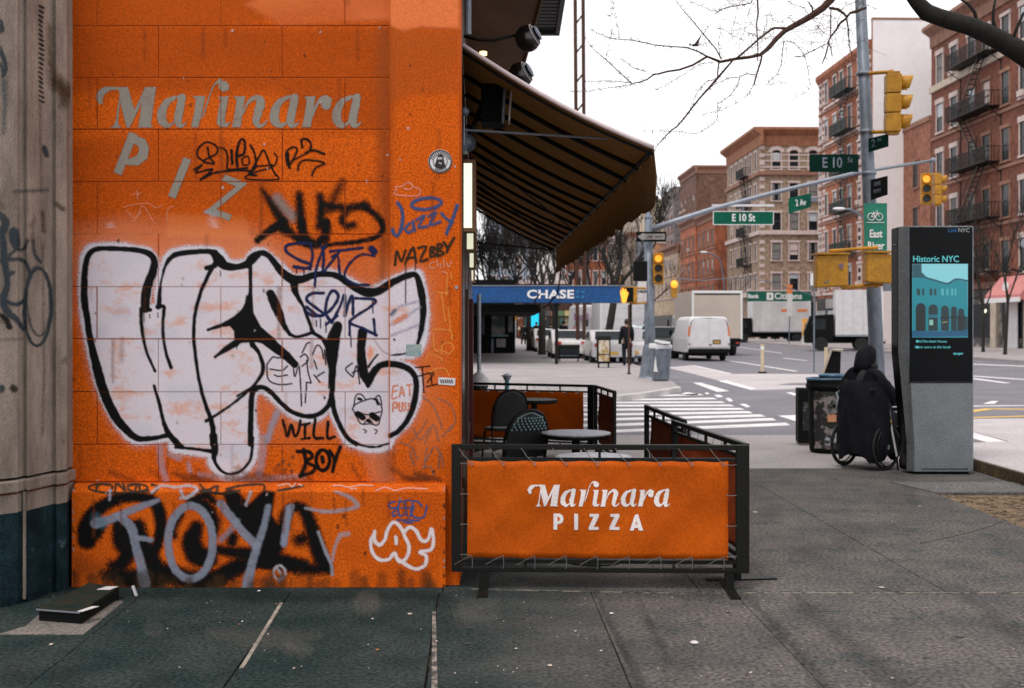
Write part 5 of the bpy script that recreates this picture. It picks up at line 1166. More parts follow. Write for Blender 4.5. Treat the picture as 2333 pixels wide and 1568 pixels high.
# the screen picture: raster of light colours on the glass
p = Paint(2078,2206,598,772,.75)
SKYC=(.27,.72,.80); WALLC=(.0,.27,.34); DKC=(.004,.012,.016)
k1=lambda L:[(x*.2399+1773.3, y*.2399+498.7) for x,y in L]   # crop of the lower right zoom
p.poly(k1([(1272,430),(1800,430),(1795,1115),(1272,1125)]), SKYC, .4, 1)
p.poly(k1([(1272,430),(1360,430),(1362,520),(1400,560),(1440,570),(1272,570)]), (.01,.09,.12), .8,1)
p.poly(k1([(1272,560),(1400,560),(1480,590),(1560,615),(1620,618),(1690,580),(1797,600),(1797,1125),(1272,1125)]), WALLC, .6,1)
p.stroke(k1([(1362,520),(1405,560),(1480,582),(1570,610),(1620,612),(1690,575),(1797,590)]),2.2,(.0,.10,.14),.8)
p.poly(k1([(1272,1060),(1560,1070),(1797,1050),(1797,1115),(1272,1125)]), (.0,.10,.22), .8,1)
for (x,w_) in [(1330,32),(1375,22),(1450,26),(1490,20),(1560,22),(1605,16),(1650,16),(1682,14)]:
    p.poly(k1([(x-w_/2,660),(x+w_/2,668),(x+w_/2,730),(x-w_/2,722)]), (.005,.05,.06) if x<1500 else (.1,.5,.56), .5,1)
for (x0,x1,y0) in [(1305,1400,800),(1425,1515,812),(1545,1620,824),(1640,1695,832),(1705,1765,850)]:
    cx_=(x0+x1)/2; r=(x1-x0)/2
    pts=[(x0,1065),(x0,y0+r)]+[(cx_-r*math.cos(a),y0+r-r*math.sin(a)) for a in np.linspace(0,math.pi,8)]+[(x1,1065)]
    p.poly(k1(pts), DKC if x0<1420 else (.004,.03,.04), .5, 1)
p.poly(k1([(1425,910),(1515,910),(1515,940),(1425,940)]),(.0,.16,.24),.6,1); p.poly(k1([(1435,960),(1470,960),(1470,1010),(1435,1010)]),(.3,.6,.5),.6,1); p.stroke(k1([(1560,985),(1600,980)]),1.2,(.35,.30,.12),.5)
p.stroke(k1([(1545,940),(1765,930)]),2.5,DKC,1); p.poly(k1([(1700,940),(1797,930),(1797,1050),(1700,1060)]),DKC,1,.9)
for x in (1285,1415,1530,1630): p.stroke(k1([(x,800),(x,1050)]),1.3,(.0,.2,.27),.8,.8)
em = bpy.data.materials.new('kiosk_screen_light'); em.use_nodes=True; n_=em.node_tree.nodes; l_=em.node_tree.links; bb=n_['Principled BSDF']; bb.inputs['Base Color'].default_value=(.01,.01,.01,1); bb.inputs['Roughness'].default_value=.25
at=n_.new('ShaderNodeAttribute'); at.attribute_name='coat'; l_.new(at.outputs['Color'],bb.inputs['Emission Color']); bb.inputs['Emission Strength'].default_value=.60
o = p.build('screen_picture', lambda X,Y: KG+0*X, .0145, t, label='blue-green picture of an old arcaded building on the screen'); o.data.materials.clear(); o.data.materials.append(em)
CY = emat('screen_text_cyan',(.12,.55,.60),.60); WHT = emat('screen_text_white',(.45,.5,.5),.4); BLT=emat('screen_text_blue',(.02,.10,.25),.8)
kx = lambda px,py: P(px,py,KG)+Vector((0,-.0135,0))
lettering('Historic NYC', .098, CY, kx(2131,591), t, extrude=.001, bold=.0012, xs=.93)
lettering('NYC', .062, WHT, kx(2195,525.5), t, extrude=.001, xs=1.0); lettering('Link', .062, BLT, kx(2169,525.5), t, extrude=.001)
lettering('Old Merchant House', .040, CY, kx(2121,778), t, extrude=.001); lettering('Learn more at this kiosk', .040, CY, kx(2124,791), t, extrude=.001); lettering('nyc.gov', .036, CY, kx(2182,805.5), t, extrude=.001, bold=.001)
for y in (778,791): part('bullet', B().lathe([(.014,-.001),(.014,.001)],kx(2089,y),12,'y'), CY, t)
# ------------------------------------------------------------------ near signal pole
PD = 16.0
pb = Vector((XX(2006,PD),PD,0)); ptop = P(1958,-60,PD)
t = thing('signal_pole','tall grey steel signal pole leaning slightly left behind the kiosk','pole',(pb.x,pb.y,0), world=True)
def pole_at(z): 
    k = z/ptop.z; return pb.lerp(ptop,k)
part('shaft', B().tube([pole_at(z) for z in (0,.6,2,4,ptop.z)],[.115,.103,.10,.088,.075],20), M['pole'], t, smooth=True)
part('base', B().lathe([(.19,0),(.19,.04),(.15,.08),(.14,.42),(.11,.5)],(pb.x,pb.y,0),16), M['pole'], t)
for y in (168,300,395,578,648): 
    c_=pole_at(ZZ(y,PD)); part('band', B().lathe([(.11,-.02),(.115,0),(.11,.02)],c_,16), M['steel'], t)
grp='signs and signals on the near pole'
def sign(label, quad, mat, txt=None, tsize=.1, tmat=None, back=.012, cat='sign', frame=None):
    """quad: four world corners TL,TR,BR,BL"""
    q=[Vector(a) for a in quad]; c_=sum(q,Vector())/4; n_=((q[1]-q[0]).cross(q[3]-q[0])).normalized()
    if n_.y>0: n_=-n_
    t_=thing('street_sign', label, cat, c_, world=True)
    part('plate', B().add([a for a in q]+[a-n_*back for a in q],[(0,3,2,1),(4,5,6,7),(0,1,5,4),(1,2,6,5),(2,3,7,6),(3,0,4,7)]), mat, t_)
    if frame:
        b=B()
        for i in range(4): b.bar(q[i]+n_*.002,q[(i+1)%4]+n_*.002,.02,.02)
        part('border', b, frame, t_)
    if txt:
        u=(q[1]-q[0]).normalized(); v=(q[0]-q[3]).normalized(); nn=u.cross(v).normalized(); m=Matrix((u,v,nn)).transposed().to_4x4()
        for (s_,sz,dx,dy,mm,kw) in txt:
            me=text_mesh(s_,sz,mm,**kw); o=bpy.data.objects.new('lettering',me); sc.collection.objects.link(o); o.parent=t_
            o.matrix_local=Matrix.Translation(n_*(.006 if abs(q[0].y-q[1].y)<.01 else .03)+u*dx+v*dy) @ m
    return t_
def rect(x0,x1,y0,y1,d): return [P(x0,y0,d),P(x1,y0,d),P(x1,y1,d),P(x0,y1,d)]
def side(x0,x1,ya0,ya1,yb0,yb1,d0,d1): return [P(x0,ya0,d0),P(x1,yb0,d1),P(x1,yb1,d1),P(x0,ya1,d0)]
sign('dark green E 10 St plate clamped left of the near pole', rect(1845,1956,352,392,15.8), M['green_dark'], [('E 10',.20,-.03,0,M['pole'],dict(xs=.8,bold=.004,extrude=.002)),('St',.10,.22,.04,M['pole'],dict(extrude=.002))])
sign('dark green 2 Av plate seen edge-on right of the near pole', side(1979,2023,316,347,305,334,15.9,15.6), M['green_dark'], [('2',.15,-.06,0,M['pole'],dict(extrude=.002)),('Av',.07,.05,.03,M['pole'],dict(extrude=.002))])
sign('black-framed sign seen at an angle below the 2 Av plate', side(1984,2021,410,456,401,444,15.9,15.6), M['black_matte'], [('ONE',.085,0,.05,M['pole'],dict(extrude=.002,xs=.8)),('WAY',.085,0,-.05,M['pole'],dict(extrude=.002,xs=.8))], frame=None)
# bike route sign
BQ = rect(1969,2021,463,576,15.7)
t_=sign('tall green bike route sign reading East River on the near pole', BQ, pm('bike_sign_green',(.005,.19,.12),(.004,.15,.10),.45), [('East',.15,.0,-.085,M['letter'],dict(xs=.72,bold=.004,extrude=.002)),('River',.15,.0,-.25,M['letter'],dict(xs=.72,bold=.004,extrude=.002))])
b=B(); cy=15.69; C1=P(1985,494,cy); C2=P(2003,494,cy)
for c_ in (C1,C2): b.torus(c_,.048,.006,'y',18,5)
F=lambda x,y: P(x,y,cy)
for a,c_ in [((1985,494),(1991,485)),((1991,485),(2000,486)),((2000,486),(2003,494)),((1991,485),(1994,495)),((1994,495),(2000,486)),((1985,494),(1994,495)),((2000,486),(1999,481)),((1999,481),(1996,481)),((1991,485),(1990,482))]: b.cyl(F(*a),F(*c_),.006,5)
part('bicycle_symbol', b, M['letter'], t_); part('divider_line', B().cbox(P(1995,507,15.69),.25,.003,.008), M['letter'], t_)
def signal(label, c, u, n_=3, size=1.05, lit=None, group=None, visors=True, dirv=(1,0)):
    """signal head, c top centre; dirv facing direction in plan"""
    rz=math.atan2(dirv[1],dirv[0])+math.pi/2   # local -y -> facing
    t_=thing('traffic_light', label, 'traffic light', c, rz, group)
    h=size/3
    for i in range(n_):
        z=-h*(i+.5)
        part('housing', B().box(-h*.52,h*.52,-.09,.11,z-h*.48,z+h*.48), M['yellow'], t_, bevel=.012)
        em_=M['amber'] if lit==i else M['lens_off']
        part('lens', B().lathe([(h*.36,-.10),(h*.36,-.09)],(0,0,z),18,'y'), em_, t_)
        # visor: open tube
        b=B(); k=16; r0=h*.40; vs=[]; L=h*.62
        for j in range(k+1):
            a=math.pi*(-.22+1.44*j/k); vs += [(r0*math.cos(a),-.09,z+r0*math.sin(a)),(r0*1.02*math.cos(a),-.09-L*(.78+.22*math.sin(a)),z+r0*1.02*math.sin(a))]
        b.add(vs,[(2*j,2*j+1,2*j+3,2*j+2) for j in range(k)])
        o=part('visor', b, M['yellow'], t_, smooth=True); s_=o.modifiers.new('s','SOLIDIFY'); s_.thickness=.008
    part('end_cap', B().box(-h*.40,h*.40,-.07,.09,0,.03), M['yellow'], t_); part('end_cap', B().box(-h*.40,h*.40,-.07,.09,-size-.03,-size), M['yellow'], t_)
    return t_
zz=lambda y: ZZ(y,15.6)
tl=signal('large yellow traffic light high on the near pole, seen from its side', P(2036,170,15.6), None, size=.79, dirv=(1,-.18), group=grp)
tl.rotation_euler[0]=0; tl.rotation_euler[1]=R(-4)
part('bracket_arm', B().cyl(pole_at(ZZ(168,PD)),P(2030,164,15.6),.026,10), M['yellow'], t); part('bracket_arm', B().cyl(pole_at(ZZ(302,PD)),P(2042,299,15.6),.026,10), M['yellow'], t)
part('bracket_cap', B().ball(P(2031,164,15.6),.036,10,6), M['yellow'], t); part('bracket_cap', B().ball(P(2041,299,15.6),.036,10,6), M['yellow'], t)
part('bracket_arm', B().cyl(P(1889,572,15.5),P(2000,564,15.5),.024,10), M['yellow'], t); part('bracket_arm', B().cyl(P(1917,655,15.5),P(2012,648,15.5),.027,10), M['yellow'], t)
part('bracket_post', B().cyl(P(1997,600,15.6),P(1997,656,15.6),.03,10), M['yellow'], t)
for (x0,x1,y0,y1,dx,lab) in [(1861,1933,582,656,4,'yellow pedestrian signal box with a worn sticker, left of the near pole'),(1975,2034,574,642,-6,'yellow pedestrian signal box right of the near pole against the kiosk')]:
    q=[P(x0,y0,15.3),P(x1,y0-dx,15.3),P(x1,y1-dx,15.3),P(x0,y1,15.3)]; c_=sum(q,Vector())/4
    t_=thing('pedestrian_signal', lab, 'crossing signal', c_, group=grp, world=True)
    bk=[a+Vector((.0,.20,0)) for a in q]
    part('housing', B().add(q+bk,[(0,3,2,1),(4,5,6,7),(0,1,5,4),(1,2,6,5),(2,3,7,6),(3,0,4,7)]), M['yellow'], t_, bevel=.02)
    part('hood', B().box(q[0].x-.01,q[1].x+.01,15.26,15.55,max(q[0].z,q[1].z)-.012,max(q[0].z,q[1].z)+.012), M['yellow'], t_)
    if dx>0: part('sticker', disc(P(1917,606,15.28),.035), pm('worn_sticker',(.35,.2,.25),(.1,.05,.08),.6,scale=60), t_); part('scratch', B().cbox(P(1884,642,15.285),.08,.003,.015,ry=R(-25)), M['pole'], t_)
t_=single('paper_notice', B().cbox(P(2028,655,15.2),.19,.01,.10), M['pole'], 'small grey notice taped at the foot of the yellow boxes', 'notice')
t_=thing('street_sign','small white parking notice left of the yellow pedestrian box','sign',P(1856,640,40.0),world=True); part('plate', B().cbox(P(1855,637,40),.28,.01,.42), M['white'], t_); part('post', B().cyl((XX(1855,40),40.03,0),P(1855,655,40.03),.03,8), M['pole'], t_)
# ------------------------------------------------------------------ mast arm across the avenue from the far corner pole
FD=33.4; fb=Vector((XX(1482,FD),FD,.115)); 
t=thing('mast_arm_pole','grey signal pole on the far corner carrying the long mast arm','pole',(fb.x,fb.y,.115),world=True)
part('shaft', B().tube([fb,fb+Vector((-.02,0,1.2)),P(1477,500,FD)],[.20,.16,.12],16), M['pole'], t, smooth=True)
part('base', B().lathe([(.36,0),(.33,.05),(.27,.4),(.22,.9),(.18,1.0)],fb,16), M['pole'], t)
part('finial', B().lathe([(.12,0),(.13,.05),(.05,.2),(.02,.36)],P(1477,500,FD),12), M['pole'], t)
arm=[P(1480,524,FD),P(1560,497,FD),P(1625,476,FD),P(1760,440,FD),P(1955,393,FD),P(2125,366,FD)]
part('mast_arm', B().tube(arm,[.09,.08,.072,.064,.055,.042],12), M['steel'], t, smooth=True)
part('arm_tip', B().ball(P(2126,365,FD),.08,10,6), M['steel'], t)
part('sign_bracket', B().box(XX(1622,FD),XX(1763,FD),FD-.05,FD+.03,ZZ(471,FD),ZZ(466,FD)), M['white'], t)
part('hanger', B().cyl(P(1693,458,FD),P(1693,482,FD),.035,8), M['pole'], t)
part('lamp_box', B().cbox(P(1513,602,FD),.24,.2,.24), M['walk_light'], t)
sign('green E 10 St sign with white border hanging from the mast arm', rect(1625,1762,482,512,FD-.05), M['green_sign'], [('E 10 St',.30,0,0,M['letter'],dict(xs=.8,bold=.006,extrude=.003))], frame=M['letter'])
sign('small green 2 Av sign turned at an angle on the mast arm', side(1797,1848,452,487,440,472,FD-.15,FD+.25), M['green_sign'], [('2 Av',.26,0,0,M['letter'],dict(xs=.75,bold=.004,extrude=.003))])
part('sign_clamp', B().cbox(P(1855,455,FD),.2,.1,.12), M['pole'], t)
sign('black and white ONE WAY arrow sign on the far corner pole', rect(1450,1518,528,551,FD-.25), M['black_matte'], None)
t_=[o for o in sc.objects if o.name.startswith('street_sign') and o.get('label','').startswith('black and white ONE WAY')][0]
ar=[P(1452.5,539.5,FD-.27),P(1466,530,FD-.27),P(1466,533,FD-.27),P(1514.5,533,FD-.27),P(1514.5,546,FD-.27),P(1466,546,FD-.27),P(1466,549.5,FD-.27)]
part('white_arrow', B().add(ar+[a+Vector((0,.008,0)) for a in ar],[tuple(range(7))[::-1],tuple(range(7,14))]+[(i,(i+1)%7,7+(i+1)%7,7+i) for i in range(7)]), M['walk_light'], t_)
lettering('ONE WAY', .155, M['black_matte'], P(1491,539.7,FD-.282), t_, extrude=.001, xs=.72)
signal('yellow signal with lit amber top lens hung from the end of the mast arm', P(2110,397,FD), None, size=.88, lit=0, dirv=(-.25,-1), group='signals on the far corner arm')
signal('yellow signal seen side-on at the very end of the mast arm', P(2136,399,FD+.1), None, size=.88, dirv=(1,-.15), group='signals on the far corner arm')
part('signal_hanger', B().cyl(P(2122,370,FD),P(2122,398,FD),.04,8), M['pole'], t); part('signal_hanger', B().box(XX(2104,FD),XX(2142,FD),FD-.03,FD+.03,ZZ(399,FD),ZZ(394,FD)), M['yellow'], t)
signal('yellow signal with lit amber top lens on the far corner pole', P(1500,578,FD-.1), None, size=.88, lit=0, dirv=(-.1,-1), group='signals on the far corner arm')
part('signal_hanger', B().cyl(P(1480,600,FD),P(1500,600,FD),.03,8), M['yellow'], t)
t_=thing('back_of_signal','black back of a signal box on the left of the far corner pole','signal box',P(1459,620,FD),world=True)
part('housing', B().cbox(P(1459,618,FD),.42,.25,.58), M['black_matte'], t_, bevel=.03); part('bracket', B().cyl(P(1470,640,FD),P(1482,640,FD),.03,6), M['black'], t_)
t_=thing('pedestrian_signal','crossing signal showing the orange hand in a yellow housing on the far corner','crossing signal',P(1427,672,FD-.5),world=True)
part('housing', B().box(XX(1411,FD),XX(1446,FD),FD-.7,FD-.35,ZZ(691,FD),ZZ(655,FD)), M['yellow'], t_, bevel=.02)
part('face', B().box(XX(1413,FD),XX(1437,FD),FD-.72,FD-.70,ZZ(689,FD),ZZ(657,FD)), M['black_matte'], t_)
hx_=lambda x,y: P(x,y,FD-.73)
hp=[(1418,690),(1416,678),(1413,668),(1414,660),(1417,665),(1418,657),(1421,657),(1422,664),(1424,658),(1427,659),(1427,667),(1429,664),(1432,668),(1429,678),(1426,690)]
hv=[hx_(*a) for a in hp]; nh=len(hv)
part('lit_hand', B().add(hv+[a+Vector((0,.01,0)) for a in hv],[tuple(range(nh))[::-1]]+[(i,(i+1)%nh,nh+(i+1)%nh,nh+i) for i in range(nh)]), M['amber'], t_)
part('bracket', B().cyl(P(1446,657,FD-.5),P(1480,657,FD),.03,8), M['yellow'], t_); part('bracket', B().cyl(P(1440,692,FD-.5),P(1480,690,FD),.03,8), M['yellow'], t_)
for y0,y1,l_ in ((641,662,'upper white notice plate on the far corner pole'),(667,688,'lower white notice plate on the far corner pole')):
    single('notice_plate', B().cbox(P(1463,(y0+y1)/2,FD-.15),.26,.012,(y1-y0)*FD/FL*.95), M['white'], l_, 'notice')
t_=thing('thin_sign_post','thin rusty sign post on the far corner in front of the walking person','post',tuple(G(1433,853,.115)),world=True)
g_=G(1433,853,.115); part('post', B().cyl(g_,(g_.x,g_.y,2.3),.035,6), M['bark_red'], t_); part('base_foot', B().lathe([(.07,0),(.05,.06)],g_,8), M['bark_red'], t_)
# distant signals and street lamps
def dsig(label,x,y,d,s=.9):
    t_=thing('traffic_light',label,'traffic light',P(x,y,d),group='far traffic lights down the avenue',world=True)
    part('housing', B().cbox(P(x,y,d)+Vector((0,.1,-.25)),.32,.2,.95), M['yellow'], t_, bevel=.02); part('lens', B().ball(P(x,y,d)+Vector((0,-.02,0)),.17*s,10,6), M['amber'], t_); part('hanger', B().cyl(P(x,y,d)+Vector((0,.1,.2)),P(x,y-14,d)+Vector((0,.1,.2)),.03,6), M['yellow'], t_)
dsig('far amber light above the end of the row of parked trucks',1536,648,62,1.2); dsig('far amber light just above the blue canopy',1414,648,90,1.0)
dsig('far amber light under the left part of the blue canopy',1173,713,110,1.0); dsig('farthest amber light beside the bright blue figure screen',1215,704,120,.9)
def lamp_post(label, bx_, by_, d, pts, s=.06):
    g_=Vector((XX(bx_,d),d,.1)); t_=thing('street_lamp',label,'street lamp',g_,group='cobra-head street lamps along the avenue',world=True)
    part('pole', B().tube([g_]+[P(x,y,d) for x,y in pts],[s*1.5]+[s]*(len(pts)-1)+[s*.6],8), M['pole'], t_, smooth=True); x,y=pts[-1]
    part('lamp_head', B().ball(P(x,y,d),.22,10,6,(1.6,.8,.4)), M['letter'], t_, smooth=True)
lamp_post('far street lamp over the red houses with white head',1645,770,95,[(1650,700),(1650,640),(1640,590),(1622,578),(1604,575)])
lamp_post('street lamp in front of the striped brick building',1998,775,60,[(1990,690),(1985,560),(1975,500),(1940,478),(1912,476)])
# horizontal signal cable
single('overhead_cable', B().tube([P(x,y,70) for x,y in [(1540,634),(1600,640),(1680,632),(1740,640),(1850,672)]],.03,5), M['pole'], 'thin pale overhead cable sagging across the avenue','cable')
# ------------------------------------------------------------------ street furniture beyond
def nbox(name,label,x,y,z=.115,w_=.5,d_=.4,h=1.1,body=None,panel=None,legs=True,rz=0):
    g_=G(x,y,z); t_=thing(name,label,'news box',(g_.x,g_.y,g_.z),rz)
    part('body', B().box(-w_/2,w_/2,-d_/2,d_/2,.16,h), body or M['black_matte'], t_, bevel=.02)
    part('hood', B().extr([(-d_/2-.01,h),(d_/2,h),(d_/2,h+.10),(-d_/2*.4,h+.10)],'x',-w_/2-.01,w_/2+.01), body or M['black_matte'], t_)
    part('window', B().box(-w_/2+.05,w_/2-.05,-d_/2-.012,-d_/2+.002,h*.48,h-.05), panel or M['glass'], t_)
    part('lower_panel', B().box(-w_/2+.05,w_/2-.05,-d_/2-.010,-d_/2+.002,.24,h*.44), panel or M['pole'], t_)
    for sx_ in (-1,1): part('leg', B().box(sx_*(w_/2-.06)-.025,sx_*(w_/2-.06)+.025,-.1,.1,0,.16), M['black'], t_)
    return t_
nbox('newspaper_box','news box with a colourful poster on the far corner',1375,838,w_=.48,h=1.05,panel=pm('poster_colours',(.55,.5,.42),(.35,.22,.08),.7,scale=7,contrast=(.45,.55)))
nbox('newspaper_box','tall white and blue dispenser beside the far corner pole',1452,824,w_=.42,h=1.45,body=pm('white_dispenser',(.6,.62,.62),(.2,.3,.33),.6,scale=4,contrast=(.48,.55)),panel=M['white'])
nbox('newspaper_box','low dark news box by the tree on the far corner',1296,824,w_=.9,h=.62)
t_=thing('litter_bin','wire bin heaped with newspapers right of the far corner pole','bin',tuple(G(1505,868,.115)))
part('basket', B().lathe([(.20,0),(.24,.05),(.30,.85),(.31,.88),(.27,.88)],n=18), M['pole'], t_)
part('papers', B().cbox((0,0,.95),.5,.4,.14,rz=.4,rx=.1).cbox((.05,-.05,1.08),.42,.38,.06,rz=-.2,ry=.15).cbox((-.04,-.2,.5),.3,.06,.5,ry=.1), M['letter'], t_)
part('lid_rim', B().torus((0,0,.9),.3,.02,'z',18,6), M['steel'], t_)
t_=thing('delineator_post','cream flexible delineator post standing on the road','post',tuple(G(1737,850)))
part('tube', B().cyl((0,0,.05),(0,0,1.0),.06,10), pm('cream_plastic',(.6,.48,.32),None,.6), t_); part('base', B().lathe([(.16,0),(.14,.05)],n=12), M['rubber'], t_); part('band', B().cyl((0,0,.82),(0,0,.92),.064,10), M['letter'], t_)
t_=thing('delineator_post','second delineator post, mostly hidden behind the bin','post',tuple(G(1882,868)))
part('tube', B().cyl((0,0,.05),(0,0,1.0),.05,10), pm('cream_plastic_post',(.6,.48,.32),None,.6), t_); part('base', B().lathe([(.16,0),(.14,.05)],n=12), M['rubber'], t_)
g_=G(1812,777); t_=thing('thin_sign_post','thin dark sign post on the island before the white truck','post',tuple(g_)); part('post', B().cyl((0,0,0),(0,0,3.2),.07,8), M['pole'], t_); part('foot', B().lathe([(.15,0),(.1,.1)],n=8), M['pole'], t_)
d_=95; g_=Vector((XX(1798,d_),d_,.1)); t_=thing('banner_sign','tall white upright banner with an orange top beside the white trailer','sign',g_,world=True)
part('board', B().cbox(P(1799,691,d_),.42,.1,2.2), M['white'], t_); part('orange_top', B().cbox(P(1799,659,d_),.44,.12,.75), pm('orange_panel',(.75,.22,.06),None,.6), t_); part('post', B().cyl((g_.x,g_.y+.05,0),P(1799,715,d_+.05),.05,6), M['pole'], t_)
d_=92; g_=Vector((XX(1839,d_),d_,.1)); t_=thing('phone_booth_ad','bright orange advertising panel on the far sidewalk','sign',g_,world=True)
part('panel', B().box(XX(1828,d_),XX(1851,d_),d_-.1,d_+.1,ZZ(766,d_),ZZ(726,d_)), pm('orange_advert',(.85,.38,.04),(.80,.55,.3),.6,scale=1.2,contrast=(.5,.62)), t_); part('base', B().box(XX(1828,d_),XX(1851,d_),d_-.12,d_+.12,.1,ZZ(766,d_)), M['white'], t_); part('figure_print', B().cbox(P(1835,748,d_-.12),.12,.01,.7), M['cloth_navy'], t_)
# ------------------------------------------------------------------ bins beside the wheelchair
bz=G(1889,1030); t=thing('litter_bin','stickered black litter bin with a blue bag over its rim','bin',tuple(bz))
stk=pm('sticker_plastered_panel',(.02,.022,.022),(.24,.21,.21),.6,scale=9,detail=3,contrast=(.50,.58),grain=.3,gscale=40)
part('body', B().lathe([(.23,0),(.25,.03),(.265,.80),(.28,.83),(.28,.86)],n=28), M['black_matte'], t)
b=B(); k=10
vs=[]; 
for i in range(k+1):
    a=R(-150+75*i/k*1.3); 
    for z in (.06,.80): r_=.255+.02*z+.004; vs.append((r_*math.cos(a),r_*math.sin(a),z))
b.add(vs,[(2*i,2*i+2,2*i+3,2*i+1) for i in range(k)]); part('sticker_wrap', b, stk, t)
part('orange_sticker', B().cbox((-.02,-.272,.46),.15,.006,.09,rz=0), pm('orange_sticker',(.7,.2,.04),(.5,.3,.2),.6,scale=30), t)
part('dark_slot', B().cbox((.03,-.276,.62),.13,.008,.035), M['black_matte'], t); part('white_sticker', B().cbox((.03,-.276,.555),.11,.006,.05), M['walk_light'], t)
part('white_tag', B().cbox((-.03,-.272,.17),.2,.006,.11), pm('scrawl_tag',(.02,.02,.02),(.35,.37,.4),.6,scale=22,contrast=(.5,.54)), t)
part('lid', B().lathe([(.29,.84),(.30,.86),(.28,.92),(.16,.97)],n=28), M['black_matte'], t)
bag=pm('blue_bag_plastic',(.08,.22,.36),(.02,.04,.07),.3,scale=14,spec=.6,bump=.5)
part('bag_edge', B().torus((0,0,.93),.255,.035,'z',30,8,), M['black_matte'], t, smooth=True)
part('bag_fold', B().torus((.05,-.03,1.0),.17,.024,'z',24,6), bag, t, smooth=True); part('bag_fold', B().torus((-.02,0,.955),.26,.018,'z',24,6), bag, t, smooth=True)
g_=G(1834,1012); t=thing('newspaper_box','narrow black metal box standing left of the stickered bin','news box',tuple(g_),R(-8))
part('body', B().box(-.11,.11,-.18,.18,.03,.78), M['black_matte'], t, bevel=.01); part('scratched_face', B().box(-.05,.06,-.186,-.18,.2,.60), pm('scratched_black',(.015,.018,.02),(.14,.14,.15),.6,scale=12,contrast=(.52,.62)), t); part('white_foot', B().box(-.10,.08,-.15,.15,0,.03), M['walk_light'], t)
q=[P(1897,800,17.5),P(1916,802,17.5),P(1914,862,17.5),P(1873,858,17.5)]
t=thing('black_board','dark upright board leaning behind the litter bin','board',(q[3].x,17.5,0),world=True)
q2=[Vector((a.x+.0,a.y+.05,a.z)) for a in q]
part('panel', B().add(q+q2,[(0,3,2,1),(4,5,6,7),(0,1,5,4),(1,2,6,5),(2,3,7,6),(3,0,4,7)]), M['black_matte'], t)
part('cream_edge', B().cyl(P(1872,858,17.48),P(1894,797,17.48),.02,6).cyl(P(1894,797,17.48),P(1920,798,17.48),.02,6), M['cream'], t)
part('stand', B().cyl(P(1885,858,17.53),(XX(1885,17.53),17.53,-.012),.02,6).cyl(P(1908,860,17.53),(XX(1908,17.53),17.53,-.012),.02,6), M['black'], t)
# ------------------------------------------------------------------ people
def skin_mesh(name, verts, edges, radii, mat, parent, sub=2, label=None, root=0):
    me=bpy.data.meshes.new(name); me.from_pydata([tuple(v) for v in verts],edges,[]); me.update(); me.materials.append(mat)
    o=bpy.data.objects.new(name,me); sc.collection.objects.link(o); o.parent=parent
    m=o.modifiers.new('skin','SKIN'); m.use_smooth_shade=True
    sv=me.skin_vertices[0].data
    for i,r in enumerate(radii): sv[i].radius=(r,r) if not hasattr(r,'__len__') else r; sv[i].use_root=(i==root)
    s=o.modifiers.new('sub','SUBSURF'); s.levels=sub; s.render_levels=sub
    dg=bpy.context.evaluated_depsgraph_get(); m2=bpy.data.meshes.new_from_object(o.evaluated_get(dg)); o.modifiers.clear(); o.data=m2
    if not m2.materials: m2.materials.append(mat)
    if label: o['label']=label
    return o
def person(label, loc, rz, h=1.74, coat=None, legs=None, stride=.18, bag=False, group='pedestrians in the distance', hat=None):
    k=h/1.74; t=thing('person',label,'person',loc,rz,group)
    V=[(0,0,.95),(0,0,1.15),(0,0,1.36),(0,.01,1.50),(0,.01,1.60),(0,-.0,1.70),
       (-.17,0,1.42),(-.22,.03,1.16),(-.22,-.07,.92),(.17,0,1.42),(.22,-.03,1.16),(.22,-.09,.94),
       (-.10,0,.90),(-.11,-stride*.6,.50),(-.11,-stride*.2,.08),(-.11,-stride*.2-.14,.035),
       (.10,0,.90),(.11,stride*.2,.50),(.11,stride*1.1,.10),(.11,stride*1.1-.14,.04)]
    V=[(x*k,y*k,z*k) for x,y,z in V]
    E=[(0,1),(1,2),(2,3),(3,4),(4,5),(2,6),(6,7),(7,8),(2,9),(9,10),(10,11),(0,12),(12,13),(13,14),(14,15),(0,16),(16,17),(17,18),(18,19)]
    Rr=[(.15,.11),(.13,.10),(.17,.11),.06,(.085,.10),(.07,.08),.07,.05,.035,.07,.05,.035,.09,.065,.045,.04,.09,.065,.045,.04]
    body=skin_mesh('body',V,E,[tuple(a*k for a in r) if hasattr(r,'__len__') else r*k for r in Rr],M['skin'],t,1)
    ci=[0,1,2,6,7,8,9,10,11,12,16]; mp={a:i for i,a in enumerate(ci)}
    cvs=[V[a] for a in ci]; cvs[9]=(V[12][0],V[12][1],.62*k); cvs[10]=(V[16][0],V[16][1],.62*k)
    skin_mesh('coat',cvs,[(mp[a],mp[b_]) for a,b_ in E if a in mp and b_ in mp],[(.20*k,.15*k),(.18*k,.14*k),(.21*k,.15*k),.10*k,.075*k,.06*k,.10*k,.075*k,.06*k,.14*k,.14*k],coat or M['cloth_dark'],t,1)
    for s_ in ((12,13,14,15),(16,17,18,19)):
        skin_mesh('trouser_leg',[V[a] for a in s_],[(0,1),(1,2),(2,3)],[.105*k,.085*k,.07*k,.055*k],legs or M['cloth_dark'],t,1)
    part('hair', B().ball((0,.02*k,1.66*k),.115*k,12,8,(.9,1.05,1.0)), hat or M['hair'], t, smooth=True)
    if bag: part('shoulder_bag', B().cbox((.26*k,.02,.95*k),.10,.30,.28), M['black_matte'], t, bevel=.02)
    return t
person('person in dark coat walking on the far corner behind the thin post', tuple(G(1428,833,.115)), R(180), 1.76, bag=True)
person('person in navy walking before the white trailer across the junction', tuple(G(1767,777,0)), R(20), 1.85, M['cloth_navy'])
person('person in dark jacket with head against the white van, by the trees', tuple(G(1371,806,.115)), R(90), 1.78)
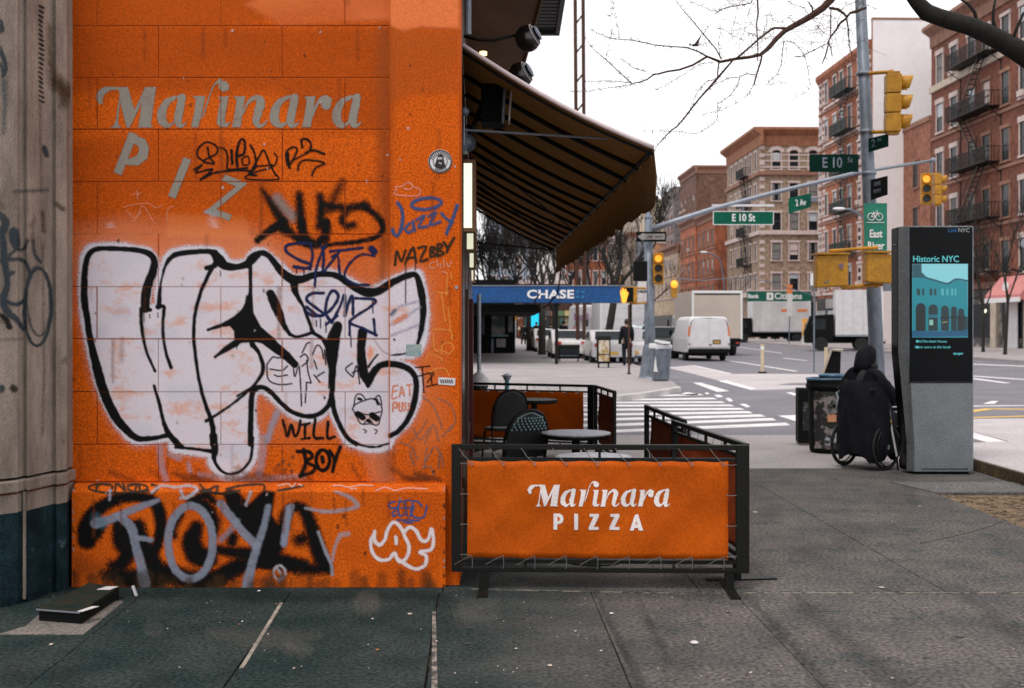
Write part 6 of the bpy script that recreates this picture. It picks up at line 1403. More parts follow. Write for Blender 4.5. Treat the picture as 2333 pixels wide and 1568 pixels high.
person('first pedestrian in the group under the blue canopy', tuple(G(1193,785,.115)), R(160), 1.7, bag=True)
person('bulky dark pedestrian under the glowing blue screen', tuple(G(1222,786,.115)), R(200), 1.8)
person('pedestrian in grey right of the bulky dark figure', tuple(G(1236,787,.115)), R(150), 1.72, M['pole'])
person('pedestrian by the tree trunk under the canopy', tuple(G(1254,794,.115)), R(180), 1.72, M['cloth_navy'])
person('tall pedestrian in black just right of the canopy post', tuple(G(1284,803,.115)), R(170), 1.8)
person('pedestrian in brown crossing behind the parked white cars', tuple(G(1336,787,.115)), R(80), 1.72, M['trunk_brown'])
person('small pedestrian in pale coat at the left under the canopy', tuple(G(1205,778,.115)), R(20), 1.65, M['walk_light'])
person('dark pedestrian beside the tall white dispenser', tuple(G(1472,818,.115)), R(150), 1.76)
# --- person in a wheelchair, seen from behind, turned toward the kiosk
wc=G(1976,1068); WA=R(-52)
t=thing('wheelchair','black wheelchair with large wheels standing beside the kiosk','wheelchair',(wc.x,wc.y+.08,0),WA)
def wheel(x):
    w_=part('wheel', B().torus((x,0,.265),.25,.017,'x',40,8), M['rubber'], t, smooth=True)
    part('rim', B().torus((x,0,.265),.228,.008,'x',36,6), M['black'], w_); part('hub', B().cyl((x-.03,0,.265),(x+.03,0,.265),.03,12), M['steel'], w_)
    b=B()
    for i in range(18): a=2*math.pi*i/18; b.cyl((x,0,.265),(x,.225*math.cos(a),.265+.225*math.sin(a)),.0018,4)
    o=part('spokes', b, M['black'], w_); part('push_rim', B().torus((x+(.03 if x>0 else -.03),0,.265),.22,.009,'x',36,6), M['black'], w_)
wheel(-.28); wheel(.28)
for x in (-.22,.22):
    c_=part('caster', B().torus((x,.42,.07),.055,.016,'x',18,6), M['rubber'], t); part('caster_fork', B().cyl((x,.42,.07),(x,.40,.30),.012,6), M['black'], t)
    part('side_frame', B().tube([(x,-.12,.92),(x,-.10,.48),(x,.36,.48),(x,.42,.30),(x,.62,.10)],.013,8), M['black'], t); part('side_frame', B().tube([(x,-.10,.46),(x,-.08,.22),(x,.40,.22)],.012,8), M['black'], t)
    part('push_handle', B().tube([(x,-.12,.90),(x,-.22,.93)],.018,8), M['rubber'], t); part('armrest', B().box(x-.03,x+.03,-.05,.28,.66,.70), M['black_matte'], t, bevel=.01); part('armrest_post', B().cyl((x,.22,.48),(x,.22,.66),.01,6), M['black'], t)
    part('footplate', B().box(x-.10 if x>0 else x,x if x>0 else x+.10,.54,.70,.085,.10), M['black'], t)
part('seat', B().box(-.21,.21,-.08,.36,.455,.485), M['black_matte'], t, bevel=.01); part('backrest', B().box(-.21,.21,-.125,-.105,.50,.92), M['black_matte'], t, bevel=.008)
pt=thing('person','person in a dark hooded coat sitting in the wheelchair, seen from behind','person',(wc.x,wc.y+.08,0),WA)
V=[(0,.05,.57),(0,-.02,.80),(0,-.03,1.00),(0,.03,1.14),(0,.06,1.23),(0,.06,1.33),
   (-.19,-.01,1.03),(-.25,.08,.80),(-.18,.30,.74),(-.14,.38,.73),(.19,-.01,1.03),(.26,.10,.80),(.22,.32,.78),(.20,.42,.80),
   (-.11,.05,.56),(-.13,.46,.56),(-.13,.52,.16),(-.13,.64,.13),(.11,.05,.56),(.13,.46,.56),(.13,.52,.16),(.13,.64,.13)]
E=[(0,1),(1,2),(2,3),(3,4),(4,5),(2,6),(6,7),(7,8),(8,9),(2,10),(10,11),(11,12),(12,13),(0,14),(14,15),(15,16),(16,17),(0,18),(18,19),(19,20),(20,21)]
skin_mesh('body',V,E,[(.14,.12),(.13,.11),(.15,.11),.065,(.09,.09),(.08,.085),.07,.05,.04,.035,.07,.05,.04,.035,.09,.075,.05,.04,.09,.075,.05,.04],M['skin'],pt,1)
def sub_(ids,rad,name,over={},mat=None,lv=2):
    mp={a:i for i,a in enumerate(ids)}; vv=[Vector(V[a]) for a in ids]
    for a,vn in over.items(): vv[mp[a]]=Vector(vn)
    o=skin_mesh(name,vv,[(mp[a],mp[b_]) for a,b_ in E if a in mp and b_ in mp],rad,mat or M['cloth_dark'],pt,lv); return o
co=sub_([0,1,2,3,6,7,8,10,11,12,14,18],[(.21,.19),(.215,.185),(.215,.17),.11,.125,.10,.075,.125,.10,.075,.15,.15],'coat',{14:(-.14,.28,.56),18:(.14,.28,.56),0:(0,.02,.56)})
dm=co.modifiers.new('folds','DISPLACE'); tx=bpy.data.textures.new('folds','CLOUDS'); tx.noise_scale=.12; dm.texture=tx; dm.strength=.05; dm.texture_coords='LOCAL'
vs=[]; nk=56; lv=[(1.02,.21,.16,-.02),(.92,.27,.21,-.02),(.78,.30,.24,-.01),(.62,.315,.265,.0),(.46,.325,.29,.02),(.28,.325,.31,.03),(.13,.315,.31,.03)]
for li,(z,rx_,ry_,cy_) in enumerate(lv):
    for j in range(nk):
        a=2*math.pi*j/nk; k_=li/6; f_=1+.07*k_*math.sin(a*5+li*.9)+.05*k_*math.sin(a*11-li*1.3)+.03*math.sin(a*3+li*2.1); vs.append((rx_*f_*math.cos(a),cy_+ry_*f_*math.sin(a),z+.05*k_*math.sin(a*4+1)))
fs=[(i*nk+j,i*nk+(j+1)%nk,(i+1)*nk+(j+1)%nk,(i+1)*nk+j) for i in range(len(lv)-1) for j in range(nk)]
o=part('coat_skirt', B().add(vs,fs), M['cloth_dark'], pt, smooth=True); s_=o.modifiers.new('s','SOLIDIFY'); s_.thickness=.012; sb_=o.modifiers.new('ss','SUBSURF'); sb_.levels=1; sb_.render_levels=1
dm=o.modifiers.new('folds','DISPLACE'); dm.texture=tx; dm.strength=.05; dm.texture_coords='LOCAL'
part('scarf', B().torus((0,.03,1.175),.085,.045,'z',24,8).tube([(.05,-.08,1.16),(.03,-.15,1.02),(.05,-.20,.86)],[.04,.045,.03],8), pm('charcoal_scarf',(.012,.012,.014),(.03,.03,.034),.9,scale=30), pt, smooth=True)
sub_([14,15,16],[.12,.10,.075],'trouser_leg'); sub_([18,19,20],[.12,.10,.075],'trouser_leg')
for s_ in (-1,1): part('shoe', B().ball((s_*.13,.60,.135),.06,12,8,(.9,2.2,.8)), M['black_matte'], pt, smooth=True)
part('hood', B().tube([(0,-.06,1.12),(0,-.035,1.19),(0,.015,1.28),(0,.065,1.35),(0,.13,1.355)],[.10,.108,.122,.100,.06],18), M['cloth_dark'], pt, smooth=True)
# face inside the hood
part('nose', B().cbox((0,.155,1.30),.025,.03,.04), M['skin'], pt, bevel=.008)
for s_ in (-1,1):
    part('eye', B().ball((s_*.03,.138,1.325),.012,8,6), M['letter'], pt); hand=(s_*.14 if s_<0 else .20, .40, .73 if s_<0 else .80)
    part('glove', B().ball(hand,.045,10,7,(.8,1.1,.7)).tube([Vector(hand)+Vector((.02,.03,0)),Vector(hand)+Vector((.03,.08,-.02)),Vector(hand)+Vector((.02,.10,-.04))],.012,6).tube([Vector(hand)+Vector((0,.04,0)),Vector(hand)+Vector((0,.09,-.02)),Vector(hand)+Vector((0,.11,-.045))],.012,6).tube([Vector(hand)+Vector((-.02,.03,0)),Vector(hand)+Vector((-.02,.085,-.02)),Vector(hand)+Vector((-.02,.10,-.04))],.011,6).tube([Vector(hand)+Vector((-.035,.02,0)),Vector(hand)+Vector((-.04,.06,-.02))],.010,6).tube([Vector(hand)+Vector((.03,0,0)),Vector(hand)+Vector((.05,.04,.01))],.012,6), M['black_matte'], pt, smooth=True)
refl=pm('grey_strap',(.22,.24,.27),None,.5)
part('strap', B().tube([(-.235,-.13,.90),(-.24,-.215,.86),(-.18,-.265,.82),(-.20,-.285,.66)],.011,6), refl, pt, smooth=True)
ck=thing('walking_stick','pale walking stick leaning at the right side of the wheelchair','stick',(wc.x,wc.y,0),world=True)
part('shaft', B().cyl(P(2028,958,12.95),P(2043,1040,12.95),.011,8), M['white'], ck); part('grip', B().cyl(P(2024,930,12.95),P(2028,958,12.95),.018,8), M['steel'], ck); part('orange_band', B().cyl(P(2027.5,956,12.94),P(2029,964,12.94),.014,8), M['mark_y'], ck); part('ferrule', B().cyl(P(2043,1040,12.95),(P(2046,1060,12.95).x,12.95,0),.012,8), M['black'], ck)
# ------------------------------------------------------------------ vehicles (local: rear at y=0, heading +y)
def tyre(b_parent, x, y, r, w_=.2):
    o=part('wheel', B().lathe([(r*.62,-w_/2),(r*.96,-w_/2),(r,-w_*.35),(r,w_*.35),(r*.96,w_/2),(r*.62,w_/2)],(x,y,r),24,'x'), M['rubber'], b_parent)
    part('hub_cap', B().lathe([(.01,-w_*.4),(r*.6,-w_*.42),(r*.6,w_*.42),(.01,w_*.4)],(x,y,r),18,'x'), M['hub'], o)
def van(label, loc, rz, L=5.4, W=2.0, H=2.08, mat=None, group='vans and trucks in the avenue'):
    mat=mat or M['white']; t=thing('van',label,'van',loc,rz,group)
    # side profile (y,z) swept in x with narrowing roof: loft of cross sections along y
    secs=[]
    def cs(y,z0,zb,zt,wb,wt): 
        return [(-wb,y,z0),(-wb,y,zb),(-wb*.985,y,zb+.1),(-wt-.07,y,zt-.16),(-wt,y,zt-.05),(-wt+.12,y,zt),(wt-.12,y,zt),(wt,y,zt-.05),(wt+.07,y,zt-.16),(wb*.985,y,zb+.1),(wb,y,zb),(wb,y,z0)]
    h=W/2
    S_=[cs(0,.52,1.0,H-.12,h*.96,h*.78),cs(.10,.42,1.0,H-.01,h,h*.82),cs(.6,.40,1.0,H,h,h*.83),cs(L*.62,.40,1.0,H,h,h*.83),cs(L*.70,.40,1.05,H-.06,h,h*.80),cs(L*.80,.40,1.1,1.50,h,h*.80),cs(L*.95,.40,.9,1.12,h*.97,h*.82),cs(L,.45,.75,.98,h*.88,h*.75)]
    n=12; vs=[v for s in S_ for v in s]; fs=[tuple(range(n))[::-1],tuple(range((len(S_)-1)*n,len(S_)*n))]
    for k in range(len(S_)-1): fs+=[(k*n+i,k*n+(i+1)%n,(k+1)*n+(i+1)%n,(k+1)*n+i) for i in range(n)]
    bo=part('body', B().add(vs,fs), mat, t, bevel=.02); 
    part('rear_bumper', B().box(-h*.97,h*.97,-.10,.10,.38,.58), M['black_matte'], t, bevel=.02)
    part('underbody', B().box(-h*.9,h*.9,.1,L-.2,.25,.42), M['black_matte'], t)
    red=pm('tail_lamp_red',(.55,.10,.03),(.6,.2,.04),.3)
    for s_ in (-1,1):
        part('tail_lamp', B().extr([(s_*h*.90,1.18),(s_*h*.985,1.18),(s_*h*.93,1.62),(s_*h*.86,1.62)],'y',-.015,.12), red, t)
        part('roof_trim', B().tube([(s_*h*.87,-.008,1.62),(s_*h*.82,.0,1.86),(s_*h*.70,.03,1.97)],.018,6), M['black'], t)
        part('side_window', B().add([(s_*(h*.955),L*.60,1.22),(s_*(h*.955),L*.74,1.22),(s_*(h*.87),L*.70,1.72),(s_*(h*.87),L*.60,1.74)],[(0,1,2,3)]), M['glass'], t)
        part('door_seam', B().box(s_*h-.004*s_-.003,s_*h+.003,L*.59,L*.595,.5,1.1), M['black_matte'], t)
        part('mirror', B().cbox((s_*(h+.12),L*.74,1.3),.14,.1,.26), M['black_matte'], t)
        for y in (L*.22,L*.82): tyre(t, s_*(h-.12), y, .36)
    part('roof_trim', B().tube([(-h*.70,.03,1.97),(0,.02,2.0),(h*.70,.03,1.97)],.016,6), M['black'], t)
    part('door_split', B().box(-.006,.006,-.006,.004,.62,1.85), M['kerb'], t)
    for s_ in (-1,1):
        part('panel_seam', B().box(s_*h-.003,s_*h+.003,.3,L*.58,1.0,1.012), M['kerb'], t); part('panel_seam', B().box(s_*h-.003,s_*h+.003,L*.30,L*.303,.5,1.1), M['kerb'], t); part('hinge', B().box(s_*.93-.03,s_*.93+.03,-.03,.01,.75,.85), M['pole'], t)
    part('road_grime', B().box(-h*.93,h*.93,-.012,.0,.60,.66), M['walk_light'], t)
    part('licence_plate', B().box(.20,.52,-.014,0,.83,.97), pm('plate_yellow',(.5,.3,.06),(.08,.05,.02),.5,scale=18,contrast=(.5,.56)), t); part('plate_frame', B().box(.17,.55,-.010,.002,.80,1.0), M['black_matte'], t)
    part('door_handle', B().box(.02,.10,-.03,0,.74,.80), M['black'], t)
    part('windscreen', B().add([(-h*.8,L*.715,1.98),(h*.8,L*.715,1.98),(h*.86,L*.80,1.53),(-h*.86,L*.80,1.53)],[(0,1,2,3)]), M['glass'], t)
    for s_ in (-1,1): part('headlight', B().box(s_*h*.72-.12,s_*h*.72+.12,L-.02,L+.02,.68,.86), M['letter'], t)
    return t
def truck(label, loc, rz, boxL=5.0, W=2.45, H=3.3, boxm=None, cabm=None, group='vans and trucks in the avenue', rear=True, zb=.95):
    boxm=boxm or M['white']; t=thing('box_truck',label,'truck',loc,rz,group); h=W/2
    part('cargo_box', B().box(-h,h,0,boxL,zb,H), boxm, t, bevel=.03)
    for s_ in (-1,1):
        part('corner_post', B().box(s_*h-.05,s_*h+.05,-.03,.05,zb-.03,H+.02), M['letter'], t); part('side_rail', B().box(s_*h-.02,s_*h+.02,.05,boxL,zb-.06,zb+.06), M['steel'], t)
    for yy in np.arange(.6,boxL,.62):
        for s_ in (-1,1): part('panel_seam', B().box(s_*h-.008,s_*h+.008,float(yy)-.01,float(yy)+.01,zb+.08,H-.08), M['kerb'], t)
    for zq in (zb+.5,zb+1.05,zb+1.6): part('door_rib', B().box(-h+.12,h-.12,-.008,0,zq,zq+.02), M['kerb'], t)
    part('latch', B().box(-.06,.06,-.03,0,zb+.1,zb+.28), M['steel'], t)
    part('top_frame', B().box(-h,h,-.04,.05,H-.10,H+.03), M['letter'], t); part('door_recess_line', B().box(-h+.1,h-.1,-.012,0,H-.20,H-.14), M['black_matte'], t)
    part('chassis', B().box(-.45,.45,.1,boxL+1.6,.5,zb-.06), M['black_matte'], t); part('rear_step', B().box(-h*.9,h*.9,-.2,0,.5,.62), M['black'], t); part('mud_shadow_panel', B().box(-h*.95,h*.95,.05,.12,.55,zb-.04), M['black_matte'], t)
    for s_ in (-1,1): 
        tyre(t,s_*(h-.22),1.3,.45,.3); tyre(t,s_*(h-.22),boxL+.9,.45,.3)
        part('tail_lamp', B().box(s_*h*.8-.08,s_*h*.8+.08,-.22,-.19,.66,.76), M['amber'] if False else pm('red_lens',(.4,.03,.02),None,.3), t)
    part('cab', B().extr([(boxL+.1,.5),(boxL+1.9,.5),(boxL+1.95,1.2),(boxL+1.55,2.3),(boxL+.1,2.4)],'x',-h*.88,h*.88), cabm or M['white'], t, bevel=.05)
    part('windscreen', B().add([(-h*.78,boxL+1.93,1.35),(h*.78,boxL+1.93,1.35),(h*.74,boxL+1.60,2.2),(-h*.74,boxL+1.60,2.2)],[(0,1,2,3)]), M['glass'], t)
    for s_ in (-1,1): part('side_window', B().box(s_*h*.885-.01,s_*h*.885+.01,boxL+.6,boxL+1.4,1.4,2.1), M['glass'], t); part('mirror', B().cbox((s_*(h+.12),boxL+1.5,1.8),.1,.1,.4), M['black'], t)
    return t
AR=R(1.6)
van('white cargo van seen from behind beside the beige truck', (XX(1615.5,52.9),52.9,-.012), AR)
beige=pm('beige_truck_door',(.50,.42,.36),(.44,.37,.32),.6,scale=.7)
tk=truck('beige box truck seen from behind, just past the white van', (XX(1634,62.5),62.5,-.012), AR, 6.0, 2.68, 3.55, beige)
truck('white box truck with a dark cab turning in front of the green bank shop', (XX(1985,76.5),74.5,0), R(78), 2.95, 2.2, 3.95, M['white'], M['black_matte'], zb=1.0)
tr=truck('white truck with orange stripes crossing before the corner bank', (XX(1838,112),112,0), R(92), 5.6, 2.4, 4.0, M['white_dull'], M['black_matte'], zb=1.05)
og=pm('orange_stripe',(.75,.22,.06),None,.6)
for y0,y1 in ((.3,1.3),(1.9,2.9)): part('orange_stripe', B().box(-1.2-.02,-1.2,y0,y1,3.0,3.25), og, tr); part('orange_stripe', B().box(1.2,1.22,y0,y1,3.0,3.25), og, tr)
fx=van('white delivery van with purple and orange lettering behind the tree trunk', (XX(1343,68),68,.0), AR, 6.0,2.0,2.9)
pur=pm('purple_letter',(.25,.12,.28),None,.6)
lettering('Fed', .62, pur, (-.52,-.13,2.15), fx, extrude=.01, bold=.01); lettering('Ex', .62, og, (.42,-.13,2.15), fx, extrude=.01, bold=.01)
truck('white box truck parked behind the hand signal', (XX(1420,60),60,.0), AR, 5.0, 2.35, 3.25, M['white'])
M['carw']=pm('white_car_paint',(.62,.6,.6),None,.3,spec=.6); M['card']=pm('dark_car_paint',(.02,.02,.022),None,.25,spec=.7)
def car(label, loc, rz, mat, roof=1.46, group='cars in the avenue'):
    t=thing('parked_car',label,'car',loc,rz,group); h=.88; L=4.5
    pr=[(0,.35),(0,.85),(.12,.98),(.55,1.02),(1.0,roof-.03),(1.4,roof),(2.4,roof),(3.2,1.0),(4.3,.85),(L,.7),(L,.35)]
    part('body', B().extr([(y,z) for y,z in pr if z<=1.02 or True],'x',-h,h), mat, t, bevel=.07)
    part('rear_window', B().add([(-h*.8,.60,1.06),(h*.8,.60,1.06),(h*.74,.97,roof-.07),(-h*.74,.97,roof-.07)],[(0,1,2,3)]).xf(Matrix.Translation((0,-.03,.02))), M['glass'], t)
    for s_ in (-1,1):
        part('side_window', B().add([(s_*(h+.004),1.0,1.02),(s_*(h+.004),2.95,1.02),(s_*(h+.004),2.4,roof-.08),(s_*(h+.004),1.3,roof-.08)],[(0,1,2,3)]), M['glass'], t)
        part('tail_lamp', B().box(s_*.62-.16,s_*.62+.16,-.02,.01,.78,.92), pm('car_tail_red',(.5,.03,.02),None,.3), t)
        for y in (.85,3.6): tyre(t,s_*.78,y,.32)
    part('bumper', B().box(-h*.96,h*.96,-.06,.1,.36,.55), mat, t, bevel=.03); part('licence_plate', B().box(-.2,.2,-.075,-.06,.45,.58), M['mark_y'], t)
    return t
car('white car parked under the canopy, nearest of the white cars', (XX(1303,52),52.5,0), AR, M['carw'])
car('white car parked behind the news box with the poster', (XX(1398,46.5),46.5,0), AR, M['carw'])
car('white car farther up, left of the tree trunk', (XX(1252,66),66,0), AR, M['carw'])
car('dark car in the lane left of the white van', (XX(1512,57),57,0), AR, M['card'], 1.6)
car('white car beyond, between the tree trunks', (XX(1275,76),78,0), AR, M['carw'])
car('white sedan by the thin post on the far corner', (XX(1448,47.6),48.2,0), AR, M['carw'])
# ------------------------------------------------------------------ buildings
AVD=.0276; BRZ=math.atan(AVD)
def brickm(name,c1,c2,gs=3.0): return pm(name,c1,c2,.85,scale=.5,detail=10,grain=.32,gscale=gs,stretch=(1,1,.45),contrast=(.3,.7))
M['brick_red']=brickm('red_brick',(.215,.072,.043),(.115,.042,.028))
M['brick_orange']=brickm('orange_brick',(.36,.125,.065),(.24,.082,.045))
M['brick_buff']=brickm('buff_brick',(.33,.235,.17),(.22,.155,.11))
M['brick_far']=brickm('far_red_brick',(.34,.105,.05),(.23,.07,.035),1.5)
M['trim']=pm('pale_stone_trim',(.58,.47,.44),(.47,.38,.36),.8,scale=2)
M['trim_brown']=pm('brownstone_trim',(.30,.155,.105),(.2,.10,.07),.8,scale=2)
M['stucco']=pm('white_stucco_wall',(.80,.75,.755),(.74,.69,.695),.8,scale=.25,grain=.04,gscale=2)
WM={}; ACM={}
M['curtain']=pm('window_curtain',(.22,.21,.20),(.12,.115,.11),.7,scale=5)
def wmesh(w_,h,arch=False,trim='trim',sash=True,lint=.18):
    k=(w_,h,arch,trim,lint)
    if k in WM: return WM[k]
    b=B(); o_=.13
    # surround proud of the wall, facing local -y, origin at the sill centre
    b.box(-w_/2-o_,-w_/2,-.09,.0,0,h); b.box(w_/2,w_/2+o_,-.09,.0,0,h); b.box(-w_/2-o_-.06,w_/2+o_+.06,-.16,.0,-.14,0)
    if arch:
        n=8; 
        for i in range(n):
            a0=math.pi*i/n; a1=math.pi*(i+1)/n; r0,r1=w_/2,w_/2+lint*1.5
            q=[(r0*math.cos(a0),h+.55*r0*math.sin(a0)),(r1*math.cos(a0),h+.75*r1*math.sin(a0)),(r1*math.cos(a1),h+.75*r1*math.sin(a1)),(r0*math.cos(a1),h+.55*r0*math.sin(a1))]
            b.extr(q,'y',-.12,0)
    else: b.box(-w_/2-o_-.08,w_/2+o_+.08,-.14,.0,h,h+lint)
    fr=mesh('window',b,M[trim])
    g=B().box(-w_/2,w_/2,-.014,-.004,0,h)
    if arch: g.extr([(w_/2*math.cos(a),h+.55*w_/2*math.sin(a)) for a in np.linspace(0,math.pi,9)],'y',-.014,-.004)
    pn=mesh('pane',g,M['glass']); pl_=[mesh('blind',B().box(-w_/2+.05,w_/2-.05,-.022,-.0145,h*q,h*.97),m_) for q,m_ in ((.52,M['glass_light']),(.30,M['trim']),(.72,M['glass_light']),(.06,M['curtain']))]+[mesh('blind',B().box(-w_/2+.05,-w_/2+.28,-.022,-.0145,h*.05,h*.97).box(w_/2-.28,w_/2-.05,-.022,-.0145,h*.05,h*.97),M['curtain'])]
    s=B().box(-w_/2,w_/2,-.045,-.015,h*.49,h*.53).box(-w_/2,-w_/2+.06,-.045,-.015,0,h).box(w_/2-.06,w_/2,-.045,-.015,0,h); sa=mesh('sash',s,M['frame_dark'])
    WM[k]=(fr,pn,pl_,sa); return WM[k]
def window(parent,face,a,z,w_,h,blind=None,**kw):
    """face 'front': local y=0, a = x ; face 'left': local x=0 plane facing -x, a = y"""
    fr,pn,pl_,sa=wmesh(w_,h,**kw)
    o=bpy.data.objects.new('window',fr); sc.collection.objects.link(o); o.parent=parent
    if face=='front': o.location=(a,-.0,z)
    else: o.location=(0,a,z); o.rotation_euler=(0,0,-math.pi/2)
    for m_,nm in ((pn,'pane'),(sa,'sash')):
        c=bpy.data.objects.new(nm,m_); sc.collection.objects.link(c); c.parent=o
    if (random.random()<.45 if blind is None else blind):
        c=bpy.data.objects.new('blind',random.choice(pl_)); sc.collection.objects.link(c); c.parent=o
    if random.random()<.13:
        if w_ not in ACM: ACM[w_]=mesh('air_conditioner',B().box(-w_*.36,w_*.36,-.38,-.03,.02,.42),M['trim'])
        c=bpy.data.objects.new('air_conditioner',ACM[w_]); sc.collection.objects.link(c); c.parent=o
    return o
def building(name,label,x,y,W,D,H,mat,roofm=None,group=None):
    t=thing(name,label,'building',(x,y,.1),BRZ,group)
    part('wall', B().box(0,W,0,D,0,H), mat, t); part('roof', B().box(.2,W-.2,.2,D-.2,H,H+.06), M['pole'], t)
    return t
def cornice(t,W,D,H,mat,ov=.55,hh=.9,front=True,left=True,brackets=.9):
    if left:
        part('cornice', B().extr([(-ov,H-.15),(-ov,H+.12),(.15,H+.12),(.15,H-hh),(-.12,H-hh),(-.16,H-hh*.4)],'y',-ov if front else 0,D), mat, t)
        n=int(D/brackets)
        for i in range(n): part('cornice_bracket', BRK(True), mat, t, loc=(0,.3+i*brackets,H))
    if front:
        part('cornice', B().extr([(-ov,H-.15),(-ov,H+.12),(.15,H+.12),(.15,H-hh),(-.12,H-hh),(-.16,H-hh*.4)],'x',0,W).xf(Matrix.Identity(4)), mat, t)
        n=int(W/brackets)
        for i in range(n): part('cornice_bracket', BRK(False), mat, t, loc=(.3+i*brackets,0,H))
_bk={}
def BRK(left):
    if left not in _bk:
        b=B(); q=[(-.42,-.16),(0,-.16),(0,-.85),(-.14,-.8)]
        if left: b.extr(q,'y',-.09,.09)
        else: b.extr(q,'x',-.09,.09)
        _bk[left]=mesh('cornice_bracket',b,None)
    return _bk[left]
def _fixbrk(t,mat):
    for o in t.children:
        if o.name.startswith('cornice_bracket'):
            if not o.data.materials: o.data.materials.append(mat)
def escape(t,face,a0,a1,zs,H=1.0,out=1.1,mat=None,stairs=True):
    """fire escape on face; one part, platforms as sub-parts"""
    mat=mat or M['black']; L=a1-a0
    def T(b):
        if face=='left': b.v=[(-v[1],v[0],v[2]) for v in b.v]   # local (along, out, z) -> (-out, along, z)
        else: b.v=[(v[0],-v[1],v[2]) for v in b.v]
        return b
    b=B()
    for a in (a0+.05,a1-.05): b.box(a-.03,a+.03,.0,.06,zs[0]-.8,zs[-1]+.2)
    r=part('fire_escape',T(b),mat,t)
    for i,z in enumerate(zs):
        b=B().box(a0,a1,out-.05,out,z-.06,z).box(a0,a1,0,.05,z-.06,z)
        n=int(out/.11)
        for k in range(n): b.box(a0,a1,k*.11,k*.11+.095,z-.03,z)
        b.box(a0,a1,out-.04,out,z+H-.05,z+H).box(a0,a0+.05,0,out,z+H-.05,z+H).box(a1-.05,a1,0,out,z+H-.05,z+H).box(a0,a1,out-.03,out,z+H*.5,z+H*.5+.03)
        m_=int(L/.17)
        for k in range(m_+1): b.box(a0+L*k/m_-.028,a0+L*k/m_+.028,out-.035,out-.005,z,z+H)
        for k in range(5): b.box(a0,a0+.03,out*k/5,out*k/5+.03,z,z+H).box(a1-.03,a1,out*k/5,out*k/5+.03,z,z+H)
        b.bar((a0+.1,out*.9,z-.05),(a0+.1,.05,z-.8),.05).bar((a1-.1,out*.9,z-.05),(a1-.1,.05,z-.8),.05)
        part('platform',T(b),mat,r)
        if stairs and i<len(zs)-1:
            z2=zs[i+1]; s=B(); d_=.25*L if i%2 else 0
            p0=Vector((a0+.25*L,out*.55,z)); p1=Vector((a0+.8*L,out*.55,z2))
            if i%2: p0.x,p1.x=p1.x,p0.x
            for oy in (-.22,.22): s.bar(p0+Vector((0,oy,0)),p1+Vector((0,oy,0)),.05,.12); s.bar(p0+Vector((0,oy,.8)),p1+Vector((0,oy,.8)),.03)
            for k in range(12):
                q=p0.lerp(p1,(k+.5)/12); s.box(q.x-.10,q.x+.10,q.y-.22,q.y+.22,q.z-.015,q.z+.015)
            part('stair',T(s),mat,r)
    return r
# --- red brick tenement at the right edge (facade along the avenue)
L1=36.45; X0=lambda Y,L: L-AVD*Y
t=building('tenement','tall red brick tenement with cream band and black fire escapes at the right edge',X0(62,L1),62,18,30.0,25.4,M['brick_red'])
D=30.0
cols=[(90.2,1),(87.5,1),(84.4,0),(81.9,0),(78.9,0),(76.2,1),(73.4,0),(70.5,0)]
for ci,(Y,kd) in enumerate(cols):
    for zi,zt_ in enumerate([23.2,19.3,15.4,11.5,7.6]):
        window(t,'left',Y-62,zt_-2.3-.1,1.15,2.25,trim='trim' if kd or zi==0 else 'trim_brown',lint=.38 if kd else .25)
for z_,hh in ((20.25,.5),(4.2,.45)): part('belt_course', B().box(-.22,0,0,D,z_,z_+hh), M['cream'] if z_>10 else M['trim_brown'], t)
for z_ in (16.4,12.5,8.6): part('belt_course', B().box(-.10,0,0,D,z_,z_+.22), M['trim_brown'], t)
cornice(t,18,D,25.4,M['trim_brown'],.8,1.5,front=False); _fixbrk(t,M['trim_brown'])
escape(t,'left',17.6,24.4,[5.4,9.2,13.1,17.0,20.9],1.05,1.2)
part('shopfront', B().box(-.3,0,0,D,.0,3.6), pm('shopfront_dark',(.05,.05,.05),(.25,.22,.2),.5,scale=.8,contrast=(.5,.55)), t)
for y0 in (3,8,12.6,17.5,22.5,27): part('shop_pier', B().box(-.45,-.3,y0,y0+.9,0,3.5), M['cream'], t)
for y0 in (4.2,9.2,13.8,18.7,23.7): part('shop_window', B().box(-.34,-.3,y0,y0+3.0,.7,3.1), M['glass'], t)
part('shop_sign', B().box(-.55,-.3,12.7,24.0,3.6,4.1), M['frame_dark'], t)
# light shop: pink awning sign near right edge
pk=pm('pink_shop_sign',(.62,.24,.23),(.52,.19,.18),.7,scale=2)
part('shop_awning', B().extr([(-.5,4.9),(-1.6,3.6),(-1.6,3.25),(-.5,3.25)],'y',11.5,16.6), pk, t); part('awning_trim', B().box(-1.65,-1.6,11.5,16.6,3.1,3.4), M['letter'], t)
part('awning_emblem', B().lathe([(.42,-.02),(.42,.02)],(-1.35,14.1,4.1),16,'x'), M['letter'], t)
for y0 in (12.0,13.6,15.2): part('sign_lamp', B().tube([(-.5,y0,5.1),(-1.2,y0,5.3),(-1.5,y0,5.0)],.07,6), M['black'], t)
part('white_shop_wall', B().box(-.52,-.45,14.2,15.9,0,3.2), M['white'], t)
part('hanging_sign', B().box(-2.0,-.9,20.9,21.05,3.6,5.0), M['trim'], t); part('sign_bracket', B().box(-2.0,0,20.95,21.0,5.0,5.08), M['black'], t); part('sign_text_bar', B().box(-1.9,-1.0,20.88,20.9,3.85,4.05), M['frame_dark'], t)
part('wall_lamp', B().ball((-.6,19.0,2.6),.16,10,6), pm('shop_lamp',(1,1,.9),None,.5,emis=(1,.9,.7),estr=1.3), t)
